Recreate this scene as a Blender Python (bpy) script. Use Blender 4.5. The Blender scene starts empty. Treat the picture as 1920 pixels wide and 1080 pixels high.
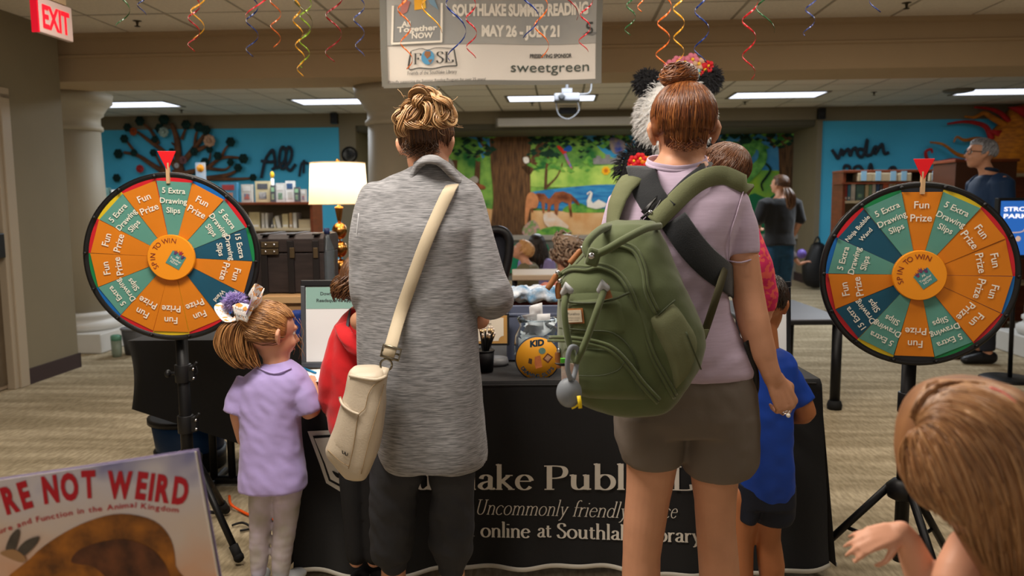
import bpy, math, random
import numpy as np
from mathutils import Vector, Matrix, noise
random.seed(7)
SC = bpy.context.scene
# ------------------------------------------------------------------ camera
FPX, EYE, PITCH, ROLL, RA = 1480.0, 1.36, math.radians(6.25), math.radians(0.4), math.radians(3.5)
CROT = (Matrix.Rotation(math.pi/2-PITCH, 4, 'X') @ Matrix.Rotation(-ROLL, 4, 'Z'))
cam = bpy.data.cameras.new('camera'); camo = bpy.data.objects.new('camera', cam)
SC.collection.objects.link(camo); SC.camera = camo
camo.matrix_world = Matrix.Translation((0, 0, EYE)) @ CROT
cam.sensor_width = 36; cam.lens = FPX*36/1920; cam.clip_start = .05; cam.clip_end = 60
cam.dof.use_dof = True; cam.dof.focus_distance = 2.35; cam.dof.aperture_fstop = 3.6
# ------------------------------------------------------------------ world, exposure, lamps
SC.view_settings.view_transform = 'Standard'; SC.view_settings.look = 'None'
SC.view_settings.gamma = 1; SC.view_settings.use_curve_mapping = False
SC.view_settings.exposure = 1.1
W = bpy.data.worlds.new('world'); SC.world = W; W.use_nodes = True
W.node_tree.nodes['Background'].inputs[0].default_value = (1.0, .90, .78, 1)
W.node_tree.nodes['Background'].inputs[1].default_value = .23
def area(x, y, z, sx, sy, p, col, name='ceiling_or_fill_lamp', aim=None, spread=None):
    l = bpy.data.lights.new(name, 'AREA'); l.shape = 'RECTANGLE'; l.size = sx; l.size_y = sy; l.energy = p; l.color = col
    if spread: l.spread = spread
    o = bpy.data.objects.new(name, l); SC.collection.objects.link(o); o.location = (x, y, z)
    if aim: o.rotation_euler = (Vector(aim)-Vector((x, y, z))).to_track_quat('-Z', 'Y').to_euler()
    return o
WARM = (1.0, .90, .78); COOL = (.86, .93, 1.0)
area(-.75, 1.75, 2.74, 1.2, .6, 36, WARM)
area(1.7, 1.9, 2.74, 1.2, .6, 9, WARM)
area(-1.5, -.9, 2.74, 1.2, .6, 9, WARM)
area(-1.6, 4.1, 2.74, 1.2, .6, 15, WARM)
area(2.6, 4.2, 2.74, 1.2, .6, 12, WARM)
area(.7, 3.1, 2.74, 1.2, .6, 13, WARM)  # added fill, no fixture: brightens the panda, desk and banner
for lx in (-5.4, -2.3, .8, 3.9): area(lx, 8.9, 2.78, 1.2, .6, 34, COOL)  # unseen row added, hidden by the beam, to light the far zone
area(1.2, 13.2, 2.45, 3.6, .3, 17, WARM, 'mural_fill')  # added fill light that brightens the mural, not a real fixture

# ------------------------------------------------------------------ pixel helpers
_C = Vector((0, 0, EYE)); _R3 = CROT.to_3x3()
def ray(px, py): return _R3 @ Vector(((px-960)/FPX, -(py-540)/FPX, -1))
def P(px, py, d):
    v = ray(px, py); return _C + v*(d/v.y)
def PZ(px, py, z):
    v = ray(px, py); return _C + v*((z-EYE)/v.z)
ca, sa = math.cos(RA), math.sin(RA)
def to_room(p): return Vector((p.x*ca-p.y*sa, p.x*sa+p.y*ca, p.z))
def PR(px, py, Y):
    v = ray(px, py); return to_room(_C + v*(Y/(v.x*sa+v.y*ca)))
def PZR(px, py, z): return to_room(PZ(px, py, z))
RM = Matrix.Rotation(-RA, 4, 'Z')
def px2m(r, d): return r*d/FPX

# ------------------------------------------------------------------ materials
def lin(c):
    o = []
    for v in c[:3]:
        v = v/255.0
        o.append(v/12.92 if v <= .04045 else ((v+.055)/1.055)**2.4)
    return (*o, 1)
_MATS = {}
def M(name, col, rough=.6, metal=0, var=0, vs=12, bump=0, bs=150, stretch=(1, 1, 1), col2=None, emis=0, spec=.35, trans=0, sheen=0, detail=4, bdist=.004, ramp=None, coat=0):
    if name in _MATS: return _MATS[name]
    m = bpy.data.materials.new(name); m.use_nodes = True; nt = m.node_tree; N = nt.nodes; L = nt.links
    b = N['Principled BSDF']; c = lin(col)
    b.inputs['Base Color'].default_value = c; b.inputs['Roughness'].default_value = rough
    b.inputs['Metallic'].default_value = metal; b.inputs['Specular IOR Level'].default_value = spec
    if trans: b.inputs['Transmission Weight'].default_value = trans; b.inputs['IOR'].default_value = 1.45
    if sheen: b.inputs['Sheen Weight'].default_value = sheen
    if coat: b.inputs['Coat Weight'].default_value = coat
    if emis: b.inputs['Emission Color'].default_value = c; b.inputs['Emission Strength'].default_value = emis
    if var or bump or col2:
        tc = N.new('ShaderNodeTexCoord'); mp = N.new('ShaderNodeMapping'); mp.inputs['Scale'].default_value = stretch
        L.new(tc.outputs['Object'], mp.inputs['Vector'])
    if var or col2:
        nz = N.new('ShaderNodeTexNoise'); nz.inputs['Scale'].default_value = vs; nz.inputs['Detail'].default_value = detail
        L.new(mp.outputs[0], nz.inputs['Vector'])
        cr = N.new('ShaderNodeValToRGB'); L.new(nz.outputs['Fac'], cr.inputs['Fac'])
        a = tuple(max(0, x*(1-var)) for x in c[:3])+(1,); z = tuple(min(1, x*(1+var)) for x in c[:3])+(1,)
        if col2: a, z = c, lin(col2)
        lo, hi = ramp or (.32, .68)
        cr.color_ramp.elements[0].position = lo; cr.color_ramp.elements[0].color = a
        cr.color_ramp.elements[1].position = hi; cr.color_ramp.elements[1].color = z
        L.new(cr.outputs[0], b.inputs['Base Color'])
    if bump:
        n2 = N.new('ShaderNodeTexNoise'); n2.inputs['Scale'].default_value = bs; n2.inputs['Detail'].default_value = 3
        L.new(mp.outputs[0], n2.inputs['Vector'])
        bp = N.new('ShaderNodeBump'); bp.inputs['Strength'].default_value = bump; bp.inputs['Distance'].default_value = bdist
        L.new(n2.outputs['Fac'], bp.inputs['Height']); L.new(bp.outputs[0], b.inputs['Normal'])
    _MATS[name] = m; return m
def MH(name, cols, rough=.4):
    """hair: each strand takes its own tone"""
    if name in _MATS: return _MATS[name]
    m = bpy.data.materials.new(name); m.use_nodes = True; nt = m.node_tree; N = nt.nodes; L = nt.links; b = N['Principled BSDF']
    g = N.new('ShaderNodeNewGeometry'); cr = N.new('ShaderNodeValToRGB')
    L.new(g.outputs['Random Per Island'], cr.inputs['Fac']); L.new(cr.outputs[0], b.inputs['Base Color'])
    e = cr.color_ramp.elements
    while len(e) < len(cols): e.new(.5)
    for i, c in enumerate(cols): e[i].position = i/(len(cols)-1); e[i].color = lin(c)
    b.inputs['Roughness'].default_value = rough; b.inputs['Specular IOR Level'].default_value = .45
    _MATS[name] = m; return m

# ------------------------------------------------------------------ mesh builder
def frames(pts, ref=None):
    out = []; n = len(pts); prev = None
    for i in range(n):
        t = (pts[min(i+1, n-1)]-pts[max(i-1, 0)])
        t = t.normalized() if t.length > 1e-9 else Vector((0, 0, 1))
        if prev is None:
            r = Vector(ref) if ref is not None else (Vector((1, 0, 0)) if abs(t.x) < .9 else Vector((0, 1, 0)))
        else: r = prev
        if ref is not None and abs(Vector(ref).normalized().dot(t)) < .97: r = Vector(ref)
        s = r-t*r.dot(t)
        s = s.normalized() if s.length > 1e-6 else t.orthogonal().normalized()
        prev = s; out.append((t, s, t.cross(s)))
    return out
def smooth_path(pts, k=6, closed=False):
    pts = [Vector(p) for p in pts]; n = len(pts); out = []
    rng = n if closed else n-1
    for i in range(rng):
        p0 = pts[(i-1) % n] if closed else pts[max(i-1, 0)]; p1 = pts[i]; p2 = pts[(i+1) % n]; p3 = pts[(i+2) % n] if closed else pts[min(i+2, n-1)]
        for j in range(k):
            t = j/k
            out.append(.5*((2*p1)+(-p0+p2)*t+(2*p0-5*p1+4*p2-p3)*t*t+(-p0+3*p1-3*p2+p3)*t**3))
    if not closed: out.append(pts[-1])
    return out
def interp(vals, k=6):
    out = []
    for i in range(len(vals)-1):
        for j in range(k):
            t = j/k; t = t*t*(3-2*t)
            a, b = vals[i], vals[i+1]
            out.append(tuple(x+(y-x)*t for x, y in zip(a, b)) if isinstance(a, tuple) else a+(b-a)*t)
    out.append(vals[-1]); return out
class MB:
    def __init__(s): s.v = []; s.f = []; s.mi = []; s.sm = []
    def add(s, vs, fs, mi=0, sm=False):
        o = len(s.v); s.v.extend([tuple(v) for v in vs]); s.f.extend([tuple(i+o for i in f) for f in fs])
        s.mi.extend([mi]*len(fs)); s.sm.extend([sm]*len(fs)); return s
    def box(s, c, d, mi=0, T=None, rz=0):
        x, y, z = d[0]/2, d[1]/2, d[2]/2
        vs = [Vector((a*x, b*y, e*z)) for a in (-1, 1) for b in (-1, 1) for e in (-1, 1)]
        if rz: T = Matrix.Rotation(rz, 4, 'Z')
        if T is not None: vs = [T.to_3x3() @ v for v in vs]
        vs = [v+Vector(c) for v in vs]
        return s.add(vs, [(0, 1, 3, 2), (4, 6, 7, 5), (0, 4, 5, 1), (2, 3, 7, 6), (0, 2, 6, 4), (1, 5, 7, 3)], mi)
    def box2(s, x0, x1, y0, y1, z0, z1, mi=0): return s.box(((x0+x1)/2, (y0+y1)/2, (z0+z1)/2), (x1-x0, y1-y0, z1-z0), mi)
    def prism(s, pts, ext, mi=0, sm=False):
        n = len(pts); ext = Vector(ext); a = [Vector(p) for p in pts]; b = [p+ext for p in a]
        s.add(a+b, [tuple(range(n)), tuple(range(2*n-1, n-1, -1))]+[((i+1) % n, i, n+i, n+(i+1) % n) for i in range(n)], mi, sm); return s
    def loft(s, rings, mi=0, sm=True, caps=True, closed=True):
        n = len(rings[0]); vs = [p for r in rings for p in r]; fs = []
        for i in range(len(rings)-1):
            for j in range(n if closed else n-1):
                k = (j+1) % n; fs.append((i*n+j, i*n+k, (i+1)*n+k, (i+1)*n+j))
        if caps and closed: fs.append(tuple(range(n-1, -1, -1))); fs.append(tuple(range((len(rings)-1)*n, len(rings)*n)))
        return s.add(vs, fs, mi, sm)
    def tube(s, pts, r, n=8, mi=0, ref=None, caps=True, sm=True, round_=False):
        pts = [Vector(p) for p in pts]
        rr = list(r) if isinstance(r, (list, tuple)) and len(r) == len(pts) and not (len(r) == 2 and len(pts) != 2) else [r]*len(pts)
        fr = frames(pts, ref); rings = []
        def ring(p, f, ra, rb): return [p+f[1]*(ra*math.cos(2*math.pi*j/n))+f[2]*(rb*math.sin(2*math.pi*j/n)) for j in range(n)]
        ab = [(q if isinstance(q, tuple) else (q, q)) for q in rr]
        if round_:
            a, b = ab[0]; m = min(a, b)
            for k in (.98, .8, .45): rings.append(ring(pts[0]-fr[0][0]*m*k, fr[0], a*math.sqrt(1-k*k), b*math.sqrt(1-k*k)))
        for p, f, (a, b) in zip(pts, fr, ab): rings.append(ring(p, f, a, b))
        if round_:
            a, b = ab[-1]; m = min(a, b)
            for k in (.45, .8, .98): rings.append(ring(pts[-1]+fr[-1][0]*m*k, fr[-1], a*math.sqrt(1-k*k), b*math.sqrt(1-k*k)))
        return s.loft(rings, mi, sm, caps)
    def lathe(s, prof, c=(0, 0, 0), n=32, mi=0, T=None, sm=True):
        rings = []
        for r, z in prof:
            ring = [Vector((r*math.cos(2*math.pi*j/n), r*math.sin(2*math.pi*j/n), z)) for j in range(n)]
            if T is not None: ring = [T.to_3x3() @ p for p in ring]
            rings.append([p+Vector(c) for p in ring])
        return s.loft(rings, mi, sm)
    def ball(s, c, r, n=20, m=12, mi=0, T=None):
        if not isinstance(r, (tuple, list)): r = (r, r, r)
        rings = []
        for i in range(m+1):
            a = -math.pi/2+math.pi*(i+.02)/(m+.04)
            ring = [Vector((r[0]*math.cos(a)*math.cos(2*math.pi*j/n), r[1]*math.cos(a)*math.sin(2*math.pi*j/n), r[2]*math.sin(a))) for j in range(n)]
            if T is not None: ring = [T.to_3x3() @ p for p in ring]
            rings.append([p+Vector(c) for p in ring])
        return s.loft(rings, mi)
    def ribbon(s, pts, nrm, w, t=.003, mi=0, sm=True):
        """flat band along pts; nrm: normal vectors, w: width (value or list)"""
        rings = []; n = len(pts); pts = [Vector(p) for p in pts]
        for i in range(n):
            tg = (pts[min(i+1, n-1)]-pts[max(i-1, 0)]).normalized(); nn = Vector(nrm[i] if isinstance(nrm, list) else nrm)
            sd = tg.cross(nn).normalized(); nn = sd.cross(tg).normalized(); ww = (w[i] if isinstance(w, list) else w)/2
            rings.append([pts[i]+sd*ww*a+nn*t*b for a, b in ((-1, .15), (-.9, 1), (0, 1.25), (.9, 1), (1, .15), (1, 0), (.9, -.0), (-.9, -.0), (-1, 0))])
        return s.loft(rings, mi, sm)
def apply_room(o): o.matrix_basis = RM
def obj(name, mb, mats, parent=None, room=False, label=None, cat=None, group=None, kind=None, bevel=0, raw=None):
    me = raw
    if me is None:
        me = bpy.data.meshes.new(name); me.from_pydata([tuple(v) for v in mb.v], [], mb.f)
        for m in (mats if isinstance(mats, (list, tuple)) else [mats]): me.materials.append(m)
        me.polygons.foreach_set('material_index', mb.mi); me.polygons.foreach_set('use_smooth', mb.sm); me.update()
    o = bpy.data.objects.new(name, me); SC.collection.objects.link(o)
    attach(o, parent, room)
    tag(o, label, cat, group, kind)
    if bevel:
        b = o.modifiers.new('bevel', 'BEVEL'); b.width = bevel; b.segments = 2; b.limit_method = 'ANGLE'
    return o
def attach(o, parent, room=False):
    if parent is not None:
        o.parent = parent
        if parent.type == 'EMPTY':
            o.matrix_parent_inverse = parent.matrix_basis.inverted()
            if room: o.matrix_basis = RM
    elif room: o.matrix_basis = RM
def tag(o, label=None, cat=None, group=None, kind=None):
    if label: o['label'] = label
    if cat: o['category'] = cat
    if group: o['group'] = group
    if kind: o['kind'] = kind
def thing(name, label, cat, loc=(0, 0, 0), group=None, room=False, kind=None):
    o = bpy.data.objects.new(name, None); SC.collection.objects.link(o); o.empty_display_size = .1
    o.matrix_basis = (RM @ Matrix.Translation(loc)) if room else Matrix.Translation(loc)
    tag(o, label, cat, group, kind); return o
def struct(name, mb, m, room=True, parent=None, label=None, **k):
    return obj(name, mb, m, parent, room, kind=None if parent else 'structure', label=label, **k)

# ------------------------------------------------------------------ fused organic surfaces
def blob(name, mb, mat, parent, vox=.006, smooth=6, disp=None, label=None, room=False, fac=.5):
    me = bpy.data.meshes.new(name+'_src'); me.from_pydata([tuple(v) for v in mb.v], [], mb.f); me.update()
    t = bpy.data.objects.new('tmp', me); SC.collection.objects.link(t)
    r = t.modifiers.new('r', 'REMESH'); r.mode = 'VOXEL'; r.voxel_size = vox; r.use_smooth_shade = True
    if smooth:
        s = t.modifiers.new('s', 'SMOOTH'); s.factor = fac; s.iterations = smooth
    dg = bpy.context.evaluated_depsgraph_get()
    m2 = bpy.data.meshes.new_from_object(t.evaluated_get(dg)); bpy.data.objects.remove(t); bpy.data.meshes.remove(me)
    m2.name = name
    if disp:
        nrm = [v.normal.copy() for v in m2.vertices]
        for v, n in zip(m2.vertices, nrm): v.co = v.co+n*disp(v.co, n)
        m2.update()
    m2.materials.clear(); m2.materials.append(mat)
    m2.polygons.foreach_set('use_smooth', [True]*len(m2.polygons))
    return obj(name, None, None, parent, room, label=label, raw=m2)
def chain(mb, pts, n=12, ref=None, k=1, rd=True):
    """limb: pts of (Vector, radius | (ra, rb))"""
    ps = [Vector(p) for p, r in pts]; rs = [r if isinstance(r, tuple) else (r, r) for p, r in pts]
    if k > 1: ps = smooth_path(ps, k); rs = interp(rs, k)
    mb.tube(ps, rs, n, ref=ref, round_=rd); return mb
def pl(pts): return [(P(x, y, d), px2m(r, d) if not isinstance(r, tuple) else (px2m(r[0], d), px2m(r[1], d))) for x, y, d, r in pts]
def folds(amp, sx=9, sz=4, seed=0.0, fine=.3):
    def f(co, n):
        a = noise.noise(Vector((co.x*sx+seed, co.y*sx, co.z*sz)))
        b = noise.noise(Vector((co.x*sx*2.7+seed, co.y*sx*2.7, co.z*sz*3+7)))
        return amp*(a+fine*b)
    return f

# ------------------------------------------------------------------ text
_TC = {}
def sans(s, bold=.0):
    """(verts, faces, width) of one line in the built-in font, capital height 1"""
    k = (s, bold)
    if k in _TC: return _TC[k]
    def mk(t):
        c = bpy.data.curves.new('t', 'FONT'); c.body = t; c.size = 1; c.offset = bold; c.resolution_u = 3; c.fill_mode = 'FRONT'
        o = bpy.data.objects.new('t', c); SC.collection.objects.link(o); dg = bpy.context.evaluated_depsgraph_get()
        me = bpy.data.meshes.new_from_object(o.evaluated_get(dg)); v = [tuple(q.co) for q in me.vertices]; f = [tuple(p.vertices) for p in me.polygons]
        bpy.data.objects.remove(o); bpy.data.curves.remove(c); bpy.data.meshes.remove(me); return v, f
    if '_h' not in _TC:
        v, f = mk('H'); _TC['_h'] = max(a[1] for a in v)-min(a[1] for a in v)
    h = _TC['_h']; v, f = mk(s)
    x0 = min(a[0] for a in v); x1 = max(a[0] for a in v)
    r = ([((a[0]-x0)/h, a[1]/h) for a in v], f, (x1-x0)/h); _TC[k] = r; return r
NIB = (.062, .018)
def _el(cx, cy, rx, ry, a0=0, a1=360, n=24):
    return [(cx+rx*math.cos(math.radians(a0+(a1-a0)*i/n)), cy+ry*math.sin(math.radians(a0+(a1-a0)*i/n))) for i in range(n+1)]
X = .62
def _stem(x, y0, y1, s0=1, s1=1, w=.13):
    r = [[(x, y0), (x, y1)]]
    if s0: r.append([(x-w, y0+.015), (x+w, y0+.015)])
    if s1: r.append([(x-w, y1-.03), (x, y1-.005)])
    return r
_arch = lambda x0, x1: [(x0, .44), (x0+.07, .56), ((x0+x1)/2+.02, X), (x1-.03, .54), (x1, .42), (x1, 0)]
GL = {
 'o': ([_el(.30, .31, .24, .31)], .62), 'O': ([_el(.46, .5, .38, .5, n=32)], .94),
 'c': ([[(.50, .50)]+_el(.30, .31, .24, .31, 50, 320, 18)], .56),
 'e': ([[(.09, .36), (.50, .36)], _el(.30, .31, .22, .31, 12, 325, 20)], .57),
 'u': (_stem(.48, 0, X, 0, 1, .1)+[[(.14, X), (.14, .17), (.22, .03), (.34, .03), (.47, .15)], [(.03, X-.03), (.14, X-.005)], [(.48, .01), (.6, .03)]], .64),
 'n': (_stem(.13, 0, X, 1, 1, .1)+[_arch(.13, .48), [(.38, .015), (.58, .015)]], .62),
 'h': (_stem(.13, 0, 1.08, 1, 1, .1)+[_arch(.13, .48), [(.38, .015), (.58, .015)]], .62),
 'm': (_stem(.13, 0, X, 1, 1, .1)+[_arch(.13, .46), [(.37, .015), (.55, .015)], _arch(.46, .80), [(.71, .015), (.9, .015)]], .95),
 'r': (_stem(.13, 0, X, 1, 1, .1)+[[(.13, .42), (.22, .56), (.33, .61), (.40, .56)]], .44),
 't': ([[(.17, .80), (.17, .14), (.22, .04), (.30, .02), (.38, .07)], [(.03, X-.02), (.36, X-.02)]], .40),
 'l': (_stem(.13, 0, 1.08, 1, 1, .1), .27), 'i': (_stem(.13, 0, X, 1, 1, .1)+[[(.13, .86), (.131, .92)]], .27),
 'b': (_stem(.13, 0, 1.08, 0, 1, .1)+[_el(.33, .31, .22, .31, 150, -150, 22)], .62),
 'd': (_stem(.48, 0, 1.08, 0, 1, .1)+[_el(.28, .31, .21, .31, 30, 330, 22), [(.48, .01), (.6, .03)]], .63),
 'a': ([[(.12, .46), (.16, .57), (.28, X), (.39, .54), (.40, .42), (.40, .1), (.46, .02), (.54, .06)], [(.40, .37), (.2, .30), (.10, .2), (.10, .1), (.2, .02), (.31, .05), (.40, .15)]], .54),
 'k': (_stem(.13, 0, 1.08, 1, 1, .1)+[[(.13, .25), (.42, X-.02)], [(.32, X-.015), (.54, X-.015)], [(.24, .34), (.50, .02)], [(.40, .015), (.6, .015)]], .60),
 'y': ([[(.10, X), (.31, .04)], [(.50, X), (.26, -.12), (.17, -.27), (.08, -.30)], [(.0, X-.015), (.2, X-.015)], [(.42, X-.015), (.58, X-.015)]], .58),
 'v': ([[(.10, X), (.31, .02)], [(.52, X), (.31, .02)], [(.0, X-.015), (.2, X-.015)], [(.42, X-.015), (.6, X-.015)]], .60),
 'f': (_stem(.15, 0, .9, 1, 0, .1)+[[(.15, .85), (.19, 1.0), (.30, 1.08), (.40, 1.02)], [(.03, X-.02), (.34, X-.02)]], .36),
 's': ([[(.38, .50), (.33, .58), (.22, X), (.11, .54), (.11, .44), (.2, .36), (.32, .27), (.38, .17), (.34, .06), (.22, 0), (.12, .04), (.08, .14)]], .48),
 'g': ([_el(.27, .38, .17, .23), [(.22, .16), (.16, .08), (.42, .0), (.48, -.1), (.38, -.24), (.2, -.26), (.09, -.18), (.14, -.06), (.3, -.0)]], .55),
 'S': ([[(.50, .80), (.46, .95), (.33, 1.0), (.18, .96), (.12, .84), (.15, .70), (.3, .56), (.46, .42), (.52, .26), (.46, .08), (.32, 0), (.16, .04), (.08, .22)]], .62),
 'P': (_stem(.17, 0, .98, 1, 0)+[[(.03, .98), (.36, .98), (.54, .92), (.60, .75), (.54, .56), (.36, .48), (.17, .48)]], .68),
 'L': (_stem(.17, 0, .98, 0, 0)+[[(.03, .97), (.31, .97)], [(.03, .02), (.58, .02), (.62, .24)]], .70),
 'U': ([[(.2, .98), (.2, .3), (.27, .08), (.42, .0), (.58, .06), (.66, .3), (.66, .98)], [(.06, .98), (.34, .98)], [(.54, .98), (.78, .98)]], .86),
 'F': (_stem(.17, 0, .98, 1, 0)+[[(.03, .97), (.58, .97), (.60, .78)], [(.17, .52), (.42, .52)], [(.42, .60), (.42, .42)]], .64),
 '.': ([[(.12, .04), (.121, .07)]], .26), ' ': ([], .30)}
def serif(s, nib=NIB, slant=0):
    """roman letters drawn with a broad nib: same return as sans()"""
    vs = []; fs = []; cx = 0
    for ch in s:
        st, adv = GL[ch]
        for p in st:
            if len(p) > 2 and len(p) < 15: p = [(q.x, q.y) for q in smooth_path([Vector((a, b, 0)) for a, b in p], 5)]
            a, b = nib
            if ch in '.' or (ch == 'i' and p[0][1] > .8): a = b = nib[0]*1.05
            o = len(vs); n = len(p)
            for i, (x, y) in enumerate(p):
                x0, y0 = p[max(i-1, 0)]; x1, y1 = p[min(i+1, n-1)]; dx, dy = x1-x0, y1-y0; l = math.hypot(dx, dy) or 1
                nx, ny = -dy/l, dx/l; h = math.sqrt((a*nx)**2+(b*ny)**2)
                for sg in (1, -1):
                    X_, Y_ = x+nx*h*sg, y+ny*h*sg; vs.append((cx+X_+slant*Y_, Y_))
                if i: fs.append((o+2*i-2, o+2*i-1, o+2*i+1, o+2*i))
        cx += adv
    return vs, fs, cx
def put(mb, g, fn, h, w=None, align=.5, mi=0):
    """lay a line of text: fn(x, y) -> world point; h capital height, w: fitted width"""
    v, f, gw = g; sx = (w/gw) if w else h
    fs = [tuple(q) for q in f]
    mb.add([fn((x-gw*align)*sx, y*h) for x, y in v], fs, mi)
def planar(o, ux, uy, off=0.0):
    o = Vector(o); ux = Vector(ux).normalized(); uy = Vector(uy).normalized(); nn = ux.cross(uy)*off
    return lambda x, y: o+ux*x+uy*y+nn

# ------------------------------------------------------------------ ring bodies read off as outlines, with real depth
class RB:
    """elliptic loft: rows (py, xl, xr, half_depth, d)"""
    def __init__(s, rows, n=2.0, seg=40):
        s.n = n; s.seg = seg; s.rows = []
        for py, xl, xr, hd, d in rows:
            a, b = P(xl, py, d), P(xr, py, d); c = (a+b)/2
            s.rows.append((c.z, c.x, c.y, (b.x-a.x)/2, hd))
        s.rows.sort()
        s.z = [r[0] for r in s.rows]
    def at(s, z):
        return [float(np.interp(z, s.z, [r[k] for r in s.rows])) for k in (1, 2, 3, 4)]
    def rings(s, step=.01, grow=0):
        z0, z1 = s.z[0], s.z[-1]; k = max(2, int((z1-z0)/step)); out = []
        for i in range(k+1):
            z = z0+(z1-z0)*i/k; cx, cy, rx, ry = s.at(z); rx += grow; ry += grow; ring = []
            for j in range(s.seg):
                a = 2*math.pi*j/s.seg; c, q = math.cos(a), math.sin(a); e = 2/s.n
                ring.append(Vector((cx+rx*math.copysign(abs(c)**e, c), cy+ry*math.copysign(abs(q)**e, q), z)))
            out.append(ring)
        return out
    def loft(s, mb, grow=0, step=.01): mb.loft(s.rings(step, grow)); return mb
    def yfront(s, x, z):
        cx, cy, rx, ry = s.at(z); u = min(.995, abs((x-cx)/rx)); return cy-ry*(1-u**s.n)**(1/s.n)
    def surf(s, px, py, off=0.0):
        d = s.rows[len(s.rows)//2][2]
        for _ in range(6):
            p = P(px, py, d); d = .4*d+.6*s.yfront(p.x, p.z)
        p = P(px, py, d); nn = s.normal(p)
        return p+nn*off
    def normal(s, p):
        cx, cy, rx, ry = s.at(p.z); u = max(-.97, min(.97, (p.x-cx)/rx)); return Vector((u/rx*ry, -math.sqrt(1-u*u), .0)).normalized()
def on(body, pts, off=.004, k=4):
    """smooth path over a ring body from pixel points; returns points and normals"""
    q = smooth_path([Vector((a, b, 0)) for a, b in pts], k); ps = [body.surf(v.x, v.y, off) for v in q]
    return ps, [body.normal(p) for p in ps]
def patch(mb, body, L, R, bulge=.01, nu=10, nv=14, mi=0, edge=.0):
    """raised panel between two pixel polylines L and R"""
    Ls = smooth_path([Vector((a, b, 0)) for a, b in L], 6); Rs = smooth_path([Vector((a, b, 0)) for a, b in R], 6)
    def at(S, t):
        x = t*(len(S)-1); i = min(int(x), len(S)-2); return S[i].lerp(S[i+1], x-i)
    rows = []
    for i in range(nv+1):
        t = i/nv; a, b = at(Ls, t), at(Rs, t); row = []
        for j in range(nu+1):
            u = j/nu; q = a.lerp(b, u); e = min(1, 5*min(u, 1-u))*min(1, 5*min(t, 1-t)); e = math.sin(e*math.pi/2)
            row.append(body.surf(q.x, q.y, edge*(1 if e > 0 else 0)+bulge*e-.002))
        rows.append(row)
    mb.loft(rows, mi, True, False, False); return mb
# ================================================================== SETTING
def floor_mat():
    m = bpy.data.materials.new('carpet'); m.use_nodes = True; nt = m.node_tree; N = nt.nodes; L = nt.links; b = N['Principled BSDF']
    tc = N.new('ShaderNodeTexCoord')
    def nz(sc, st, det=3, rot=0):
        mp = N.new('ShaderNodeMapping'); mp.inputs['Scale'].default_value = st; mp.inputs['Rotation'].default_value = (0, 0, rot)
        L.new(tc.outputs['Object'], mp.inputs['Vector']); n = N.new('ShaderNodeTexNoise'); n.inputs['Scale'].default_value = sc; n.inputs['Detail'].default_value = det
        L.new(mp.outputs[0], n.inputs['Vector']); return n
    a = nz(3, (.35, 2.6, 1), 2); c = nz(60, (1, .25, 1), 3, math.radians(38)); d = nz(240, (1, 1, 1), 2)
    r1 = N.new('ShaderNodeValToRGB'); L.new(a.outputs['Fac'], r1.inputs['Fac'])
    r1.color_ramp.elements[0].position = .40; r1.color_ramp.elements[0].color = lin((152, 138, 112)); r1.color_ramp.elements[1].position = .62; r1.color_ramp.elements[1].color = lin((182, 167, 140))
    r2 = N.new('ShaderNodeValToRGB'); L.new(c.outputs['Fac'], r2.inputs['Fac'])
    r2.color_ramp.elements[0].position = .36; r2.color_ramp.elements[0].color = (.72, .71, .68, 1); r2.color_ramp.elements[1].position = .64; r2.color_ramp.elements[1].color = (1.15, 1.15, 1.15, 1)
    mx = N.new('ShaderNodeMix'); mx.data_type = 'RGBA'; mx.blend_type = 'MULTIPLY'; mx.inputs[0].default_value = .8
    L.new(r1.outputs[0], mx.inputs[6]); L.new(r2.outputs[0], mx.inputs[7]); L.new(mx.outputs[2], b.inputs['Base Color'])
    bp = N.new('ShaderNodeBump'); bp.inputs['Strength'].default_value = .5; bp.inputs['Distance'].default_value = .004
    L.new(d.outputs['Fac'], bp.inputs['Height']); L.new(bp.outputs[0], b.inputs['Normal'])
    b.inputs['Roughness'].default_value = .95; b.inputs['Specular IOR Level'].default_value = .1
    return m
mWall = M('wall_paint_olive', (128, 118, 96), .8, var=.04, vs=2, bump=.06, bs=300)
mBeam = M('wall_paint_tan', (172, 148, 116), .8, var=.03, vs=2, bump=.05, bs=300)
mCol = M('column_paint', (168, 158, 138), .6, var=.03, vs=2)
mTile = M('ceiling_tile_face', (226, 216, 202), .9, var=.05, vs=40, bump=.25, bs=160)
mTileF = M('ceiling_tile_far', (218, 211, 198), .9, var=.05, vs=40, bump=.25, bs=160)
mGrid = M('ceiling_grid', (150, 142, 128), .6); mGridF = M('ceiling_grid_far', (120, 114, 100), .6)
mWhite = M('white_trim', (205, 202, 196), .5, var=.03, vs=5); mBlueW = M('blue_wall_paint', (72, 178, 216), .7, var=.05, vs=1.2)
mDoor = M('door_paint', (150, 132, 112), .55, var=.03, vs=3); mFrame = M('door_frame_paint', (168, 154, 134), .5)
mKick = M('kick_plate_steel', (116, 102, 84), .45, metal=.5, var=.12, vs=6); mBlack = M('black_plastic', (18, 18, 20), .45)
mBase = M('baseboard_rubber', (58, 44, 44), .6); mBrass = M('worn_brass', (150, 110, 70), .4, metal=.8)
mDarkW = M('dark_wall', (92, 88, 72), .8)
CZ, FZ, BY0, BY1, BZ = 2.77, 2.80, 6.5, 7.07, 2.38
b = MB(); b.box2(-9, 8.5, -3, 15.5, -.1, 0); struct('floor', b, floor_mat(), label='beige streaked carpet floor')
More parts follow.
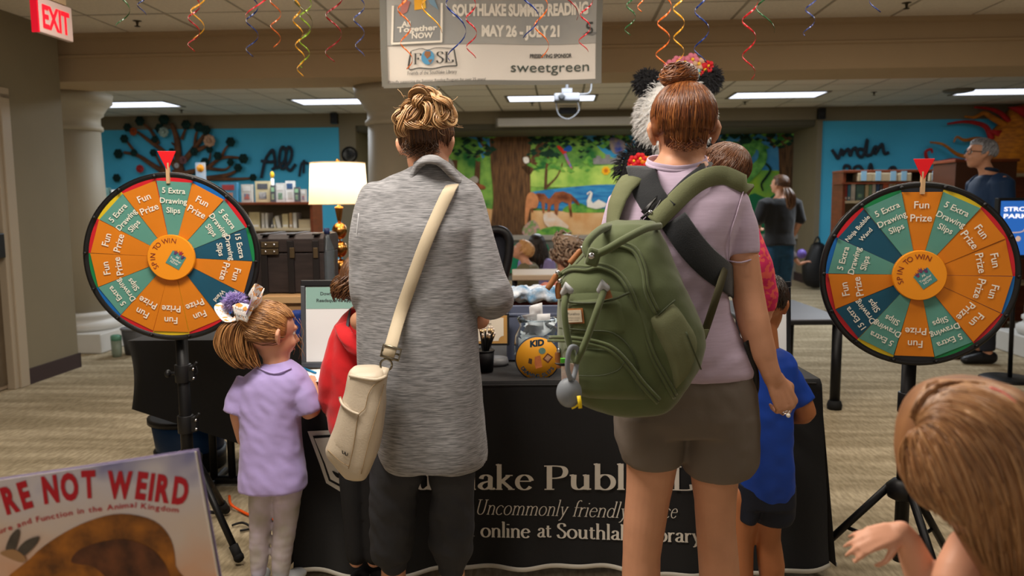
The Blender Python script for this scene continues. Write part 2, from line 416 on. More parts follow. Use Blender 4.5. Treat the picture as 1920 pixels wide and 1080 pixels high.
# near ceiling: slab above, tiles set into the grid
XC0, XC1 = -4.1, 5.4
b = MB(); b.box2(-4.6, 6.2, -3, BY0, CZ+.03, CZ+.15); ceil1 = struct('ceiling', b, mGrid, label='near suspended ceiling of square white tiles')
def tile_mesh(nm, sx, sy, mat):
    t = MB(); t.box((0, 0, .012), (sx-.026, sy-.026, .03)); me = bpy.data.meshes.new(nm)
    me.from_pydata([tuple(v) for v in t.v], [], t.f); me.materials.append(mat); return me
TM1 = tile_mesh('ceiling_tile', .61, .61, mTile); TM2 = tile_mesh('ceiling_tile', .61, .61, mTileF)
def tiles(me, parent, x0, x1, y0, y1, z, skip=lambda x, y: False):
    y = y1-.305
    while y > y0:
        x = x0+.305
        while x < x1:
            if not skip(x, y):
                o = bpy.data.objects.new('ceiling_tile', me); SC.collection.objects.link(o); o.parent = parent; o.location = (x, y, z+random.uniform(-.002, .002))
            x += .61
        y -= .61
tiles(TM1, ceil1, -4.15, 5.6, 4.0, BY0, CZ)
b = MB()
k = 0
for i in range(17): b.box((-4.15+.61*i, 5.0, CZ+.006), (.024, 3.0, .012))
for i in range(1, 5): b.box((.7, BY0-.61*i, CZ+.005), (9.8, .024, .012))
o = obj('grid_rail', b, M('grid_rail_near', (162, 154, 140), .5), ceil1, kind='stuff')
b = MB(); b.box2(-8.5, 8.2, BY1-.2, 12.9, FZ+.03, FZ+.15); ceil2 = struct('ceiling', b, mGridF, label='far suspended ceiling with white light panels')
LXS = (-6.18, -3.15, -.12, 2.98, 6.05); LY = 11.3
tiles(TM2, ceil2, -8.235, 8.2, 9.4, 12.8, FZ, lambda x, y: any(abs(x-l) < .5 for l in LXS) and abs(y-LY) < .4 and False)
b = MB()
for i in range(28): b.box((-8.235+.61*i, 11.1, FZ+.005), (.022, 3.4, .012))
for i in range(6): b.box((0, 12.8-.61*i, FZ+.004), (16.4, .022, .012))
obj('grid_rail', b, mGridF, ceil2, kind='stuff')
mLens = M('light_lens', (232, 238, 255), .4, emis=.9)
where = ('over the blue wall with the paper tree', 'left of the middle column', 'in front of the mural behind the projector', 'right of the plush panda', 'over the orange sun sculpture')
for i, x in enumerate(LXS):
    t = thing('ceiling_light', 'long white fluorescent ceiling panel '+where[i], 'light', (x, LY, FZ), 'far ceiling light panels', room=True)
    b = MB(); b.box2(x-.62, x+.62, LY-.31, LY+.31, FZ-.006, FZ-.002); obj('diffuser', b, mLens, t, room=True)
    b = MB()
    for q in ((x-.64, x-.6, LY-.33, LY+.33), (x+.6, x+.64, LY-.33, LY+.33), (x-.64, x+.64, LY-.33, LY-.3), (x-.64, x+.64, LY+.3, LY+.33)): b.box2(*q, FZ-.014, FZ)
    obj('frame', b, mGridF, t, room=True)
# beam
b = MB(); prof = [(BY0-.03, CZ), (BY0-.03, 2.735), (BY0, 2.72), (BY0, 2.60), (BY0-.02, 2.59), (BY0-.02, 2.575), (BY0, 2.565), (BY0, BZ), (BY1, BZ), (BY1, CZ+.1), (BY0-.03, CZ+.1)]
b.prism([(-8.3, y, z) for y, z in prof], (16.4, 0, 0)); struct('beam', b, mBeam, label='tan ceiling beam with a thin moulding line')
# left wall + door
WX = -4.04
b = MB(); b.box2(WX-.6, WX, -3, 4.2, 0, CZ+.05); b.box2(WX-.6, WX, 4.2, 5.6, 2.14, CZ+.05); b.box2(WX-.6, WX, 5.6, 6.3, 0, CZ+.05)
struct('wall_left', b, mWall, label='olive tan wall with the exit door')
b = MB(); b.box2(WX-.09, WX-.05, 4.2, 5.55, .01, 2.08); door = struct('door_1', b, mDoor, label='tan exit door leaf')
b = MB(); b.box2(WX-.05, WX-.042, 4.24, 5.5, .04, .93); obj('kick_plate', b, mKick, door)
b = MB(); b.box2(WX-.05, WX+.02, 4.3, 5.36, .99, 1.02); b.box2(WX-.05, WX-.0, 4.3, 5.36, .955, .985, 1); b.box2(WX-.05, WX+.035, 5.36, 5.48, .98, 1.16, 2); obj('push_bar', b, [mBrass, mWhite, mBlack], door, bevel=.008)
b = MB()
for x0, x1, dy in ((WX-.05, WX+.015, .0), (WX-.02, WX+.03, .045)):
    b.box2(x0, x1, 5.5+dy, 5.6+dy, 0, 2.12+dy); b.box2(x0, x1, 4.1, 5.6+dy, 2.08+dy, 2.16+dy)
struct('trim_1', b, mFrame, label='stepped door casing', bevel=.006)
b = MB(); b.box2(WX, WX+.014, 5.65, 6.314, 0, .12); b.box2(WX-.4, WX+.014, 6.3, 6.314, 0, .12); struct('baseboard_left', b, mBase, label='dark rubber baseboard at the wall end')
# columns
def column(x, y, lab):
    t = thing('column', lab, 'column', (x, y, 0), room=True, kind='structure'); del t['category']
    b = MB(); b.lathe([(.268, .34), (.262, 1.2), (.245, 2.05)], (x, y, 0), 40); obj('shaft', b, mCol, t, room=True)
    b = MB(); b.lathe([(.25, 2.04), (.27, 2.05), (.27, 2.08), (.25, 2.10), (.25, 2.17), (.28, 2.19), (.28, 2.21), (.32, 2.27), (.36, 2.30), (.36, 2.34), (.37, BZ+.002)], (x, y, 0), 40); obj('capital', b, mCol, t, room=True)
    b = MB(); b.lathe([(.33, .18), (.35, .21), (.35, .25), (.31, .27), (.29, .29), (.31, .31), (.31, .335), (.27, .355)], (x, y, 0), 40); obj('base_moulding', b, mWhite, t, room=True)
    b = MB(); b.box((x, y, .092), (.76, .76, .18)); obj('plinth', b, mWhite, t, room=True, bevel=.01)
cx1 = PR(183, 400, 7.15).x-.262
column(cx1, 7.25, 'round pale column on a white plinth behind the left prize wheel')
column(PR(743, 300, 7.15).x, 7.15, 'round pale column behind the table lamp')
column(PR(1992, 640, 7.0).x, 7.0, 'column on a white plinth by the right edge')
# back walls
BW = 12.8
xl = PR(637, 300, BW).x; xr = PR(1531, 300, BW).x
b = MB(); b.box2(-9, xl, BW, BW+.2, 2.575, FZ+.05); b.box2(xr, 8.5, BW, BW+.2, 2.575, FZ+.05); b.box2(xl, xr, BW, BW+.3, 2.60, FZ+.05)
xo = PR(668, 300, BW).x; b.box2(xl, xo, BW, BW+1.4, 0, 2.6); b.box2(xr-.02, xr+.06, BW-.05, BW+1.2, 0, 2.62); struct('wall_back', b, mWall, label='olive upper wall and pillars around the story corner')
b = MB(); b.box2(-9, xl-.002, BW-.01, BW+.15, 0, 2.575); bwl = struct('wall_back_left', b, mBlueW, label='bright blue wall behind the left bookcase')
b = MB(); b.box2(xr+.06, 8.5, BW-.01, BW+.15, 0, 2.575); bwr = struct('wall_back_right', b, mBlueW, label='bright blue wall behind the right bookcase')
b = MB(); b.box2(xl, xr, BW+.05, BW+.5, 2.52, 2.60); b.box2(xl, xr, BW+.1, BW+1.5, 2.5, 2.56); struct('trim_2', b, mDarkW, label='header over the story corner')
b = MB(); b.box2(xr-.08, xr+.12, BW-.065, BW-.01, 0, .14); b.box2(xr-.05, xr-.03, BW-.06, BW+1.3, 0, .14); b.box2(xl-3, xl+.3, BW-.03, BW-.01, 0, .12); struct('baseboard_back', b, mBase, label='dark baseboard along the back wall')
# stage front under the mural
b = MB(); b.box2(-2.9, xr-.02, 13.65, 14.2, 0, .74); struct('wall_stage', b, M('stage_grey', (128, 124, 114), .7), label='low grey stage front under the mural')
b = MB(); b.box2(-2.9, xr-.02, 13.58, 13.72, .70, .78); struct('trim_3', b, M('stage_ledge', (158, 152, 142), .6), label='pale ledge along the stage front')
b = MB(); b.box2(8.2, 8.4, -3, 15, 0, 3); b.box2(-9, -8.8, 6.3, 15, 0, 3); struct('wall_side', b, mWall, label='side walls beyond the shelves')
b = MB(); b.box2(6.0, 6.2, -3, 6.5, 0, 3); struct('wall_right', b, mWall, label='right side wall')
# screen case, speakers, sprinklers, projector, clock, vent
def rp(px, py, Y): return PR(px, py, Y)
a = rp(932, 222, 12.6); c = rp(1215, 234, 12.6)
t = thing('projection_screen_case', 'long white roller screen housing above the mural', 'screen', ((a.x+c.x)/2, 12.6, a.z), room=True)
b = MB(); b.box2(a.x, c.x, 12.55, 12.68, c.z, a.z); obj('housing', b, mWhite, t, room=True, bevel=.02)
b = MB(); b.box2(a.x-.02, a.x, 12.54, 12.69, c.z-.01, a.z+.01); obj('end_cap', b, mGridF, t, room=True)
for px, py, lb in ((627, 222, 'small black loudspeaker above the left blue wall'), (1540, 213, 'small black loudspeaker above the right blue wall')):
    q = rp(px, py, 12.6); t = thing('wall_speaker', lb, 'speaker', tuple(q), room=True)
    b = MB(); b.box(q, (.11, .12, .17)); obj('cabinet', b, mBlack, t, room=True, bevel=.01)
    b = MB(); b.lathe([(.035, 0), (.03, .01), (.01, .012)], (q.x, q.y-.06, q.z), 16, T=Matrix.Rotation(math.pi/2, 4, 'X')); obj('driver', b, M('speaker_grille', (40, 40, 42), .8), t, room=True)
q = rp(1065, 208, 12.2); b = MB(); b.box(q, (.26, .1, .1)); t = thing('soundbar', 'black box hanging on the header behind the projector', 'speaker', tuple(q), room=True); obj('case', b, mBlack, t, room=True, bevel=.01)
for px, py, zz, lb in ((257, 38, CZ, 'brass sprinkler head in the near ceiling left of the streamers'), (1700, 4, CZ, 'sprinkler head in the near ceiling at upper right'), (1397, 190, FZ, 'small sprinkler in the far ceiling right of the panda'), (998, 192, FZ, 'small sprinkler in the far ceiling left of the projector'), (340, 206, FZ, 'small sprinkler in the far ceiling above the paper tree'), (1639, 172, FZ, 'dark dome camera on the far ceiling')):
    q = PZR(px, py, zz); t = thing('sprinkler', lb, 'sprinkler', tuple(q), room=True); r = .03 if zz == CZ else .04
    b = MB(); b.lathe([(r*1.2, .0), (r*1.1, -.006), (r*.4, -.012), (.008, -.03), (.008, -.045)], q, 16); obj('escutcheon', b, M('sprinkler_metal', (70, 62, 50), .4, metal=.7), t, room=True)
    b = MB(); b.lathe([(.022, -.048), (.022, -.044), (.004, -.042)], q, 12); obj('deflector', b, M('sprinkler_metal', (70, 62, 50), .4, metal=.7), t, room=True)
q = PZR(1798, 168, FZ); b = MB(); b.lathe([(.2, 0), (.18, -.03), (.1, -.045), (.05, -.03)], q, 24); t = thing('ceiling_vent', 'round dark ceiling vent beside the right light panel', 'vent', tuple(q), room=True); obj('diffuser_ring', b, mGridF, t, room=True)
q = rp(655, 290, BW-.02); t = thing('wall_clock', 'round black rimmed clock on the pillar above the lamp', 'clock', tuple(q), room=True)
b = MB(); b.lathe([(.13, 0), (.13, -.04), (.10, -.045), (.10, -.03)], q, 24, T=Matrix.Rotation(-math.pi/2, 4, 'X')@Matrix.Rotation(math.pi, 4, 'X')); obj('rim', b, mBlack, t, room=True)
b = MB(); b.lathe([(.10, 0), (.10, -.031)], q, 24, T=Matrix.Rotation(math.pi/2, 4, 'X')); obj('face', b, mWhite, t, room=True)
b = MB(); b.box((q.x, q.y-.04, q.z+.03), (.008, .004, .07)); b.box((q.x+.02, q.y-.04, q.z), (.05, .004, .008)); obj('hand', b, mBlack, t, room=True)
# projector
q = rp(1063, 184, 9.4); t = thing('projector', 'grey ceiling projector with dangling cables below the banner', 'projector', tuple(q), room=True)
mPj = M('projector_grey', (84, 84, 88), .5)
b = MB(); b.box((q.x, q.y, q.z), (.30, .26, .09)); obj('body', b, mPj, t, room=True, bevel=.02)
b = MB(); b.tube([(q.x, q.y, q.z+.04), (q.x, q.y, FZ)], .02); b.box((q.x, q.y, q.z+.08), (.12, .12, .05)); obj('mount_pole', b, mPj, t, room=True)
b = MB(); b.lathe([(.04, 0), (.035, .03), (.02, .03)], (q.x-.06, q.y-.13, q.z), 16, T=Matrix.Rotation(math.pi/2, 4, 'X')); obj('lens', b, mBlack, t, room=True)
b = MB(); b.tube(smooth_path([(q.x-.13, q.y, q.z), (q.x-.1, q.y-.02, q.z-.18), (q.x+.02, q.y-.02, q.z-.24), (q.x+.14, q.y, q.z-.14), (q.x+.1, q.y, q.z)]), .007, 6)
b.tube(smooth_path([(q.x, q.y, FZ), (q.x-.2, q.y, FZ-.07), (q.x-.3, q.y, FZ-.02)]), .01, 6); b.tube(smooth_path([(q.x+.05, q.y, q.z+.05), (q.x+.26, q.y, q.z+.06), (q.x+.28, q.y, FZ)]), .01, 6); obj('cable', b, M('cable_grey', (90, 90, 92), .5), t, room=True, kind='stuff')
# exit sign
e0 = P(66, 28, 4.5); e1 = P(131, 45, 4.8); u = (e1-e0); u.z = 0; L_ = u.length; u.normalize(); cz = (e0.z+e1.z)/2
nn = Vector((-u.y, u.x, 0)); nn = nn if nn.dot(-e0+Vector((0, 0, e0.z))) > 0 else -nn; cc = (e0+e1)/2; cc.z = cz
t = thing('exit_sign', 'white exit sign with red letters above the door', 'exit sign', tuple(cc))
hh = .098; Tm = Matrix((( u.x, nn.x, 0), (u.y, nn.y, 0), (0, 0, 1))).to_4x4()
b = MB(); b.box(cc, (L_, .035, hh*2), T=Tm); obj('housing', b, M('exit_white', (214, 190, 184), .4), t, bevel=.006)
b = MB(); put(b, sans('EXIT', .03), planar(cc+nn*.021-Vector((0, 0, hh*.66)), u, (0, 0, 1)), hh*1.32, w=L_*.78); b.v = [tuple(Vector(v)) for v in b.v]; obj('lettering', b, M('exit_red', (225, 22, 38), .5, emis=.55), t)
b = MB(); b.box(cc-u*(L_/2+.004), (.012, .04, hh*2.06), T=Tm); obj('red_edge', b, M('exit_red_edge', (200, 20, 40), .4, emis=.3), t)
b = MB(); b.box(cc+Vector((0, 0, hh+.02)), (L_*.6, .05, .04), T=Tm); b.box(Vector((cc.x, cc.y, (cc.z+hh+CZ)/2)), (.03, .03, max(.02, CZ-cc.z-hh)), T=Tm); obj('mount', b, mBeam, t)

# ------------------------------------------------------------------ mural
MY = 14.15
mural = thing('mural', 'painted forest mural with deer, swan, lake and a green dragon', 'mural', (1, MY, .8), room=True)
def flat(name, pts, z, mat, smooth=0, parent=mural, Y=MY, kind=None):
    pp = [PR(x, y, Y) for x, y in (smooth_path([Vector((a, c, 0)) for a, c in pts], smooth, True) if smooth else [Vector((a, c, 0)) for a, c in pts]) ] if not smooth else [PR(v.x, v.y, Y) for v in smooth_path([Vector((a, c, 0)) for a, c in pts], smooth, True)]
    pp = [Vector((p.x, Y-z, p.z)) for p in pp]
    b = MB(); b.prism(pp, (0, .004, 0)); return obj(name, b, mat, parent, room=True, kind=kind)
def flat(name, pts, z, mat, smooth=0, parent=mural, Y=MY, kind=None, mb=None):
    q = [Vector((a, c, 0)) for a, c in pts]
    if smooth: q = smooth_path(q, smooth, True)
    pp = [PR(v.x, v.y, Y) for v in q]; pp = [Vector((p.x, Y-z, p.z)) for p in pp]
    b = mb or MB(); b.prism(pp, (0, .004, 0))
    return None if mb else obj(name, b, mat, parent, room=True, kind=kind)
def stroke(name, pts, w, z, mat, parent=mural, Y=MY, k=6, mb=None, round_=False):
    """flat painted stroke; w pixels (value or list)"""
    q = smooth_path([Vector((a, c, 0)) for a, c in pts], k); ws = interp(list(w), k) if isinstance(w, (list, tuple)) else [w]*len(q); L = []; R = []
    for i, v in enumerate(q):
        t = (q[min(i+1, len(q)-1)]-q[max(i-1, 0)]).normalized(); n = Vector((-t.y, t.x, 0)); L.append(v+n*ws[i]/2); R.append(v-n*ws[i]/2)
    b = mb or MB(); rows = []
    for l, r in zip(L, R):
        a, c = PR(l.x, l.y, Y), PR(r.x, r.y, Y); rows.append([Vector((a.x, Y-z, a.z)), Vector((c.x, Y-z, c.z))])
    b.loft(rows, 0, False, False, False)
    return None if mb else obj(name, b, mat, parent, room=True)
mMeadow = M('mural_green', (36, 104, 48), .8, col2=(134, 180, 78), vs=3.2, ramp=(.35, .62)); mSky = M('mural_sky', (40, 120, 180), .8, col2=(90, 170, 215), vs=2)
mLeaf = M('mural_leaf', (14, 52, 34), .8, var=.5, vs=6); mLeaf2 = M('mural_leaf_bright', (40, 120, 50), .8, col2=(130, 180, 70), vs=8)
mTrunk = M('mural_trunk', (52, 34, 20), .8, col2=(120, 84, 50), vs=7, stretch=(6, 1, .5)); mSand = M('mural_sand', (206, 150, 92), .8, col2=(226, 190, 140), vs=3)
mLake = M('mural_lake', (14, 88, 160), .8, col2=(60, 150, 200), vs=4, stretch=(1, 1, 5)); mDeer = M('mural_deer', (92, 44, 22), .8, col2=(170, 100, 60), vs=6)
mWhiteP = M('mural_white', (225, 222, 215), .8, var=.06); mDrag = M('mural_dragon', (30, 110, 50), .8, col2=(120, 190, 90), vs=7)
x0, x1 = 655, 1512
b = MB(); a = PR(x0, 440, MY); c = PR(x1, 440, MY); b.box2(a.x, c.x, MY, MY+.05, .7, 2.66); obj('canvas', b, mMeadow, mural, room=True)
flat('painted_sky', [(655, 228), (1512, 224), (1512, 330), (1440, 325), (1340, 330), (1200, 300), (1150, 285), (1100, 262), (1030, 245), (930, 262), (905, 300), (895, 262), (850, 250), (655, 262)], .004, mSky)
flat('painted_sky', [(1110, 240), (1215, 235), (1215, 300), (1170, 300), (1130, 285)], .005, M('mural_cyan', (52, 146, 196), .8, var=.15, vs=4), 4)
flat('painted_sky', [(1340, 236), (1460, 236), (1460, 320), (1340, 318)], .005, M('mural_cyan2', (40, 128, 185), .8, col2=(86, 160, 205), vs=3))
flat('painted_castle', [(1112, 308), (1112, 297), (1118, 296), (1118, 292), (1126, 292), (1127, 297), (1135, 297), (1135, 290), (1144, 290), (1144, 297), (1156, 296), (1156, 291), (1164, 291), (1165, 297), (1178, 297), (1180, 290), (1186, 308)], .008, M('mural_castle', (128, 128, 130), .8, var=.15))
flat('painted_meadow', [(1000, 320), (1100, 312), (1215, 310), (1215, 345), (1100, 350), (985, 348)], .007, M('mural_bright', (120, 170, 70), .8, col2=(180, 208, 100), vs=4), 4)
flat('painted_lake', [(975, 364), (1060, 352), (1140, 346), (1200, 352), (1200, 395), (1100, 397), (1020, 392), (975, 378)], .009, mLake, 4)
flat('painted_sand', [(655, 385), (850, 380), (920, 392), (1040, 396), (1200, 396), (1512, 398), (1512, 440), (655, 440)], .008, mSand)
flat('painted_bush', [(1060, 388), (1085, 380), (1110, 390), (1150, 392), (1140, 398), (1062, 398)], .011, mLeaf2, 4)
for nm, pts, w in (('painted_trunk', [(958, 230), (957, 300), (960, 370), (957, 445)], [84, 74, 70, 78]), ('painted_trunk', [(1482, 228), (1482, 300), (1484, 380), (1484, 440)], [56, 44, 46, 56]),
                   ('painted_branch', [(985, 322), (1000, 305), (1014, 272), (1045, 252), (1085, 238)], [22, 15, 12, 9, 6]), ('painted_branch', [(920, 290), (905, 268), (886, 240)], [12, 8, 6]),
                   ('painted_branch', [(1023, 355), (1024, 325), (1027, 300), (1030, 275)], [6, 5, 4, 2]), ('painted_branch', [(1026, 350), (1045, 330), (1055, 305)], [5, 3, 2]),
                   ('painted_branch', [(1455, 275), (1435, 250), (1418, 236)], [12, 7, 4]), ('painted_branch', [(1190, 292), (1178, 265), (1150, 240)], [14, 9, 4]), ('painted_trunk', [(897, 292), (895, 330), (893, 355)], [8, 10, 12]), ('painted_trunk', [(853, 300), (851, 330), (852, 370)], [10, 12, 12])):
    stroke(nm, pts, w, .013, mTrunk)
rnd = random.Random(3); b = MB(); b2 = MB()
for i in range(1000):
    x = rnd.uniform(840, 1510); t_ = rnd.random()
    if 925 < x < 990: continue
    hi = 300 if x < 930 else (322 if x < 1110 else 278)
    y = 234+(hi-234)*t_**1.7; s = rnd.uniform(4, 9)
    q = [(x-s, y), (x, y-s*.6), (x+s, y+rnd.uniform(-3, 3)), (x, y+s*.6)]
    flat('l', q, .016+rnd.random()*.004, None, mb=(b if (rnd.random() < .72 and y < 295) else b2))
obj('leaf_canopy', b, mLeaf, mural, room=True, kind='stuff'); obj('leaf_canopy', b2, mLeaf2, mural, room=True, kind='stuff')
flat('painted_drape', [(838, 300), (850, 305), (858, 330), (870, 340), (890, 330), (897, 340), (880, 352), (858, 350), (845, 345), (838, 360)], .02, M('mural_grey', (168, 160, 148), .8), 4)
flat('painted_deer', [(866, 352), (882, 343), (900, 345), (910, 350), (908, 355), (893, 354), (886, 362), (870, 362)], .021, mDeer, 4)
def deer(x, y, s, fl):
    t = [(-22, 0), (-12, -12), (4, -14), (20, -8), (34, 6), (37, 14), (32, 12), (22, 4), (20, 12), (22, 36), (18, 36), (14, 10), (2, 6), (-4, 10), (-8, 38), (-12, 38), (-14, 10), (-20, 14), (-24, 38), (-28, 38), (-26, 8), (-30, 4)]
    flat('painted_deer', [(x+a*s*fl, y+c*s) for a, c in t], .022+.002*s, mDeer)
deer(1012, 372, .72, -1); deer(1052, 372, .95, 1); 
flat('painted_deer', [(986, 376), (992, 362), (1002, 362), (1010, 374), (1006, 390), (994, 392), (988, 420), (984, 420)], .027, M('mural_fawn', (196, 130, 84), .8, var=.2, vs=8), 3)
flat('painted_sheep', [(1020, 402), (1035, 398), (1052, 412), (1066, 424), (1060, 430), (1040, 430), (1022, 420)], .026, M('mural_cream', (222, 186, 150), .8, col2=(225, 215, 205), vs=8), 4)
flat('painted_swan', [(1101, 388), (1100, 377), (1107, 361), (1105, 361), (1101, 366), (1100, 362), (1107, 358), (1111, 362), (1108, 376), (1112, 381), (1122, 374), (1138, 382), (1134, 388), (1118, 392)], .026, mWhiteP)
b = MB(); [flat('x', [(1136+r*math.cos(a), 320+r*math.sin(a)) for a in [i*math.pi/8 for i in range(16)] for r in ([9 if round(a*8/math.pi) % 2 else 7])], .02, None, mb=b)]; obj('painted_sunflower', b, M('mural_yellow', (232, 176, 24), .8), mural, room=True)
flat('painted_sunflower', [(1136+4*math.cos(i), 320+4*math.sin(i)) for i in range(7)], .026, M('mural_orange', (196, 110, 20), .8))
flat('painted_parrot', [(1044, 275), (1050, 274), (1058, 282), (1063, 285), (1058, 290), (1053, 286)], .026, M('mural_red', (205, 50, 30), .8), 3)
flat('painted_parrot', [(1056, 281), (1066, 273), (1072, 276), (1071, 283), (1062, 284)], .028, M('mural_blue', (24, 84, 170), .8), 3)
stroke('painted_parrot', [(1059, 288), (1065, 302), (1072, 316)], [5, 5, 3], .027, M('mural_tail', (206, 96, 60), .8, col2=(80, 120, 180), vs=9))
flat('painted_owl', [(981, 296), (990, 295), (992, 304), (984, 306)], .02, mWhiteP, 3)
flat('painted_flowers', [(982, 425), (1000, 412), (1012, 428), (1010, 440), (982, 440)], .028, M('mural_pinks', (205, 150, 150), .8, col2=(90, 150, 70), vs=20), 3)
flat('painted_bush', [(1010, 432), (1040, 424), (1066, 430), (1068, 440), (1010, 440)], .03, mLeaf2, 3)
flat('painted_flyer', [(1143, 262), (1150, 258), (1170, 266), (1172, 280), (1158, 290), (1146, 282)], .02, M('mural_kite', (20, 60, 150), .8, col2=(160, 140, 100), vs=6), 3)
# right side: dragon
flat('painted_hill', [(1335, 322), (1400, 318), (1462, 320), (1462, 400), (1335, 400)], .012, M('mural_hill', (104, 168, 74), .8, col2=(160, 196, 40), vs=3))
flat('painted_hill', [(1405, 365), (1440, 372), (1462, 360), (1462, 440), (1400, 440)], .014, M('mural_dark_hill', (24, 110, 70), .8), 3)
flat('painted_cloud', [(1360, 292), (1385, 262), (1400, 262), (1396, 280), (1375, 300)], .015, M('mural_mist', (120, 140, 170), .8), 3)
stroke('painted_dragon_neck', [(1396, 336), (1414, 318), (1428, 300), (1428, 280), (1415, 272), (1402, 284)], [20, 20, 17, 15, 17, 12], .03, mDrag)
flat('painted_dragon_head', [(1388, 274), (1400, 270), (1412, 272), (1416, 284), (1406, 298), (1398, 306), (1390, 300), (1394, 288)], .034, mDrag, 3)
flat('painted_wing', [(1385, 268), (1395, 255), (1410, 262), (1400, 272)], .033, mLeaf, 2)
stroke('painted_vine', [(1434, 306), (1444, 318), (1436, 332), (1427, 345), (1430, 358)], [4, 5, 5, 4, 3], .03, mLeaf)
# blue wall decorations ------------------------------------------------
ty = BW-.02
def wallpt(px, py, off=.05): 
    q = PR(px, py, BW); return Vector((q.x, BW-off, q.z))
tree = thing('paper_tree', 'brown paper tree with dark green leaf clusters on the blue wall', 'wall art', tuple(wallpt(340, 340)), room=True)
mBr = M('kraft_brown', (104, 68, 44), .9, var=.35, vs=9); mLf = M('dark_leaf_paper', (14, 46, 42), .9, var=.3, vs=14, bump=.5, bs=40)
brs = [([(345, 345), (338, 300), (335, 262), (325, 232)], 11), ([(338, 320), (310, 285), (280, 262), (262, 248)], 7), ([(330, 335), (290, 310), (262, 292), (236, 286)], 7), ([(300, 270), (286, 245), (268, 230)], 5), ([(262, 292), (245, 270), (240, 262)], 4),
       ([(350, 300), (370, 275), (385, 255), (392, 240)], 7), ([(368, 278), (370, 255), (376, 240)], 4), ([(350, 325), (390, 315), (420, 296), (460, 297)], 6), ([(418, 296), (425, 280), (438, 266)], 4), ([(380, 318), (395, 300), (398, 282)], 4), ([(395, 316), (425, 318), (438, 306)], 4),
       ([(390, 335), (430, 328), (450, 318)], 6), ([(400, 335), (440, 336), (482, 334)], 5), ([(344, 262), (350, 245), (353, 236)], 4), ([(312, 320), (300, 300), (295, 288)], 4), ([(372, 282), (386, 276), (398, 268)], 6), ([(338, 278), (325, 268)], 4)]
for i, (p, w) in enumerate(brs):
    q = smooth_path([wallpt(x, y, .06) for x, y in p], 5); b = MB(); s_ = w*BW/FPX/1.15; k = len(q)
    b.tube(q, [s_*(1-.6*j/(k-1)) for j in range(k)], 8); obj('branch', b, mBr, tree, room=True)
b = MB(); q = smooth_path([wallpt(x, y, .08) for x, y in ((345, 385), (342, 350), (343, 320))], 5); b.tube(q, [(.19, .05), (.18, .05), (.17, .05)]+[(.15, .05)]*(len(q)-3), 14, ref=(1, 0, 0)); obj('trunk', b, mBr, tree, room=True)
for x, y, r in ((268, 228, 8), (245, 240, 7), (239, 261, 7), (228, 289, 8), (257, 287, 6), (293, 287, 6), (296, 262, 6), (313, 225, 9), (305, 242, 8), (354, 235, 8), (377, 239, 8), (391, 245, 8), (437, 267, 8), (413, 293, 7), (461, 298, 8), (437, 305, 6), (451, 315, 7), (398, 281, 6), (369, 285, 7), (389, 304, 7), (225, 334, 7), (479, 333, 6), (376, 325, 6), (327, 284, 5)):
    b = MB(); c0 = wallpt(x, y, .1); R_ = r*BW/FPX*1.15
    for j in range(7):
        a = j*2*math.pi/6; rr = R_*.55 if j < 6 else 0
        b.ball(c0+Vector((math.cos(a)*rr, -.02 if j == 6 else 0, math.sin(a)*rr)), (R_*.5, R_*.3, R_*.5), 8, 6)
    obj('leaf_cluster', b, mLf, tree, room=True)
for x, y, r, cl in ((258, 248, 8, (150, 66, 20)), (314, 249, 10, (150, 170, 160)), (399, 265, 12, (190, 150, 120)), (270, 317, 8, (170, 40, 40)), (350, 301, 8, (120, 80, 80)), (338, 311, 5, (190, 190, 190))):
    b = MB(); c0 = wallpt(x, y, .13); R_ = r*BW/FPX
    for j in range(9):
        a = j*2*math.pi/8; rr = R_*.6 if j < 8 else 0; b.ball(c0+Vector((math.cos(a)*rr, -.03 if j == 8 else 0, math.sin(a)*rr)), (R_*.4, R_*.25, R_*.4), 8, 6)
    obj('paper_flower', b, M('flower_%d' % x, cl, .8, var=.25, vs=18), tree, room=True)
mTw = M('twisted_paper', (44, 52, 62), .9, var=.3, vs=20)
def wallword(name, label, strokes, w=.026, mat=mTw):
    t = thing(name, label, 'wall lettering', tuple(wallpt(*strokes[0][0])), room=True)
    for s_ in strokes:
        b = MB(); q = smooth_path([wallpt(x, y, .05) for x, y in s_], 6); b.tube(q, w, 8); obj('letter_stroke', b, mat, t, room=True)
wallword('wall_word', 'dark twisted paper script reading All on the left blue wall', [[(492, 334), (500, 300), (512, 282), (516, 290), (518, 312), (512, 318)], [(492, 302), (508, 304), (520, 302)], [(520, 316), (534, 304), (538, 285), (532, 276), (527, 286), (526, 308), (532, 318)], [(532, 318), (546, 302), (549, 284), (543, 276), (538, 290), (538, 310), (546, 320), (556, 308)]])
wallword('wall_cross', 'small dark twisted paper cross shape above the left bookcase', [[(571, 325), (572, 300)], [(563, 331), (568, 306), (580, 307)]], .02)
wallword('wall_word', 'dark twisted paper script reading under on the right blue wall', [[(1558, 281), (1564, 290), (1570, 297), (1576, 280), (1577, 292)], [(1577, 292), (1588, 280), (1592, 292), (1596, 282), (1602, 278), (1606, 290)], [(1622, 282), (1608, 280), (1606, 290), (1616, 293), (1624, 262), (1622, 290), (1632, 290)], [(1632, 290), (1638, 276), (1644, 280), (1638, 290), (1648, 274), (1652, 272), (1656, 288), (1664, 286)]])
wallword('wall_word', 'tops of a second word in twisted paper above the right bookcase', [[(1580, 318), (1582, 311), (1590, 312), (1592, 320)], [(1598, 320), (1602, 313), (1610, 312), (1616, 320)], [(1626, 320), (1630, 308), (1634, 320)], [(1664, 320), (1668, 315), (1674, 314), (1678, 320)]], .024)
sun = thing('paper_sun', 'big orange sun with curling red and orange rays on the right wall', 'wall art', tuple(wallpt(1880, 250)), room=True)
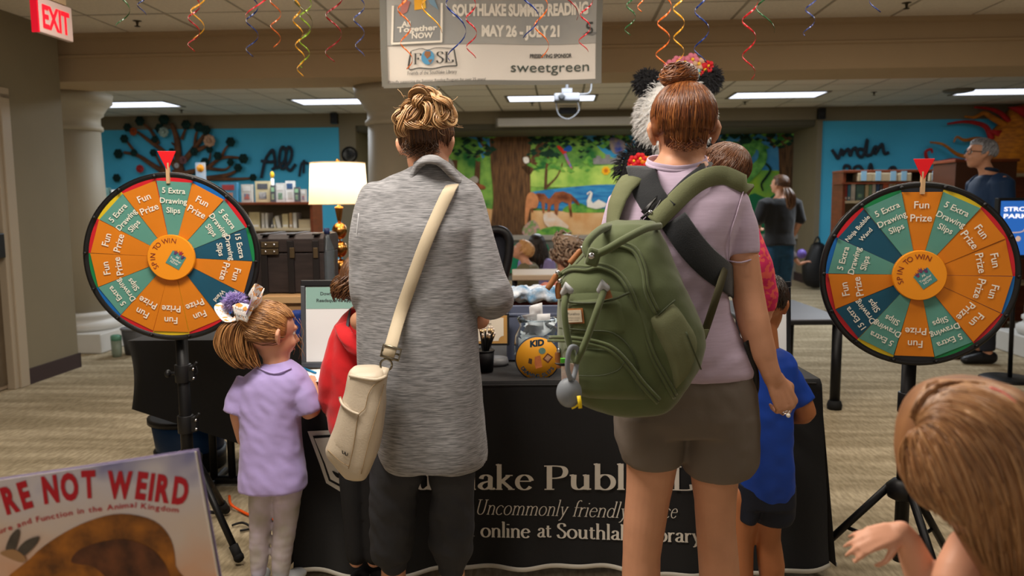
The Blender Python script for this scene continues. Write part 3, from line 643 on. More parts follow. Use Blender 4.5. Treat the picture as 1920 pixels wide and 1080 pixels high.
mSun = M('sun_orange', (206, 122, 16), .7, col2=(150, 84, 14), vs=9, stretch=(1, 1, 3)); mSunR = M('sun_red', (170, 24, 22), .7, var=.2)
q = [(1850, 298), (1846, 270), (1856, 246), (1878, 224), (1892, 204), (1960, 196), (1980, 300), (1920, 330), (1872, 322)]
b = MB(); sp = smooth_path([Vector((a, c, 0)) for a, c in q], 4, True); cc_ = Vector((1915, 265, 0))
b.loft([[wallpt(v.x, v.y, .04) for v in sp], [wallpt(v.x, v.y, .12) for v in sp]]+[[wallpt(*(cc_+(v-cc_)*f)[:2], o_) for v in sp] for f, o_ in ((.85, .2), (.6, .28), (.3, .32), (.02, .33))]); obj('sun_face', b, mSun, sun, room=True)
for p, w, mt in (([(1850, 262), (1840, 240), (1820, 232), (1796, 230), (1768, 234)], 9, mSunR), ([(1884, 232), (1866, 214), (1846, 206), (1818, 203)], 9, mSunR), ([(1878, 238), (1850, 222), (1836, 214), (1818, 222), (1800, 220)], 10, mSun), ([(1860, 280), (1830, 262), (1800, 264), (1786, 258), (1780, 268)], 7, mSun),
                 ([(1850, 306), (1810, 296), (1786, 290), (1760, 272), (1736, 268)], 8, mSun), ([(1840, 310), (1810, 308), (1780, 302), (1750, 306), (1732, 300), (1728, 286), (1738, 281), (1740, 288)], 9, mSunR)):
    q = smooth_path([wallpt(x, y, .14) for x, y in p], 6); k = len(q); s_ = w*BW/FPX/2
    b = MB(); b.tube(q, [s_*(1.25-.9*j/(k-1)) for j in range(k)], 8); obj('ray', b, mt, sun, room=True)
b = MB(); b.loft([[wallpt(x, y, o_) for x, y in ((1838, 244), (1856, 246), (1884, 248), (1876, 258), (1868, 264), (1856, 256))] for o_ in (.10, .2)]); obj('ray', b, mSunR, sun, room=True)
b = MB(); b.loft([[wallpt(x, y, o_) for x, y in ((1868, 206), (1896, 204), (1912, 218), (1900, 226), (1886, 216))] for o_ in (.30, .36)]); obj('ray', b, mSunR, sun, room=True)
# ================================================================== OBJECTS
mBlkM = M('black_metal', (20, 20, 22), .45, metal=.3); mRub = M('rubber', (14, 14, 15), .8); mChrome = M('chrome', (190, 190, 195), .2, metal=1)
mOr = M('card_orange', (202, 117, 14), .5, var=.04, vs=6, bump=.15, bs=30); mTe = M('card_teal', (84, 142, 130), .5, var=.04, vs=6, bump=.15, bs=30); mNa = M('card_navy', (14, 74, 98), .5, var=.06, vs=6, bump=.15, bs=30)
mPr = M('print_white', (226, 222, 210), .5); mRim = M('wheel_rim', (20, 19, 20), .3, var=.1); mRed = M('pointer_red', (214, 14, 26), .4)
UL = {'r': M('under_red', (190, 24, 36), .3), 'y': M('under_yellow', (206, 178, 30), .3), 'b': M('under_blue', (10, 96, 170), .3), 'g': M('under_green', (16, 120, 66), .3), 'k': M('under_dark', (30, 34, 44), .3)}
def wheel(label, cpx, cpy, d, R, beta, rot0, seq, under, hubrot, floor_y, legs, grp):
    c = P(cpx, cpy, d); n = Vector((math.sin(beta), -math.cos(beta), 0)); u = Vector((math.cos(beta), math.sin(beta), 0)); up = Vector((0, 0, 1))
    t = thing('prize_wheel', label, 'prize wheel', (c.x, c.y, 0), grp)
    T = Matrix((u, up, n)).transposed().to_4x4()     # local x=u y=up z=n
    def Q(x, y, z=0): return c+u*x+up*y+n*z
    def pol(r, a): return r*math.sin(a), r*math.cos(a)   # a clockwise from top
    b = MB(); b.lathe([(R*.935, -.012), (R, -.012), (R*1.004, -.002), (R, .008), (R*.985, .011), (R*.955, .010), (R*.943, .007), (R*.935, .006)], c, 96, T=T); obj('rim', b, mRim, t)
    b = MB(); b.lathe([(.001, -.014), (R*.93, -.014), (R*.93, .002), (.001, .002)], c, 64, T=T); disc = obj('disc', b, M('disc_dark', (26, 26, 30), .4), t)
    N14 = 14; sg = 2*math.pi/N14; words = {'F': ['Fun', 'Prize'], '5': ['5 Extra', 'Drawing', 'Slips'], '15': ['15 Extra', 'Drawing', 'Slips'], 'N': ['Ninja Bubble', 'Wand']}
    for i, (k, uc) in enumerate(zip(seq, under)):
        a = rot0+i*sg
        b = MB(); pts = [Q(0, 0, .0065)]+[Q(*pol(R*.94, a-sg/2+sg*j/8), .0065) for j in range(9)]; b.prism(pts, -n*.004); obj('wheel_segment', b, UL[uc], t)
        lift = .0082+.0012*((i*5) % 3); hw = sg/2*.985
        b = MB(); pts = [Q(*pol(R*.2, a-hw), lift), Q(*pol(R*.2, a+hw), lift), Q(*pol(R*.915, a+hw), lift+.003*((i*7) % 4)/3), Q(*pol(R*.915, a-hw), lift+.002*((i*3) % 3))]
        b.prism(pts, -n*.0012); card = obj('prize_card', b, {'F': mOr, '5': mTe, '15': mNa, 'N': mNa}[k], t)
        b = MB(); er = Vector(pol(1, a)); et = Vector((er.y, -er.x)); ls = words[k]; rs = [.76, .62] if k == 'F' else ([.79, .67, .56] if k != 'N' else [.81, .70])
        for s_, r in zip(ls, rs):
            hgt = R*(.081 if k == 'F' else .067 if k != 'N' else .05)
            def fn(x, y, r=r): 
                q = er*(R*r-hgt/2+y)+et*x; return Q(q.x, q.y, lift+.0042)
            put(b, sans(s_, .012), fn, hgt)
        obj('lettering', b, mPr, card)
    for i in range(N14):
        a = rot0+(i+.5)*sg; q = Q(*pol(R*.962, a), .008); b = MB(); b.tube([q, q+n*.012], .0045, 8); b.ball(q+n*.015, .007, 10, 6); obj('peg', b, mBlkM, t)
    b = MB(); b.lathe([(.001, .010), (R*.262, .012), (R*.27, .016), (R*.27, .028), (R*.262, .032), (.001, .032)], c, 64, T=T, sm=False); hub = obj('hub', b, M('hub_orange', (228, 142, 22), .45), t)
    b = MB(); s_ = 'SPIN TO WIN'; 
    for j, ch in enumerate(s_):
        if ch == ' ': continue
        a = hubrot+(j-5)*.235; er = Vector(pol(1, a)); et = Vector((er.y, -er.x))
        def fn(x, y): 
            q = er*(R*.175+y)+et*x; return Q(q.x, q.y, .0335)
        put(b, sans(ch, .0), fn, R*.06)
    obj('lettering', b, M('hub_print', (120, 36, 30), .5), hub)
    sr = hubrot+math.radians(12 if rot0 > .02 else 10); ex = Vector((math.cos(sr+math.radians(75)), -math.sin(sr+math.radians(75)))) if rot0 > .02 else Vector((math.cos(math.radians(38)), math.sin(math.radians(38)))); ey = Vector((-ex.y, ex.x))
    o_ = Vector((R*.055, -R*.03))
    def sq(x, y, z): 
        q = o_+ex*x+ey*y; return Q(q.x, q.y, z)
    h_ = R*.085; b = MB(); b.prism([sq(-h_, -h_, .0336), sq(h_, -h_, .0336), sq(h_, h_, .0336), sq(-h_, h_, .0336)], -n*.001); pic = obj('badge', b, M('badge_teal', (72, 134, 132), .5), hub)
    b = MB()
    for ln, yy in (('All', .3), ('Together', -.15), ('NOW', -.6)): put(b, sans(ln, .01), lambda x, y, yy=yy: sq(x, yy*h_+y, .0345), h_*.32)
    for x_, y_, col in ((-.5, .9, 0), (.1, 1.15, 0), (.6, .8, 0)):
        b.prism([sq(h_*(x_+q), h_*(y_+w), .0345) for q, w in ((-.12, -.3), (.12, -.3), (.3, .3), (.05, .12), (.0, .42), (-.1, .12), (-.3, .3))], -n*.0005, 1)
    obj('badge_print', b, [mPr, M('figure_print', (160, 40, 40), .5, col2=(30, 60, 110), vs=60)], hub)
    b = MB(); tp = R*1.0; b.prism([Q(-R*.105, tp+R*.245, .016), Q(R*.105, tp+R*.245, .016), Q(.0, tp+R*.01, .016)], -n*.004); obj('pointer', b, mRed, t, bevel=.001)
    b = MB(); b.box(c+up*(R*.99)+n*.010, (.012, .012, R*.24), T=None); obj('pointer_stick', b, M('stick_wood', (196, 160, 120), .6), t)
    # tripod
    pz = Vector((c.x, c.y, 0))-n*.05
    b = MB(); b.tube([pz+up*(c.z-.02), pz+up*.9], .019, 16); b.tube([pz+up*.95, pz+up*.10], .023, 16); obj('pole', b, mBlkM, t)
    b = MB(); b.tube([c-n*.015, c-n*.06], .045, 16); b.box(pz+up*c.z, (.06, .05, .10)); obj('axle_bracket', b, mBlkM, t)
    for zz in (c.z-R-.14, .52 if cpx > 900 else .50):
        b = MB(); b.tube([pz+up*(zz+.035), pz+up*(zz-.035)], .031, 16); b.box(pz+up*zz+Vector((.032, 0, 0)), (.03, .03, .06)); b.tube([pz+up*(zz+.01)+Vector((.03, -.01, 0)), pz+up*(zz+.045)+Vector((.06, -.012, 0))], .006, 8); col = obj('collar', b, mBlack, t, bevel=.002)
        b = MB()
        for e in (-.018, .018): b.tube([pz+up*(zz+e)+Vector((.045, -.012, 0)), pz+up*(zz+e)+Vector((.045, -.019, 0))], .006, 10)
        obj('screw', b, mChrome, col)
        if cpx < 900 and zz > .6:
            b = MB(); b.tube([pz+up*zz, pz+up*zz+Vector((-.05, -.01, 0))], .007, 8); b.ball(pz+up*zz+Vector((-.055, -.01, 0)), (.012, .016, .016), 10, 8); b.tube(smooth_path([pz+up*(zz+.012)+Vector((.02, 0, 0)), pz+up*(zz+.03)+Vector((.045, 0, 0)), pz+up*(zz+.0)+Vector((.055, 0, 0)), pz+up*(zz-.012)+Vector((.03, 0, 0))]), .003, 6); obj('knob', b, mBlack, col)
    hz = .36
    b = MB(); b.lathe([(.03, hz-.04), (.05, hz-.03), (.055, hz+.01), (.035, hz+.03), (.026, hz+.035)], pz, 20); obj('leg_hub', b, mBlack, t)
    b = MB(); b.lathe([(.03, .12), (.035, .13), (.035, .17), (.03, .18)], pz, 16); obj('brace_hub', b, mBlack, t)
    for az in legs:
        e = Vector((math.cos(az), math.sin(az), 0)); p0 = pz+e*.045+up*hz; p1 = pz+e*.30+up*.03
        b = MB(); b.tube([p0, p1], .0135, 12); leg = obj('leg', b, mBlkM, t)
        b = MB(); b.tube([p1-(p1-p0).normalized()*.05, p1+(p1-p0).normalized()*.012], .018, 12); b.ball(p1, .02, 10, 8); obj('rubber_foot', b, mRub, leg)
        b = MB(); b.tube([pz+e*.03+up*.15, p0.lerp(p1, .55)], .007, 8); obj('brace', b, mBlkM, leg)
    return t
wheel('smaller looking prize wheel with two navy cards, behind the girl in lilac', 325, 482, 2.98, .317, math.radians(8), math.radians(4), ['5', 'F', '5', '15', 'F', 'N', 'F', 'F', 'F', '5', 'F', 'F', '5', 'F'], 'rbrgkbryrbgryr', math.radians(-55), 0, [math.radians(a) for a in (-35, 85, 205)], 'prize wheels on tripods')
wheel('prize wheel right of the blue shirted boy, orange card at its top', 1720, 515, 2.6, .304, math.radians(-14), 0.0, ['F', '5', 'F', 'F', 'F', 'F', '5', 'F', '5', '15', 'F', '5', 'N', '5'], 'kyrrbrgkyrrbrg', math.radians(-45), 0, [math.radians(a) for a in (145, -85, 28)], 'prize wheels on tripods')

# ------------------------------------------------------------------ banner
BD = 4.5
A = P(709, 0, BD); yb = A.y
def BQ(px, py, off=0.0):
    q = P(px, py, BD); return Vector((q.x, q.y+.025*math.sin(q.x*7)+.03*math.sin(q.z*6+q.x*2.2)-off, q.z))
ban = thing('banner', 'grey and white summer reading banner hanging from the ceiling', 'banner', tuple(P(920, 80, BD)))
mBf = M('banner_cloth', (222, 214, 204), .75, var=.02, vs=4); mBg = M('banner_grey', (150, 150, 148), .7, col2=(176, 172, 164), vs=2.5); mEdge = M('banner_edge', (120, 118, 110), .7)
def bgrid(name, x0, x1, y0, y1, off, m, nx=40, ny=20, par=ban, skew=None):
    b = MB(); rows = [[BQ(x0(y) + (x1(y)-x0(y))*i/nx, y+(0 if skew is None else skew*(i/nx)), off) for i in range(nx+1)] for y in [y0+(y1-y0)*j/ny for j in range(ny+1)]]
    b.loft(rows, 0, True, False, False); return obj(name, b, m, par)
lx = lambda y: 708+(y+100)*.045; rx = lambda y: 1129-(y+100)*.012
sheet = bgrid('sheet', lx, rx, -150, 163, 0, mBf, skew=-9)
bgrid('grey_field', lambda y: lx(y)+2, lambda y: rx(y)-2, -145, 86, .004, mBg, skew=-7)
bgrid('side_hem', lambda y: lx(y)-3, lambda y: lx(y)+9, -150, 163, .006, mEdge, 3, 20); bgrid('side_hem', lambda y: rx(y)-9, lambda y: rx(y)+2, -155, 156, .006, mEdge, 3, 20)
bgrid('bottom_hem', lambda y: lx(y), lambda y: rx(y), 157, 166, .007, mEdge, 40, 2, skew=-10)
b = MB(); a0, a1 = BQ(700, -152), BQ(1135, -158); b.tube([a0, a1], .012, 10); obj('top_rod', b, mBlkM, ban)
for x in (720, 1115):
    b = MB(); q = BQ(x, -152); b.tube([q, Vector((q.x, q.y, CZ))], .003, 6); obj('hanging_cord', b, mPr, ban)
def bt(s, x0, x1, yb_, hpx, m, bold=.02, ital=0, nm='lettering', g=None, slope=-.022):
    b = MB(); h = px2m(hpx, BD); s_ = g or sans(s, bold)
    put(b, s_, lambda x, y: BQ(x0+(x/1.0), yb_-y+slope*x, .009), hpx, w=(x1-x0), align=0); return obj(nm, b, m, sheet)
mBt = M('banner_white_print', (236, 228, 214), .6); mBk = M('banner_dark_print', (58, 58, 56), .6)
bt('SOUTHLAKE SUMMER READING', 848, 1103, 30, 22, mBt, .05); bt('MAY 26 - JULY 21', 903, 1050, 68, 21, mBt, .05)
bt('PRESENTING SPONSOR', 994, 1073, 107, 8, mBk, .03); bt('sweetgreen', 958, 1105, 135, 20, M('banner_green_print', (58, 70, 62), .6), .0)
bt('Friends of the Southlake Library', 765, 858, 142, 7.5, mBk, .0); bt('Proudly supporting the Summer Reading Program for over 25 years!', 729, 911, 157, 5.5, mBk, .0)
bt('', 775, 853, 122, 20, mBk, g=serif('F', (.06, .02))) if False else None
bt('F', 776, 790, 122, 21, mBk, g=serif('F', (.07, .022))); bt('SL', 818, 852, 120, 21, mBk, g=serif('SL', (.07, .022)))
def bpoly(pts, m, off=.009, nm='emblem', par=None):
    b = MB(); q = [BQ(x, y, off) for x, y in pts]; c = sum(q, Vector())/len(q); b.add([c]+q, [(0, i+1, (i+1) % len(q)+1) for i in range(len(q))]); return obj(nm, b, m, par or sheet)
def bline(pts, w, m, off=.0095, nm='emblem_line', k=4):
    q = smooth_path([Vector((x, y, 0)) for x, y in pts], k) if k > 1 else [Vector((x, y, 0)) for x, y in pts]; rows = []
    for i, v in enumerate(q):
        t = (q[min(i+1, len(q)-1)]-q[max(i-1, 0)]).normalized(); nn = Vector((-t.y, t.x, 0))*w/2; rows.append([BQ(v.x+nn.x, v.y+nn.y, off), BQ(v.x-nn.x, v.y-nn.y, off)])
    b = MB(); b.loft(rows, 0, False, False, False); return obj(nm, b, m, sheet)
bpoly([(803+12.5*math.cos(a), 109+14*math.sin(a)) for a in [i*math.pi/10 for i in range(20)]], M('globe_blue', (84, 150, 190), .6), nm='globe')
bpoly([(798, 97), (808, 98), (808, 106), (802, 112), (796, 104)], M('globe_land', (150, 100, 60), .6), .0105, 'globe_land'); bpoly([(803, 114), (812, 113), (808, 121)], M('globe_land', (150, 100, 60), .6), .0105, 'globe_land')
bline([(771, 97), (767, 130), (787, 129), (812, 131), (835, 127), (858, 126)], 2.2, mBk); bline([(852, 94), (858, 126)], 2.5, mBk); bline([(771, 97), (767, 130)], 2.5, mBk, k=1); bline([(772, 96), (790, 92), (803, 95), (820, 91), (852, 93)], 1.2, mBk)
for q in ([(735, 8), (735, 82)], [(828, 5), (828, 80)], [(734, 82), (829, 79)]): bline(q, 4, mBt, k=1)
bgrid('emblem_panel', lambda y: 738, lambda y: 826, 6, 78, .007, M('banner_panel', (142, 142, 140), .7), 12, 6)
bt('All', 752, 769, 49, 11, mBt, .03); bt('Together', 744, 820, 60, 11, mBt, .03, slope=-.05); bt('NOW', 772, 812, 72, 11, mBt, .03)
for pts, cl in (([(775, -8), (790, -10), (792, 15), (776, 17)], (236, 170, 40)), ([(800, -6), (812, -8), (822, 18), (806, 6)], (120, 150, 170)), ([(752, -6), (768, 0), (762, 20), (748, 28)], (190, 120, 110)), ([(786, 0), (796, -4), (798, 14), (790, 16)], (230, 180, 60))): bpoly(pts, M('figure_%d' % cl[0], cl, .6, var=.15, vs=9), .0098, 'emblem_figure')
bline([(1112, 42), (1103, 43), (1102, 50), (1110, 53), (1109, 60), (1099, 60)], 3.5, mBk); bpoly([(1093, 62), (1105, 58), (1120, 60), (1112, 65)], M('grey_print', (120, 120, 118), .6))

# ------------------------------------------------------------------ streamers
SCOL = {'g': (30, 84, 40), 'b': (20, 44, 110), 'r': (176, 14, 24), 'y': (214, 150, 20), 'o': (214, 100, 24), 'l': (140, 176, 30), 'v': (84, 78, 34), 'd': (130, 16, 20), 'i': (60, 72, 130)}
SNAME = {'g': 'green', 'b': 'navy', 'r': 'red', 'y': 'golden', 'o': 'orange', 'l': 'lime', 'v': 'olive', 'd': 'dark red', 'i': 'violet blue'}
strm = [(228, 52, 'g', 16, 3.9), (266, 28, 'b', 10, 3.6), (364, 98, 'r', 12, 3.8), (374, 72, 'y', 14, 4.0), (472, 108, 'b', 13, 3.7), (490, 36, 'r', 30, 3.0), (522, 88, 'o', 11, 3.8), (561, 144, 'y', 11, 3.5), (575, 128, 'l', 11, 3.6), (566, 70, 'v', 21, 3.2), (628, 118, 'd', 17, 3.3), (679, 106, 'i', 12, 3.6),
        (806, 62, 'y', 26, 2.9), (764, 128, 'o', 15, 3.2), (852, 116, 'b', 24, 3.0), (880, 110, 'r', 13, 3.3), (1000, 70, 'b', 20, 3.0), (1018, 106, 'o', 18, 3.1), (1070, 36, 'd', 20, 3.1), (1098, 98, 'r', 12, 3.5), (1180, 68, 'g', 11, 3.5), (1205, 24, 'o', 11, 3.4), (1240, 148, 'o', 14, 3.3), (1276, 118, 'y', 13, 3.4), (1310, 120, 'b', 17, 3.2), (1407, 148, 'r', 16, 3.2), (1440, 62, 'g', 22, 3.0), (1518, 68, 'i', 11, 3.6), (1646, 26, 'b', 20, 3.2)]
rs = random.Random(5)
for i, (px, yb_, ck, rp_, d) in enumerate(strm):
    bot = P(px, yb_, d); R0 = px2m(rp_, d); z1 = CZ; z0 = bot.z; n = int((z1-z0)/.012)+2
    pitch = px2m(rp_*5.6, d); b = MB(); pts = []; nr = []; ph = rs.random()*6
    n = int((z1-z0)/pitch*18)+4
    for j in range(n):
        u_ = j/(n-1); z = z1-(z1-z0)*(u_**.92); a = ph+2*math.pi*(z1-z)/pitch*(1+.25*u_); rr = R0*(1.05-.35*u_)*(1+.12*math.sin(3*u_+ph))
        pts.append(Vector((bot.x+rr*math.cos(a)+.01*math.sin(5*u_+ph), bot.y+rr*math.sin(a), z))); nr.append(Vector((math.cos(a), math.sin(a), 0)))
    b.ribbon(pts, nr, [.0075*(1-.5*abs(2*j/(n-1)-1)**3) for j in range(n)], .0006)
    side = 'left of the banner' if px < 700 else ('in front of the banner' if px < 1130 else 'right of the banner')
    same = [s_ for s_ in strm if s_[2] == ck and ((s_[0] < 700) == (px < 700)) and ((s_[0] < 1130) == (px < 1130))]
    pos = '' if len(same) == 1 else (', ' + ['first', 'second', 'third'][same.index(strm[i])] + ' such from left')
    obj('spiral_streamer', b, M('foil_'+ck, SCOL[ck], .28, metal=.25, coat=.5), label='%s spiral streamer %s%s' % (SNAME[ck], side, pos), cat='streamer', group='spiral streamers under the ceiling')

# ------------------------------------------------------------------ front table with printed cloth
TF, TZ = 2.78, .72
xl_, xr_ = P(572, 720, TF).x, P(1527, 720, TF).x
mClo = M('black_cloth', (17, 17, 19), .85, var=.15, vs=5, bump=.25, bs=60, sheen=.15, bdist=.003); mClo2 = M('black_cloth_print', (205, 200, 190), .8); mTrim = M('cloth_piping', (190, 186, 176), .7)
def cl_y(x, z):
    k = (TZ-z)/TZ; return TF-.015-.05*k-k*(.022*math.sin(x*13+1)+.012*math.sin(x*31+.6)+.008*math.sin(x*7-z*9))-.012*math.sin(z*14+x*3)*k
def hem(x): return .035+.02*math.sin(x*5+1)+.03*max(0, abs(x-.16)-.7)
t = thing('folding_table', 'long folding table hidden under the printed black library cloth', 'table', ((xl_+xr_)/2, TF+.38, 0))
b = MB(); b.box2(xl_+.03, xr_-.03, TF+.03, TF+.74, TZ-.05, TZ-.012); obj('table_top', b, M('table_grey', (120, 120, 120), .6), t, bevel=.01)
for sx in (xl_+.15, xr_-.15):
    for sy in (TF+.12, TF+.64): b = MB(); b.tube([(sx, sy, 0), (sx, sy, TZ-.05)], .016, 10); obj('leg', b, mBlkM, t)
cl = thing('tablecloth', 'black tablecloth printed with white library lettering and grey piping', 'tablecloth', ((xl_+xr_)/2, TF+.38, TZ))
b = MB(); nx, nz = 110, 40; rows = []
for j in range(nz+1):
    row = []
    for i in range(nx+1):
        x = xl_-.02+(xr_-xl_+.04)*i/nx; z = hem(x)+(TZ-hem(x))*j/nz; k = 1-j/nz
        xx = x+((x-.16)*.035*k); row.append(Vector((xx, cl_y(x, z) if j < nz else TF, z)))
    rows.append(row)
b.loft(rows, 0, True, False, False)
# top and sides
top = [[Vector((x_, y_, TZ+.001*math.sin(x_*9+y_*7))) for x_ in np.linspace(xl_-.02, xr_+.02, 60)] for y_ in np.linspace(TF, TF+.76, 14)]; b.loft(top, 0, True, False, False)
for sx, sg in ((xl_-.02, -1), (xr_+.02, 1)):
    rows = []
    for j in range(21):
        k = 1-j/20; rows.append([Vector((sx+sg*(.035*k+.03*k*math.sin(y_*12)**2), y_-(.055*k if i_ == 0 else 0), .04+(TZ-.04)*j/20)) for i_, y_ in enumerate(np.linspace(TF, TF+.76, 16))])
    b.loft(rows, 0, True, False, False)
drape = obj('drape', b, mClo, cl)
b = MB(); pts = []; nr = []
for i in range(nx+1):
    x = xl_-.02+(xr_-xl_+.04)*i/nx; pts.append(Vector((x+(x-.16)*.035, cl_y(x, hem(x))-.003, hem(x)+.006))); nr.append(Vector((0, -1, .1)))
b.ribbon(pts, nr, .016, .002)
obj('piping', b, mTrim, cl)
b = MB()
for sx, sg in ((xl_-.02, -1), (xr_+.02, 1)):
    b.ribbon([Vector((sx+sg*(.038+.03*math.sin(y_*12)**2), y_-(.055 if i_ == 0 else 0), .046)) for i_, y_ in enumerate(np.linspace(TF, TF+.76, 16))], [Vector((sg, 0, 0))]*16, .016, .002)
obj('piping', b, mTrim, cl)
b = MB(); b.tube([Vector((x_, TF-.017, TZ-.012)) for x_ in np.linspace(xl_, xr_, 40)], .003, 6); obj('seam', b, mClo, cl)
def CQ(px, py, off=.006):
    d = TF-.03
    for _ in range(4): q = P(px, py, d); d = cl_y(q.x, q.z)
    q = P(px, py, d); return Vector((q.x, q.y-off, q.z))
def ctext(g, x0, x1, yb_, hpx, slope=0):
    b = MB(); put(b, g, lambda x, y: CQ(x0+x, yb_-y+slope*x), hpx, w=x1-x0, align=0); obj('lettering', b, mClo2, drape)
ctext(serif('Southlake', (.072, .022)), 700, 1000, 917, 44, .0); ctext(serif('Public', (.072, .022)), 1018, 1232, 917, 45); ctext(serif('Library', (.072, .022)), 1258, 1478, 918, 45)
ctext(serif('Uncommonly', (.04, .016), .28), 889, 1062, 963, 28, .02); ctext(serif('friendly', (.04, .016), .28), 1072, 1176, 967, 28, .03); ctext(serif('service', (.04, .016), .28), 1186, 1268, 970, 28, 0)
ctext(serif('. online', (.075, .03)), 884, 994, 1005, 27, .02); ctext(serif('at', (.075, .03)), 1007, 1034, 1006, 27); ctext(serif('SouthlakeLibrary.org', (.075, .03)), 1043, 1375, 1007, 27, .035)
def cpoly(pts, m, off, nm='emblem', k=4):
    q = smooth_path([Vector((x, y, 0)) for x, y in pts], k, True) if k > 1 else [Vector((x, y, 0)) for x, y in pts]
    q = [CQ(v.x, v.y, off) for v in q]; c = sum(q, Vector())/len(q); b = MB(); b.add([c]+q, [(0, i+1, (i+1) % len(q)+1) for i in range(len(q))]); return obj(nm, b, m, drape)
cpoly([(577, 808), (620, 806), (668, 812), (678, 860), (680, 927), (640, 922), (612, 905), (600, 870)], mClo2, .004, k=1)
cpoly([(588, 815), (620, 813), (661, 818), (669, 860), (671, 918), (642, 912), (618, 899), (608, 868)], mClo, .013, k=1); cpoly([(592, 819), (620, 817), (657, 822), (665, 860), (666, 912), (643, 906), (622, 895), (612, 866)], mClo2, .020, k=1)
for q in ([(617, 836), (628, 848), (640, 846), (634, 856), (622, 854)], [(626, 878), (640, 884), (652, 880), (646, 892), (634, 890)], [(640, 830), (652, 840), (660, 860), (650, 852)], [(655, 895), (668, 905), (672, 915), (660, 910)]): cpoly(q, mClo, .026, 'emblem_leaf')
# ------------------------------------------------------------------ left table with stretch cover
LZ = .74; lt = thing('side_table', 'table under a short black stretch cover behind the left wheel', 'table', (-1.2, 3.8, 0))
c0 = PZ(243, 648, LZ); c1 = PZ(250, 636, LZ); 
X0, X1, Y0, Y1 = P(243, 700, 3.56).x, -.86, 3.56, 4.13
b = MB(); rows = []
ang = [(X0, Y0), (X1, Y0), (X1, Y1), (X0+.05, Y1)]
def edge_pt(k):
    s_ = k*4/80; i = int(s_) % 4; f_ = s_-int(s_); a, c = ang[i], ang[(i+1) % 4]; return Vector((a[0]+(c[0]-a[0])*f_, a[1]+(c[1]-a[1])*f_, 0)), i, f_
for j in range(13):
    k = j/12; row = []
    for e in range(80):
        q, i, f_ = edge_pt(e); low = .42-.31*f_ if i == 0 else (.22+.18*f_ if i == 2 else (.22 if i == 1 else .40+.02*f_))
        z = LZ-(LZ-low)*k; pull = .035*math.sin(math.pi*k)*(.5+.5*math.sin(f_*9)); c = Vector(((X0+X1)/2, (Y0+Y1)/2, 0)); dr = (q-c).normalized()
        row.append(q-dr*pull+Vector((0, 0, z)))
    rows.append(row)
b.loft(rows, 0, True, False, True); b.add(rows[0], [tuple(range(80))]); obj('stretch_cover', b, mClo, lt)
b = MB(); b.box2(X0+.03, X1-.03, Y0+.03, Y1-.03, LZ-.06, LZ-.02); obj('table_top', b, mBlack, lt)
for lx_ in (P(402, 900, 3.7).x, P(436, 900, 3.7).x, X1-.1):
    b = MB(); b.tube([(lx_, 3.7, .03), (lx_, 3.7, .6)], .018, 12); obj('leg', b, mBlkM, lt)
b = MB(); lx_ = P(402, 900, 3.7).x; b.tube([(lx_-.12, 3.7, .03), (X1-.08, 3.7, .03)], .02, 10); b.tube([(lx_, 3.5, .025), (lx_, 3.85, .025)], .018, 10); obj('foot_bar', b, mBlkM, lt)
def cyl_thing(name, label, cat, c, prof, mats, pname='body', grp=None):
    t = thing(name, label, cat, tuple(c), grp); b = MB(); b.lathe(prof, c, 32); obj(pname, b, mats, t); return t
c = Vector((P(358, 850, 4.0).x, 4.0, 0))
bk = cyl_thing('bucket', 'dark bucket with blue sides under the left table', 'bucket', c, [(.001, .004), (.14, .004), (.16, .06), (.185, .26), (.18, .26), (.15, .06), (.001, .03)], M('bucket_blue', (10, 50, 92), .5))
b = MB(); b.lathe([(.18, .25), (.20, .25), (.20, .275), (.18, .275)], c, 32); obj('rim', b, mBlack, bk)
b = MB(); b.lathe([(.168, .10), (.178, .10), (.172, .005), (.15, .005)], c, 32); obj('lower_band', b, mBlack, bk)
b = MB(); b.tube(smooth_path([PZ(430, 930, .02), PZ(433, 945, .03), PZ(450, 957, .012), PZ(476, 968, .012), PZ(520, 975, .012), PZ(560, 1000, .012)]), .006, 8); obj('extension_cord', b, M('cord_orange', (226, 84, 16), .5), label='orange extension cord on the carpet under the left table', cat='cord')
b = MB(); b.tube(smooth_path([PZ(435, 985, .01), PZ(455, 980, .02), PZ(470, 990, .01), PZ(450, 995, .01)]), .005, 6); obj('thin_cable', b, mBlack, label='short thin black cable lying beside the orange cord', cat='cable')

# ------------------------------------------------------------------ things on the left table
mCh = M('chest_wood', (50, 40, 38), .6, var=.25, vs=9, stretch=(1, 1, 6)); mChB = M('chest_band', (30, 25, 25), .5); mLat = M('latch_metal', (96, 80, 58), .5, metal=.6)
bx = P(545, 560, 3.75)
t = thing('cardboard_box', 'tan cardboard box under the dark chest', 'box', (bx.x, 3.95, LZ))
b = MB(); b.box2(P(497, 560, 3.75).x, P(612, 560, 3.75).x, 3.72, 4.1, LZ+.012, P(500, 553, 3.75).z); obj('carton', b, M('cardboard', (176, 136, 92), .8, var=.08, vs=5), t, bevel=.003)
b = MB(); b.box2(P(497, 560, 3.75).x-.004, P(612, 560, 3.75).x, 3.70, 3.72, P(500, 566, 3.75).z, P(500, 553, 3.75).z-.004); obj('flap', b, M('cardboard_flap', (196, 158, 112), .8), t)
t = thing('blue_bin', 'navy fabric bin beside the upright sign on the left table', 'bin', tuple(PZ(548, 640, LZ)))
q0, q1 = P(540, 585, 3.6), P(566, 612, 3.6); b = MB(); b.box2(q0.x, q1.x, 3.56, 3.68, LZ+.005, q0.z); obj('body', b, M('navy_fabric', (16, 46, 116), .8, var=.15, vs=30), t, bevel=.01)
cz0 = P(500, 553, 3.75).z+.004; ct = P(500, 440, 3.8).z; xa, xb = P(470, 500, 3.8).x, P(607, 500, 3.8).x
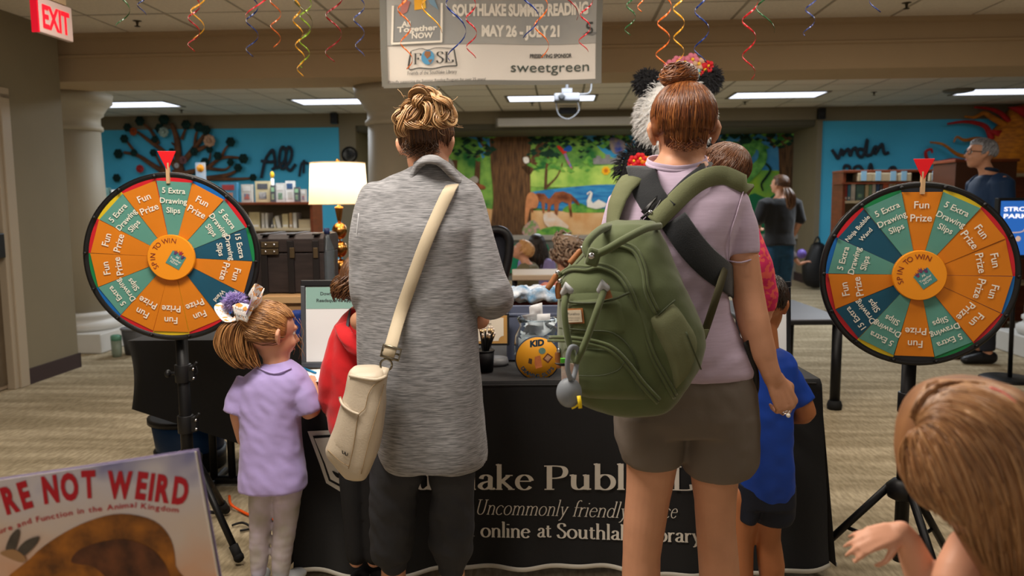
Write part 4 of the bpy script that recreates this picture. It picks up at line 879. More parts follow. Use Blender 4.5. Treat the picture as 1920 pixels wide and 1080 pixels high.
ch = thing('wooden_chest', 'dark wooden chest with metal latches behind the left wheel', 'chest', ((xa+xb)/2, 3.95, cz0))
b = MB(); b.box2(xa, xb, 3.8, 4.12, cz0, ct-.09); obj('chest_body', b, mCh, ch, bevel=.004)
b = MB(); b.prism([(xa-.004, y, z) for y, z in ((3.795, ct-.085), (4.125, ct-.085), (4.125, ct-.02), (4.08, ct), (3.84, ct), (3.795, ct-.02))], (xb-xa+.008, 0, 0)); obj('lid', b, mCh, ch, bevel=.004)
for px in (495, 545, 592):
    x_ = P(px, 480, 3.79).x; b = MB(); b.box2(x_-.015, x_+.015, 3.786, 3.80, cz0, ct-.03); b.box2(x_-.015, x_+.015, 3.79, 4.13, ct-.004, ct+.004); obj('strap_band', b, mChB, ch, bevel=.002)
for px, py in ((508, 462), (508, 474)): pass
for px, py, w, h in ((506, 459, 32, 11), (506, 472, 32, 11)):
    q = P(px, py, 3.785); b = MB(); b.box(q, (px2m(w, 3.8), .01, px2m(h, 3.8))); lt_ = obj('latch', b, mLat, ch, bevel=.002)
    b = MB()
    for dx in (-8, 8): b.ball(P(px+dx, py, 3.777), .006, 10, 6)
    obj('rivet', b, mChrome, lt_)
for px in (548, 592):
    q = P(px, 474, 3.785); b = MB(); b.box(q, (.022, .014, .05)); obj('latch', b, mLat, ch, bevel=.002)
# lamp
LD = 4.32; lc = P(637, 440, LD); lz0 = .836
lamp = thing('table_lamp', 'gold stacked ball table lamp with a glowing cream shade', 'lamp', (lc.x, LD, lz0))
mGold = M('lamp_gold', (190, 134, 70), .25, metal=1)
def zz(py): return P(637, py, LD).z
b = MB(); prof = [(.001, lz0+.0), (.085, lz0), (.085, lz0+.012), (.03, lz0+.02)]
b.lathe(prof, (lc.x, LD, 0), 32); obj('base', b, mGold, lamp)
for py in (433, 467, 501, 535, 562):
    r = px2m(14.5, LD)*.98; b = MB(); b.ball((lc.x, LD, zz(py)), (r, r, r*1.12), 28, 18); obj('gold_ball', b, mGold, lamp)
b = MB(); b.lathe([(.006, lz0), (.006, zz(420))], (lc.x, LD, 0), 12); b.lathe([(.008, zz(418)), (.012, zz(412)), (.022, zz(391)), (.023, zz(388)), (.008, zz(386)), (.006, zz(375)), (.004, zz(310)), (.003, zz(303))], (lc.x, LD, 0), 24); obj('neck', b, mGold, lamp)
b = MB(); b.ball((lc.x, LD, zz(301)), .01, 12, 8); obj('finial', b, mGold, lamp)
mSh = bpy.data.materials.new('lamp_shade_fabric'); mSh.use_nodes = True; nt = mSh.node_tree; bb = nt.nodes['Principled BSDF']; bb.inputs['Base Color'].default_value = lin((238, 214, 178)); bb.inputs['Roughness'].default_value = .8
tr = nt.nodes.new('ShaderNodeBsdfTranslucent'); tr.inputs[0].default_value = lin((255, 240, 218)); mxs = nt.nodes.new('ShaderNodeMixShader'); mxs.inputs[0].default_value = .26
nt.links.new(bb.outputs[0], mxs.inputs[1]); nt.links.new(tr.outputs[0], mxs.inputs[2]); nt.links.new(mxs.outputs[0], nt.nodes['Material Output'].inputs[0])
zt, zb = zz(306), zz(383); rt, rb = px2m(50.5, LD), px2m(54.5, LD)
b = MB(); R_ = []
for r, z in ((rb-.002, zb), (rb, zb), (rt, zt), (rt-.002, zt)): R_.append([Vector((lc.x+r*math.cos(j*math.pi/24), LD+r*math.sin(j*math.pi/24), z)) for j in range(48)])
b.loft(R_, 0, True, False); obj('lamp_shade', b, mSh, lamp)
for r, z in ((rt, zt), (rb, zb)):
    b = MB(); b.tube([Vector((lc.x+r*math.cos(j*math.pi/24), LD+r*math.sin(j*math.pi/24), z)) for j in range(49)], .003, 6); obj('shade_trim', b, M('shade_trim', (236, 206, 160), .6), lamp)
b = MB(); b.ball((lc.x, LD, (zt+zb)/2), .03, 16, 12); obj('bulb', b, M('bulb_glow', (255, 236, 206), .5, emis=9), lamp)
pl_ = bpy.data.lights.new('lamp_light', 'POINT'); pl_.energy = 3.6; pl_.color = (1, .86, .68); pl_.shadow_soft_size = .035; po = bpy.data.objects.new('lamp_light', pl_); SC.collection.objects.link(po); po.location = (lc.x, LD, (zt+zb)/2+.045)
q = P(612, 470, 3.9); b = MB(); c = Vector((P(615, 500, 3.85).x, 3.85, LZ)); t = cyl_thing('water_bottle', 'clear plastic bottle between the chest and the gold lamp', 'bottle', c, [(.001, 0), (.03, 0), (.032, .02), (.032, P(0, 470, 3.85).z-LZ), (.012, P(0, 450, 3.85).z-LZ), (.012, P(0, 440, 3.85).z-LZ), (.001, P(0, 440, 3.85).z-LZ)], M('clear_plastic', (200, 215, 225), .1, trans=.9))
b = MB(); b.lathe([(.014, P(0, 443, 3.85).z), (.014, P(0, 432, 3.85).z), (.001, P(0, 432, 3.85).z)], (c.x, c.y, 0), 16); obj('cap', b, M('cap_navy', (40, 50, 90), .5), t)
# ------------------------------------------------------------------ desk behind, bag, chair
DZ = .836; mMah = M('mahogany', (96, 36, 20), .35, var=.25, vs=5, stretch=(1, 6, 6))
dx0, dx1 = -1.06, .75
dk = thing('reception_desk', 'dark mahogany desk behind the printed table', 'desk', ((dx0+dx1)/2, 4.1, 0))
b = MB(); b.box2(dx0, dx1, 4.15, 4.8, DZ-.035, DZ); obj('desk_top', b, mMah, dk, bevel=.01)
b = MB(); b.box2(dx0+.04, dx1-.04, 4.2, 4.75, .02, DZ-.07); obj('pedestal', b, mMah, dk, bevel=.004)
b = MB(); b.box2(dx0+.02, dx1-.02, 4.18, 4.77, DZ-.07, DZ-.035); obj('apron', b, M('mahogany_dark', (48, 18, 12), .4), dk)
rr = random.Random(9); b = MB()
for i in range(46):
    px = rr.uniform(958, 1044); q = P(px, rr.uniform(542, 562), 4.1+rr.uniform(-.08, .12)); q.z = max(q.z, DZ+.025); b.ball(q, (rr.uniform(.03, .055), .04, rr.uniform(.018, .03)), 8, 6)
t = thing('gift_bags', 'heap of clear bags with blue and white party favours on the desk', 'bag', tuple(P(1002, 550, 4.1)), kind='stuff')
blob('bag_heap', b, M('bag_blue_white', (96, 150, 190), .25, col2=(225, 230, 238), vs=16, bump=.6, bs=40, bdist=.01), t, .012, 3, folds(.01, 30, 30))
# office chair behind
t = thing('office_chair', 'black high backed office chair right of the grey cardigan', 'chair', (P(935, 500, 4.9).x, 5.1, 0))
q0 = P(925, 470, 4.9); b = MB(); b.tube(smooth_path([P(905, 520, 4.9), P(906, 455, 4.9), P(922, 433, 4.9), P(944, 434, 4.9), P(955, 452, 4.9), P(952, 490, 4.9), P(944, 525, 4.9)]), .028, 10); obj('back_frame', b, mBlack, t)
b = MB(); b.loft([[P(x, y, 4.93) for x, y in ((908, 520), (908, 456), (925, 438), (942, 440), (951, 456), (942, 525))], [P(x, y, 4.95) for x, y in ((908, 520), (908, 456), (925, 438), (942, 440), (951, 456), (942, 525))]], 0, False); obj('mesh_back', b, M('chair_mesh', (34, 36, 44), .9), t)
b = MB(); b.box((q0.x, 5.2, .46), (.5, .48, .08)); obj('seat', b, mBlack, t, bevel=.03)
b = MB(); b.tube([(q0.x, 5.2, .42), (q0.x, 5.2, .1)], .03, 12); b.tube([(q0.x+.05, 4.96, .5), P(940, 520, 4.95)], .02, 8); obj('gas_lift', b, mBlack, t)
for i in range(5):
    a = i*2*math.pi/5; b = MB(); b.tube([(q0.x, 5.2, .1), (q0.x+.28*math.cos(a), 5.2+.28*math.sin(a), .07)], .018, 8); b.ball((q0.x+.28*math.cos(a), 5.2+.28*math.sin(a), .03), .03, 10, 8); obj('leg', b, mBlack, t)
# cream low table + green panel
t = thing('craft_table', 'low cream table in front of the toddler', 'table', (P(985, 500, 5.6).x, 5.7, 0)); zc = P(985, 512, 5.75).z
b = MB(); b.box2(P(960, 500, 5.6).x, P(1075, 500, 5.6).x, 5.6, 6.1, zc-.04, zc); obj('table_top', b, M('cream_laminate', (206, 186, 160), .5), t, bevel=.006)
for px in (965, 1070):
    for y_ in (5.65, 6.05): b = MB(); b.tube([(P(px, 500, 5.6).x, y_, 0), (P(px, 500, 5.6).x, y_, zc-.04)], .02, 8); obj('leg', b, mBlkM, t)
t = thing('green_play_panel', 'bright green cut-out panel on the stage front', 'play panel', tuple(PR(990, 480, 13.5)), room=True)
b = MB(); b.prism([PR(x, y, 13.55) for x, y in ((945, 452), (958, 458), (1000, 458), (1012, 456), (1026, 458), (1030, 468), (1018, 478), (1006, 492), (1000, 512), (945, 512))], (0, .05, 0)); obj('panel', b, M('foam_green', (12, 124, 84), .7), t, room=True)
b = MB(); b.prism([PR(x, y, 13.52) for x, y in ((970, 493), (978, 488), (990, 490), (998, 497), (988, 503), (972, 501))], (0, .03, 0)); obj('dark_spot', b, mBlack, t, room=True)

# ------------------------------------------------------------------ bookcases
mWoodS = M('shelf_wood', (110, 52, 26), .45, var=.2, vs=6, stretch=(1, 1, 5)); mShelfE = M('shelf_cream', (190, 172, 140), .6)
def bookcase(label, xa, xb, Yf, dep, H_, shelves, grpn):
    t = thing('bookcase', label, 'bookcase', ((xa+xb)/2, Yf+dep/2, 0), room=True)
    for x_ in (xa, (xa+xb)/2, xb):
        b = MB(); b.box2(x_-.015, x_+.015, Yf, Yf+dep, 0, H_); obj('side_panel', b, mWoodS, t, room=True)
    b = MB(); b.box2(xa, xb, Yf+dep-.01, Yf+dep, .05, H_-.03); obj('back_panel', b, M('shelf_back', (120, 104, 80), .8), t, room=True)
    b = MB(); b.box2(xa-.02, xb+.02, Yf-.015, Yf+dep, H_-.03, H_); obj('top_board', b, mWoodS, t, room=True, bevel=.004)
    for z in shelves: b = MB(); b.box2(xa+.01, xb-.01, Yf+.01, Yf+dep-.01, z-.03, z); obj('shelf', b, mShelfE, t, room=True)
    return t
BCOL = [(196, 190, 180), (70, 130, 160), (190, 160, 120), (150, 190, 150), (214, 210, 204), (90, 90, 96), (190, 100, 70), (60, 90, 130), (205, 190, 150), (160, 60, 60), (120, 150, 120), (226, 222, 216), (88, 120, 116)]
CN = {0: 'pale grey', 1: 'blue', 2: 'tan', 3: 'light green', 4: 'white', 5: 'charcoal', 6: 'orange brown', 7: 'navy', 8: 'cream', 9: 'red', 10: 'moss green', 11: 'bright white', 12: 'teal'}
ORD = ['first', 'second', 'third', 'fourth', 'fifth', 'sixth', 'seventh', 'eighth', 'ninth', 'tenth', 'eleventh', 'twelfth', 'thirteenth', 'fourteenth', 'fifteenth', 'sixteenth', 'seventeenth', 'eighteenth', 'nineteenth', 'twentieth']
def book(x, w, Yf, z, h, dep, ci, label, grp, lean=0, cover=True):
    t = thing('book', label, 'book', (x+w/2, Yf+dep/2, z), grp, room=True); cm = M('book_%d' % ci, BCOL[ci], .5, var=.12, vs=9)
    T = Matrix.Translation((x+w/2, 0, z)) @ Matrix.Rotation(lean, 4, 'Y') @ Matrix.Translation((-x-w/2, 0, -z))
    def add(nm, bx_, m):
        b = MB(); b.box2(*bx_); b.v = [tuple(T @ Vector(v)) for v in b.v]; obj(nm, b, m, t, room=True)
    if cover:
        add('cover', (x, x+w, Yf, Yf+dep, z, z+h), cm); add('cover_print', (x+w*.15, x+w*.85, Yf-.002, Yf, z+h*.62, z+h*.88), M('book_%d' % ((ci*5+4) % 13), BCOL[(ci*5+4) % 13], .5, var=.12, vs=9)); add('cover_print', (x+w*.25, x+w*.75, Yf-.002, Yf, z+h*.15, z+h*.48), M('bookart_%d' % ((ci*3+6) % 13), BCOL[(ci*3+6) % 13], .5, col2=BCOL[(ci*7+1) % 13], vs=20))
    else:
        add('spine', (x, x+w, Yf, Yf+dep, z, z+h), cm); add('spine_label', (x+w*.1, x+w*.9, Yf-.002, Yf, z+.015, z+.04), M('book_11', BCOL[11], .5, var=.12, vs=9))
rb_ = random.Random(21)
Yl = 9.0; HL = PR(500, 379, Yl).z
bookcase('long wooden bookcase in front of the paper tree wall', PR(180, 400, Yl).x, PR(584, 400, Yl).x, Yl, .38, HL, (.35, .70, PR(500, 428, Yl).z), 'l')
cnt = 0
for px, w, h, ci in ((190, 16, 30, 12), (208, 12, 26, 4), (222, 14, 30, 3), (413, 35, 38, 1), (452, 22, 34, 0), (477, 30, 40, 8), (508, 9, 32, 5), (517, 17, 36, 4), (534, 17, 40, 11), (552, 10, 28, 5), (563, 10, 24, 0)):
    q = PR(px, 379, Yl+.03); w_ = px2m(w, Yl)*.96
    book(q.x, w_, Yl+.03+.02*(cnt % 3), HL, px2m(h, Yl), .06, ci, '%s book standing upright on the left bookcase top, %s from the left' % (CN[ci], ORD[cnt]), 'books on the left bookcase top'); cnt += 1
zs = PR(500, 428, Yl).z; cnt = 0
for px, w, h, ci, ln in ((468, 22, 34, 8, 0), (491, 6, 32, 0, 0), (498, 5, 32, 4, 0), (508, 4, 22, 5, .15), (514, 4, 22, 8, -.15), (520, 8, 26, 11, -.2), (530, 12, 30, 8, 0), (543, 6, 32, 2, 0), (550, 7, 32, 4, 0)):
    q = PR(px, 428, Yl+.05); book(q.x, px2m(w, Yl)*.92, Yl+.05, zs, px2m(h, Yl)*.9, .18, ci, '%s book on the second shelf of the left bookcase, %s from the left' % (CN[ci], ORD[cnt]), 'books on the left bookcase shelf', ln, False); cnt += 1
t = thing('cardboard_box', 'small pale box at the end of the left bookcase shelf', 'box', tuple(PR(572, 428, Yl+.05)), room=True)
q = PR(560, 428, Yl+.05); b = MB(); b.box2(q.x, q.x+.14, Yl+.05, Yl+.2, zs, zs+.1); obj('carton', b, mShelfE, t, room=True, bevel=.004)
q = PR(361, 312, Yl); t = thing('picture_card', 'white card with an orange ball standing behind the left wheel top', 'card', (q.x, Yl+.2, HL), room=True)
b = MB(); b.box2(q.x-.06, q.x+.06, Yl+.2, Yl+.21, HL, PR(361, 303, Yl).z); b.box2(q.x-.04, q.x+.04, Yl+.14, Yl+.26, HL, HL+.012); obj('card', b, M('card_blue_white', (224, 220, 214), .5, col2=(70, 150, 200), vs=4), t, room=True)
b = MB(); b.lathe([(.045, 0), (.045, .004)], (q.x, Yl+.198, PR(361, 314, Yl).z), 20, T=Matrix.Rotation(math.pi/2, 4, 'X')); obj('orange_ball', b, M('ball_orange', (232, 150, 20), .5), t, room=True)
q = PR(502, 340, Yl); t = thing('toy_figure', 'small toy with a yellow head standing among the books', 'toy', (q.x, Yl+.15, HL), room=True); b = MB(); b.tube([(q.x, Yl+.15, HL), (q.x, Yl+.15, PR(502, 334, Yl).z)], .02, 10); obj('body', b, mWhite, t, room=True)
b = MB(); b.ball((q.x, Yl+.15, PR(502, 327, Yl).z), (.024, .024, .04), 12, 8); obj('head', b, M('toy_yellow', (226, 176, 30), .5), t, room=True)
Yr = 9.2; HR = PR(1600, 319, Yr).z; zR1 = PR(1600, 376, Yr).z
bookcase('tall wooden bookcase of books and discs behind the right wheel', PR(1581, 400, Yr).x, PR(1800, 400, Yr).x, Yr, .36, HR, (.3, .62, .95, zR1), 'r')
cnt = 0
for px, w, h, ci in ((1583, 5, 30, 9), (1589, 5, 30, 1), (1595, 8, 32, 4), (1605, 15, 30, 12), (1622, 6, 30, 8), (1629, 5, 30, 10), (1635, 6, 31, 0), (1642, 6, 31, 7), (1649, 5, 30, 5), (1655, 10, 31, 6), (1666, 6, 31, 0), (1673, 6, 31, 8), (1680, 6, 31, 12), (1687, 7, 31, 4), (1732, 7, 30, 2), (1740, 6, 30, 10), (1747, 8, 31, 1), (1756, 7, 31, 0), (1764, 8, 30, 12), (1773, 8, 31, 5)):
    q = PR(px, 376, Yr+.04); book(q.x, px2m(w, Yr)*.92, Yr+.04, zR1, px2m(h, Yr)*.95, .16, ci, '%s book in the right bookcase row, %s from the left' % (CN[ci], ORD[cnt]), 'books in the right bookcase', 0, w > 12); cnt += 1
cnt = 0
for px, w in ((1607, 26), (1634, 28), (1662, 18), (1682, 24), (1740, 30), (1772, 20)):
    q = PR(px, 340, Yr+.0); b = MB(); b.box2(q.x, q.x+px2m(w, Yr)*.96, Yr-.03, Yr+.14, PR(px, 340, Yr).z, PR(px, 325, Yr).z)
    t = thing('disc_box', 'cream disc box along the top row, %s from the left' % ORD[cnt], 'box', (q.x, Yr, PR(px, 340, Yr).z), 'cream disc boxes', room=True); obj('box', b, mShelfE, t, room=True, bevel=.004); cnt += 1
    b = MB(); b.box2(q.x+.03, q.x+.09, Yr-.034, Yr-.03, PR(px, 339, Yr).z, PR(px, 321, Yr).z); obj('blue_label', b, M('label_blue', (150, 196, 224), .5), t, room=True)
q = PR(1600, 340, Yr); b = MB(); b.box2(PR(1590, 0, Yr).x, PR(1798, 0, Yr).x, Yr-.03, Yr+.3, PR(1600, 342, Yr).z-.02, PR(1600, 342, Yr).z); obj('disc_shelf', b, mWoodS, bpy.data.objects['bookcase.001'], room=True)
# wooden end panel behind the man, lower shelf
Yp = 8.4; t = thing('wooden_cabinet', 'tall plain brown cabinet behind the man in navy', 'cabinet', (PR(1848, 400, Yp).x, Yp, 0), room=True)
xa, xb = PR(1790, 350, Yp).x, PR(1905, 350, Yp).x; zt_ = PR(1850, 298, Yp).z
b = MB(); b.box2(xa, xb, Yp, Yp+.5, .06, zt_-.03); obj('carcass', b, M('cabinet_wood', (74, 40, 22), .5, var=.12, vs=3, stretch=(1, 1, 4)), t, room=True, bevel=.004)
b = MB(); b.box2(xa-.015, xb+.015, Yp-.015, Yp+.51, zt_-.03, zt_); obj('top_board', b, mWoodS, t, room=True, bevel=.004)
b = MB(); b.box2(xa+.02, xb-.02, Yp+.02, Yp+.48, 0, .06); obj('plinth', b, mWoodS, t, room=True)
q = PR(1912, 340, Yr); b = MB(); t = thing('display_shelf', 'cream display shelf at the right edge beyond the cabinet', 'shelf', (q.x, Yr, 0), room=True)
for py in (325, 392, 460, 530): z = PR(1910, py, 8.7).z; b.box2(PR(1903, 0, 8.7).x, PR(1990, 0, 8.7).x, 8.7, 9.0, z-.03, z)
obj('shelf', b, mShelfE, t, room=True, kind='stuff'); b = MB(); b.box2(PR(1903, 0, 8.7).x, PR(1990, 0, 8.7).x, 9.0, 9.02, 0, PR(1910, 325, 8.7).z); obj('back_panel', b, mWoodS, t, room=True)
# parking screen on stand
sd = 5.75; t = thing('sign_stand', 'black floor stand holding the blue stroller parking screen', 'stand', tuple(PZ(1888, 714, 0)))
ps = PZ(1888, 712, 0)
b = MB(); b.lathe([(.001, .0), (.19, .0), (.19, .012), (.17, .022), (.001, .022)], ps, 40); obj('base', b, mBlkM, t)
b = MB(); b.tube([ps+Vector((.02, 0, .02)), Vector((ps.x+.0, ps.y, P(1888, 480, sd).z))], .016, 12); obj('pole', b, mBlkM, t)
sx0, sx1, sz0, sz1 = P(1873, 400, sd).x, P(1873, 400, sd).x+.42, P(1880, 486, sd).z, P(1880, 371, sd).z; yS = ps.y-.03
t = thing('parking_screen', 'blue screen reading STROLLER PARKING at the right edge', 'screen', ((sx0+sx1)/2, yS, sz0))
b = MB(); b.box2(sx0, sx1, yS-.04, yS+.01, sz0, sz1); obj('bezel', b, mBlack, t, bevel=.005)
b = MB(); b.box2(sx0+.018, sx1-.018, yS-.043, yS-.04, sz0+.03, sz1-.022); scn = obj('screen', b, M('screen_blue', (40, 96, 176), .3, emis=.35), t)
b = MB()
for s_, py in (('STROLLER', 396), ('PARKING', 409)): put(b, sans(s_, .03), lambda x, y, py=py: Vector((sx0+.04+x, yS-.045, P(1890, py, sd).z+y)), .032, w=.30, align=0)
obj('lettering', b, M('screen_white', (235, 235, 240), .4, emis=.5), scn)
b = MB(); q = P(1898, 435, sd); b.tube(smooth_path([Vector((q.x-.05, yS-.045, q.z+.05)), Vector((q.x-.03, yS-.045, q.z)), Vector((q.x+.07, yS-.045, q.z)), Vector((q.x+.1, yS-.045, q.z+.03))]), .004, 6)
for dx in (-.02, .05): b.ball((q.x+dx, yS-.045, q.z-.05), (.02, .003, .02), 12, 8)
obj('stroller_icon', b, M('screen_icon', (200, 170, 150), .4, emis=.3), scn)
# activity table behind
t = thing('activity_table', 'grey topped low table with black edge behind the boy in blue', 'table', (1.85, 5.3, 0)); zt_ = P(1530, 600, 5.0).z
xa, xb = P(1400, 600, 5.0).x, P(1592, 600, 5.0).x
b = MB(); b.box2(xa, xb, 5.0, 6.0, zt_-.03, zt_+.004); obj('table_top', b, M('table_top_grey', (112, 114, 122), .4, var=.05, vs=3), t, bevel=.006)
b = MB(); b.box2(xa-.005, xb+.005, 4.99, 6.01, zt_-.032, zt_-.002); obj('black_edge', b, mBlack, t, bevel=.006)
for lx_ in (xb-.06, xa+.06):
    for ly in (5.03, 5.9): b = MB(); b.tube([(lx_, ly, .0), (lx_, ly, zt_-.03)], .032, 16); lg = obj('leg', b, mBlkM, t); b = MB(); b.lathe([(.045, .001), (.048, .03), (.04, .055), (.032, .06)], (lx_, ly, 0), 16); obj('foot_cap', b, mRub, lg)
# items by left column
q = PZR(218, 648, 0)
t = thing('drink_bottle', 'pale green tumbler at the foot of the left column', 'bottle', (q.x+.1, 6.72, 0), room=True); c = Vector((PR(218, 640, 6.75).x, 6.75, .0))
b = MB(); b.lathe([(.001, 0), (.036, 0), (.042, .04), (.045, .15), (.001, .15)], c, 20); obj('body', b, M('tumbler', (128, 140, 124), .4), t, room=True)
b = MB(); b.lathe([(.046, .15), (.046, .19), (.03, .20), (.001, .20)], c, 20); obj('lid', b, M('tumbler_lid', (96, 150, 128), .4), t, room=True)
c = Vector((PR(252, 640, 6.9).x+.02, 6.9, 0)); t = thing('waste_basket', 'small grey basket beside the pale green tumbler', 'basket', tuple(c), room=True)
b = MB(); b.lathe([(.001, .004), (.10, .004), (.125, .24), (.118, .24), (.095, .02), (.001, .02)], c, 24); obj('body', b, M('basket_grey', (84, 84, 86), .6), t, room=True)
b = MB(); b.lathe([(.126, .225), (.132, .235), (.126, .245), (.118, .24)], c, 24); obj('rim', b, M('basket_rim', (110, 110, 112), .5), t, room=True)
# ================================================================== ON THE FRONT TABLE
def sign_frame(name, label, cat, x0, x1, y0, y1, d, lean=.10, base=True):
    """standing frame; pixel box of its outer edge, leaning back"""
    p = P(x0, y1, d); q = P(x1, y1, d); zt = P(x0, y0, d).z; w = q.x-p.x; h = (zt-p.z)/math.cos(lean)
    o = Vector((p.x, p.y, TZ+.012)); h = (zt-o.z)/math.cos(lean); u = Vector((1, 0, 0)); v = Vector((0, math.sin(lean), math.cos(lean))); n = u.cross(v)
    return thing(name, label, cat, (p.x+w/2, p.y, TZ)), o, u, v, n, w, h
def slab(mb, o, u, v, n, x0, x1, y0, y1, z0, z1, mi=0):
    mb.prism([o+u*x0+v*y0+n*z0, o+u*x1+v*y0+n*z0, o+u*x1+v*y1+n*z0, o+u*x0+v*y1+n*z0], n*(z1-z0), mi)
mFrm = M('sign_frame_black', (24, 24, 27), .35); mPaper = M('paper_white', (222, 224, 226), .6, var=.01, vs=5); mSage = M('sage_print', (132, 170, 162), .6); mInk = M('ink_dark', (40, 48, 52), .6)
t, o, u, v, n, w, h = sign_frame('tabletop_sign', 'black framed sign about downloading the reading app, beside the red hoodie', 'sign', 566, 690, 527, 690, 2.98)
b = MB(); slab(b, o, u, v, n, 0, w, 0, h, -.008, 0); obj('backing', b, mFrm, t)
for q in ((0, w, 0, .02), (0, w, h-.022, h), (0, .016, .02, h-.022), (w-.016, w, .02, h-.022)): b = MB(); slab(b, o, u, v, n, *q, 0, .008); obj('frame_rail', b, M('frame_rail', (88, 92, 98), .3, metal=.4) if q[2] == .02 or q[3] == .02 else mFrm, t, bevel=.002)
b = MB(); slab(b, o, u, v, n, .018, w-.018, .022, h-.026, .0, .002); pg = obj('poster', b, mPaper, t)
b = MB(); slab(b, o, u, v, n, .019, w-.019, h-.11, h-.027, .002, .003); obj('sage_band', b, mSage, pg)
b = MB()
for s_, yy, ww in (('Download the', h-.058, .105), ('Readsquared app', h-.084, .135)): put(b, sans(s_, .02), lambda x, y, yy=yy: o+u*(w/2-.0+x)+v*(yy+y)+n*.0035, .013, w=ww)
obj('lettering', b, mInk, pg)
b = MB(); slab(b, o, u, v, n, w-.1, w-.06, h-.175, h-.17, .002, .003); slab(b, o, u, v, n, w-.11, w-.05, .06, .065, .002, .003); obj('fine_print', b, M('print_grey', (160, 165, 175), .6), pg)
b = MB(); slab(b, o-v*.01, u, Vector((0, 1, 0)), Vector((0, 0, 1)), -.005, w+.005, -.03, .10, -.011, .0); obj('foot', b, mFrm, t, bevel=.002)
# certificate
t, o, u, v, n, w, h = sign_frame('framed_certificate', 'gold and cream golden ticket certificate in a black frame', 'picture frame', 820, 955, 586, 658, 3.05, .12)
o = Vector((o.x, o.y, TZ+.004)); h0 = .075
b = MB(); slab(b, o, u, v, n, w*.6, w*.75, 0, h, -.018, -.006); slab(b, o-v*.0, u, Vector((0, 1, 0)), Vector((0, 0, 1)), w*.55, w*.95, -.02, .09, 0, .004); obj('easel', b, M('acrylic', (170, 175, 180), .1, trans=.6), t)
b = MB(); slab(b, o, u, v, n, 0, w, h0, h, -.005, .004); obj('frame', b, mFrm, t, bevel=.003)
b = MB(); slab(b, o, u, v, n, .008, w-.008, h0+.008, h-.008, .004, .005); gp = obj('gold_mount', b, M('gold_paper', (176, 134, 74), .5, var=.05), t)
b = MB(); i_ = .022; c_ = .02; xx0, xx1, yy0, yy1 = i_, w-i_, h0+i_*.8, h-i_*.8
pts = [(xx0+c_, yy0), (xx1-c_, yy0)]+[(xx1-c_*math.cos(a), yy0+c_*math.sin(a)) for a in [k*math.pi/12 for k in range(1, 6)]]+[(xx1, yy0+c_), (xx1, yy1), (xx0, yy1), (xx0, yy0+c_)]
b.prism([o+u*a+v*c+n*.005 for a, c in pts], n*.0006); obj('cream_ticket', b, M('cream_paper', (214, 204, 186), .6), gp)
b = MB()
for s_, yy, ww in (('GOLDEN TICKET BY', h-.030, .10), ('READING 25 HOURS', h-.044, .10), ('READING 40 HOURS', h-.058, .10)): put(b, sans(s_, .0), lambda x, y, yy=yy: o+u*(w-.12+x)+v*(yy+y)+n*.0062, .006, w=ww)
obj('lettering', b, mInk, gp)
b = MB(); put(b, sans('Earn', .03), lambda x, y: o+u*(w-.135+x)+v*(h-.018+y)+n*.0062, .008); obj('red_lettering', b, M('red_print', (190, 40, 50), .6), gp)
# pencil cup
c = Vector((P(908, 690, 2.93).x, 2.93, TZ+.004)); hz = P(908, 657, 2.93).z
t = thing('pencil_cup', 'black mesh cup on the table right of the grey cardigan', 'pencil cup', tuple(c))
b = MB(); b.lathe([(.001, .002), (.034, .002), (.038, hz-c.z), (.036, hz-c.z), (.032, .006), (.001, .006)], c, 28); obj('cup', b, M('mesh_black', (22, 22, 24), .5, metal=.3), t)
b = MB(); b.lathe([(.0385, hz-c.z-.004), (.041, hz-c.z), (.0385, hz-c.z+.003), (.036, hz-c.z)], c, 28); obj('rim', b, mBlkM, t)
rr = random.Random(4); mPen = M('pencil_black', (16, 17, 20), .3); mFer = M('ferrule', (196, 170, 130), .3, metal=.9); mEra = M('eraser', (216, 200, 186), .7)
for i in range(12):
    a = i*2.4; r0, r1 = .018*rr.random(), .024+.014*rr.random(); zt_ = P(0, rr.uniform(616, 632), 2.93).z
    p0 = c+Vector((r0*math.cos(a+3), r0*math.sin(a+3), .01)); p1 = Vector((c.x+.012+r1*math.cos(a), c.y+r1*math.sin(a), zt_)); dr = (p1-p0).normalized()
    pt = thing('pencil', 'black pencil with a pale eraser standing in the mesh cup', 'pencil', tuple(p0), 'pencils in the mesh cup')
    b = MB(); b.tube([p0, p1-dr*.022], .0038, 6, sm=False); obj('shaft', b, mPen, pt); b = MB(); b.tube([p1-dr*.022, p1-dr*.009], .0042, 8); obj('ferrule', b, mFer, pt); b = MB(); b.tube([p1-dr*.009, p1], .0038, 8); obj('eraser', b, mEra, pt)
# jar with slips
jd = 2.93; jc = Vector((P(1008, 655, jd).x, jd, 0)); jr = px2m(45, jd); jz = TZ+.004
t = thing('glass_jar', 'round glass jar full of white paper slips on the black cloth', 'jar', (jc.x, jc.y, jz)); hz = P(0, 604, jd).z-jz
mGl = M('jar_glass', (225, 235, 240), .03, trans=1.0); mGl.node_tree.nodes['Principled BSDF'].inputs['IOR'].default_value = 1.2
b = MB(); b.lathe([(.001, .002), (jr*.72, .002), (jr*.97, hz*.25), (jr, hz*.45), (jr*.95, hz*.68), (jr*.8, hz*.82), (jr*.74, hz*.88), (jr*.82, hz*.95), (jr*.84, hz), (jr*.79, hz), (jr*.72, hz*.9), (jr*.77, hz*.82), (jr*.92, hz*.67), (jr*.96, hz*.45), (jr*.93, hz*.26), (jr*.70, .008), (.001, .008)], (jc.x, jc.y, jz), 40); obj('bowl', b, mGl, t)
b = MB(); b.tube([(jc.x+jr*.83*math.cos(k*math.pi/20), jc.y+jr*.83*math.sin(k*math.pi/20), jz+hz) for k in range(41)], .004, 8); obj('lip', b, mGl, t)
rr = random.Random(12)
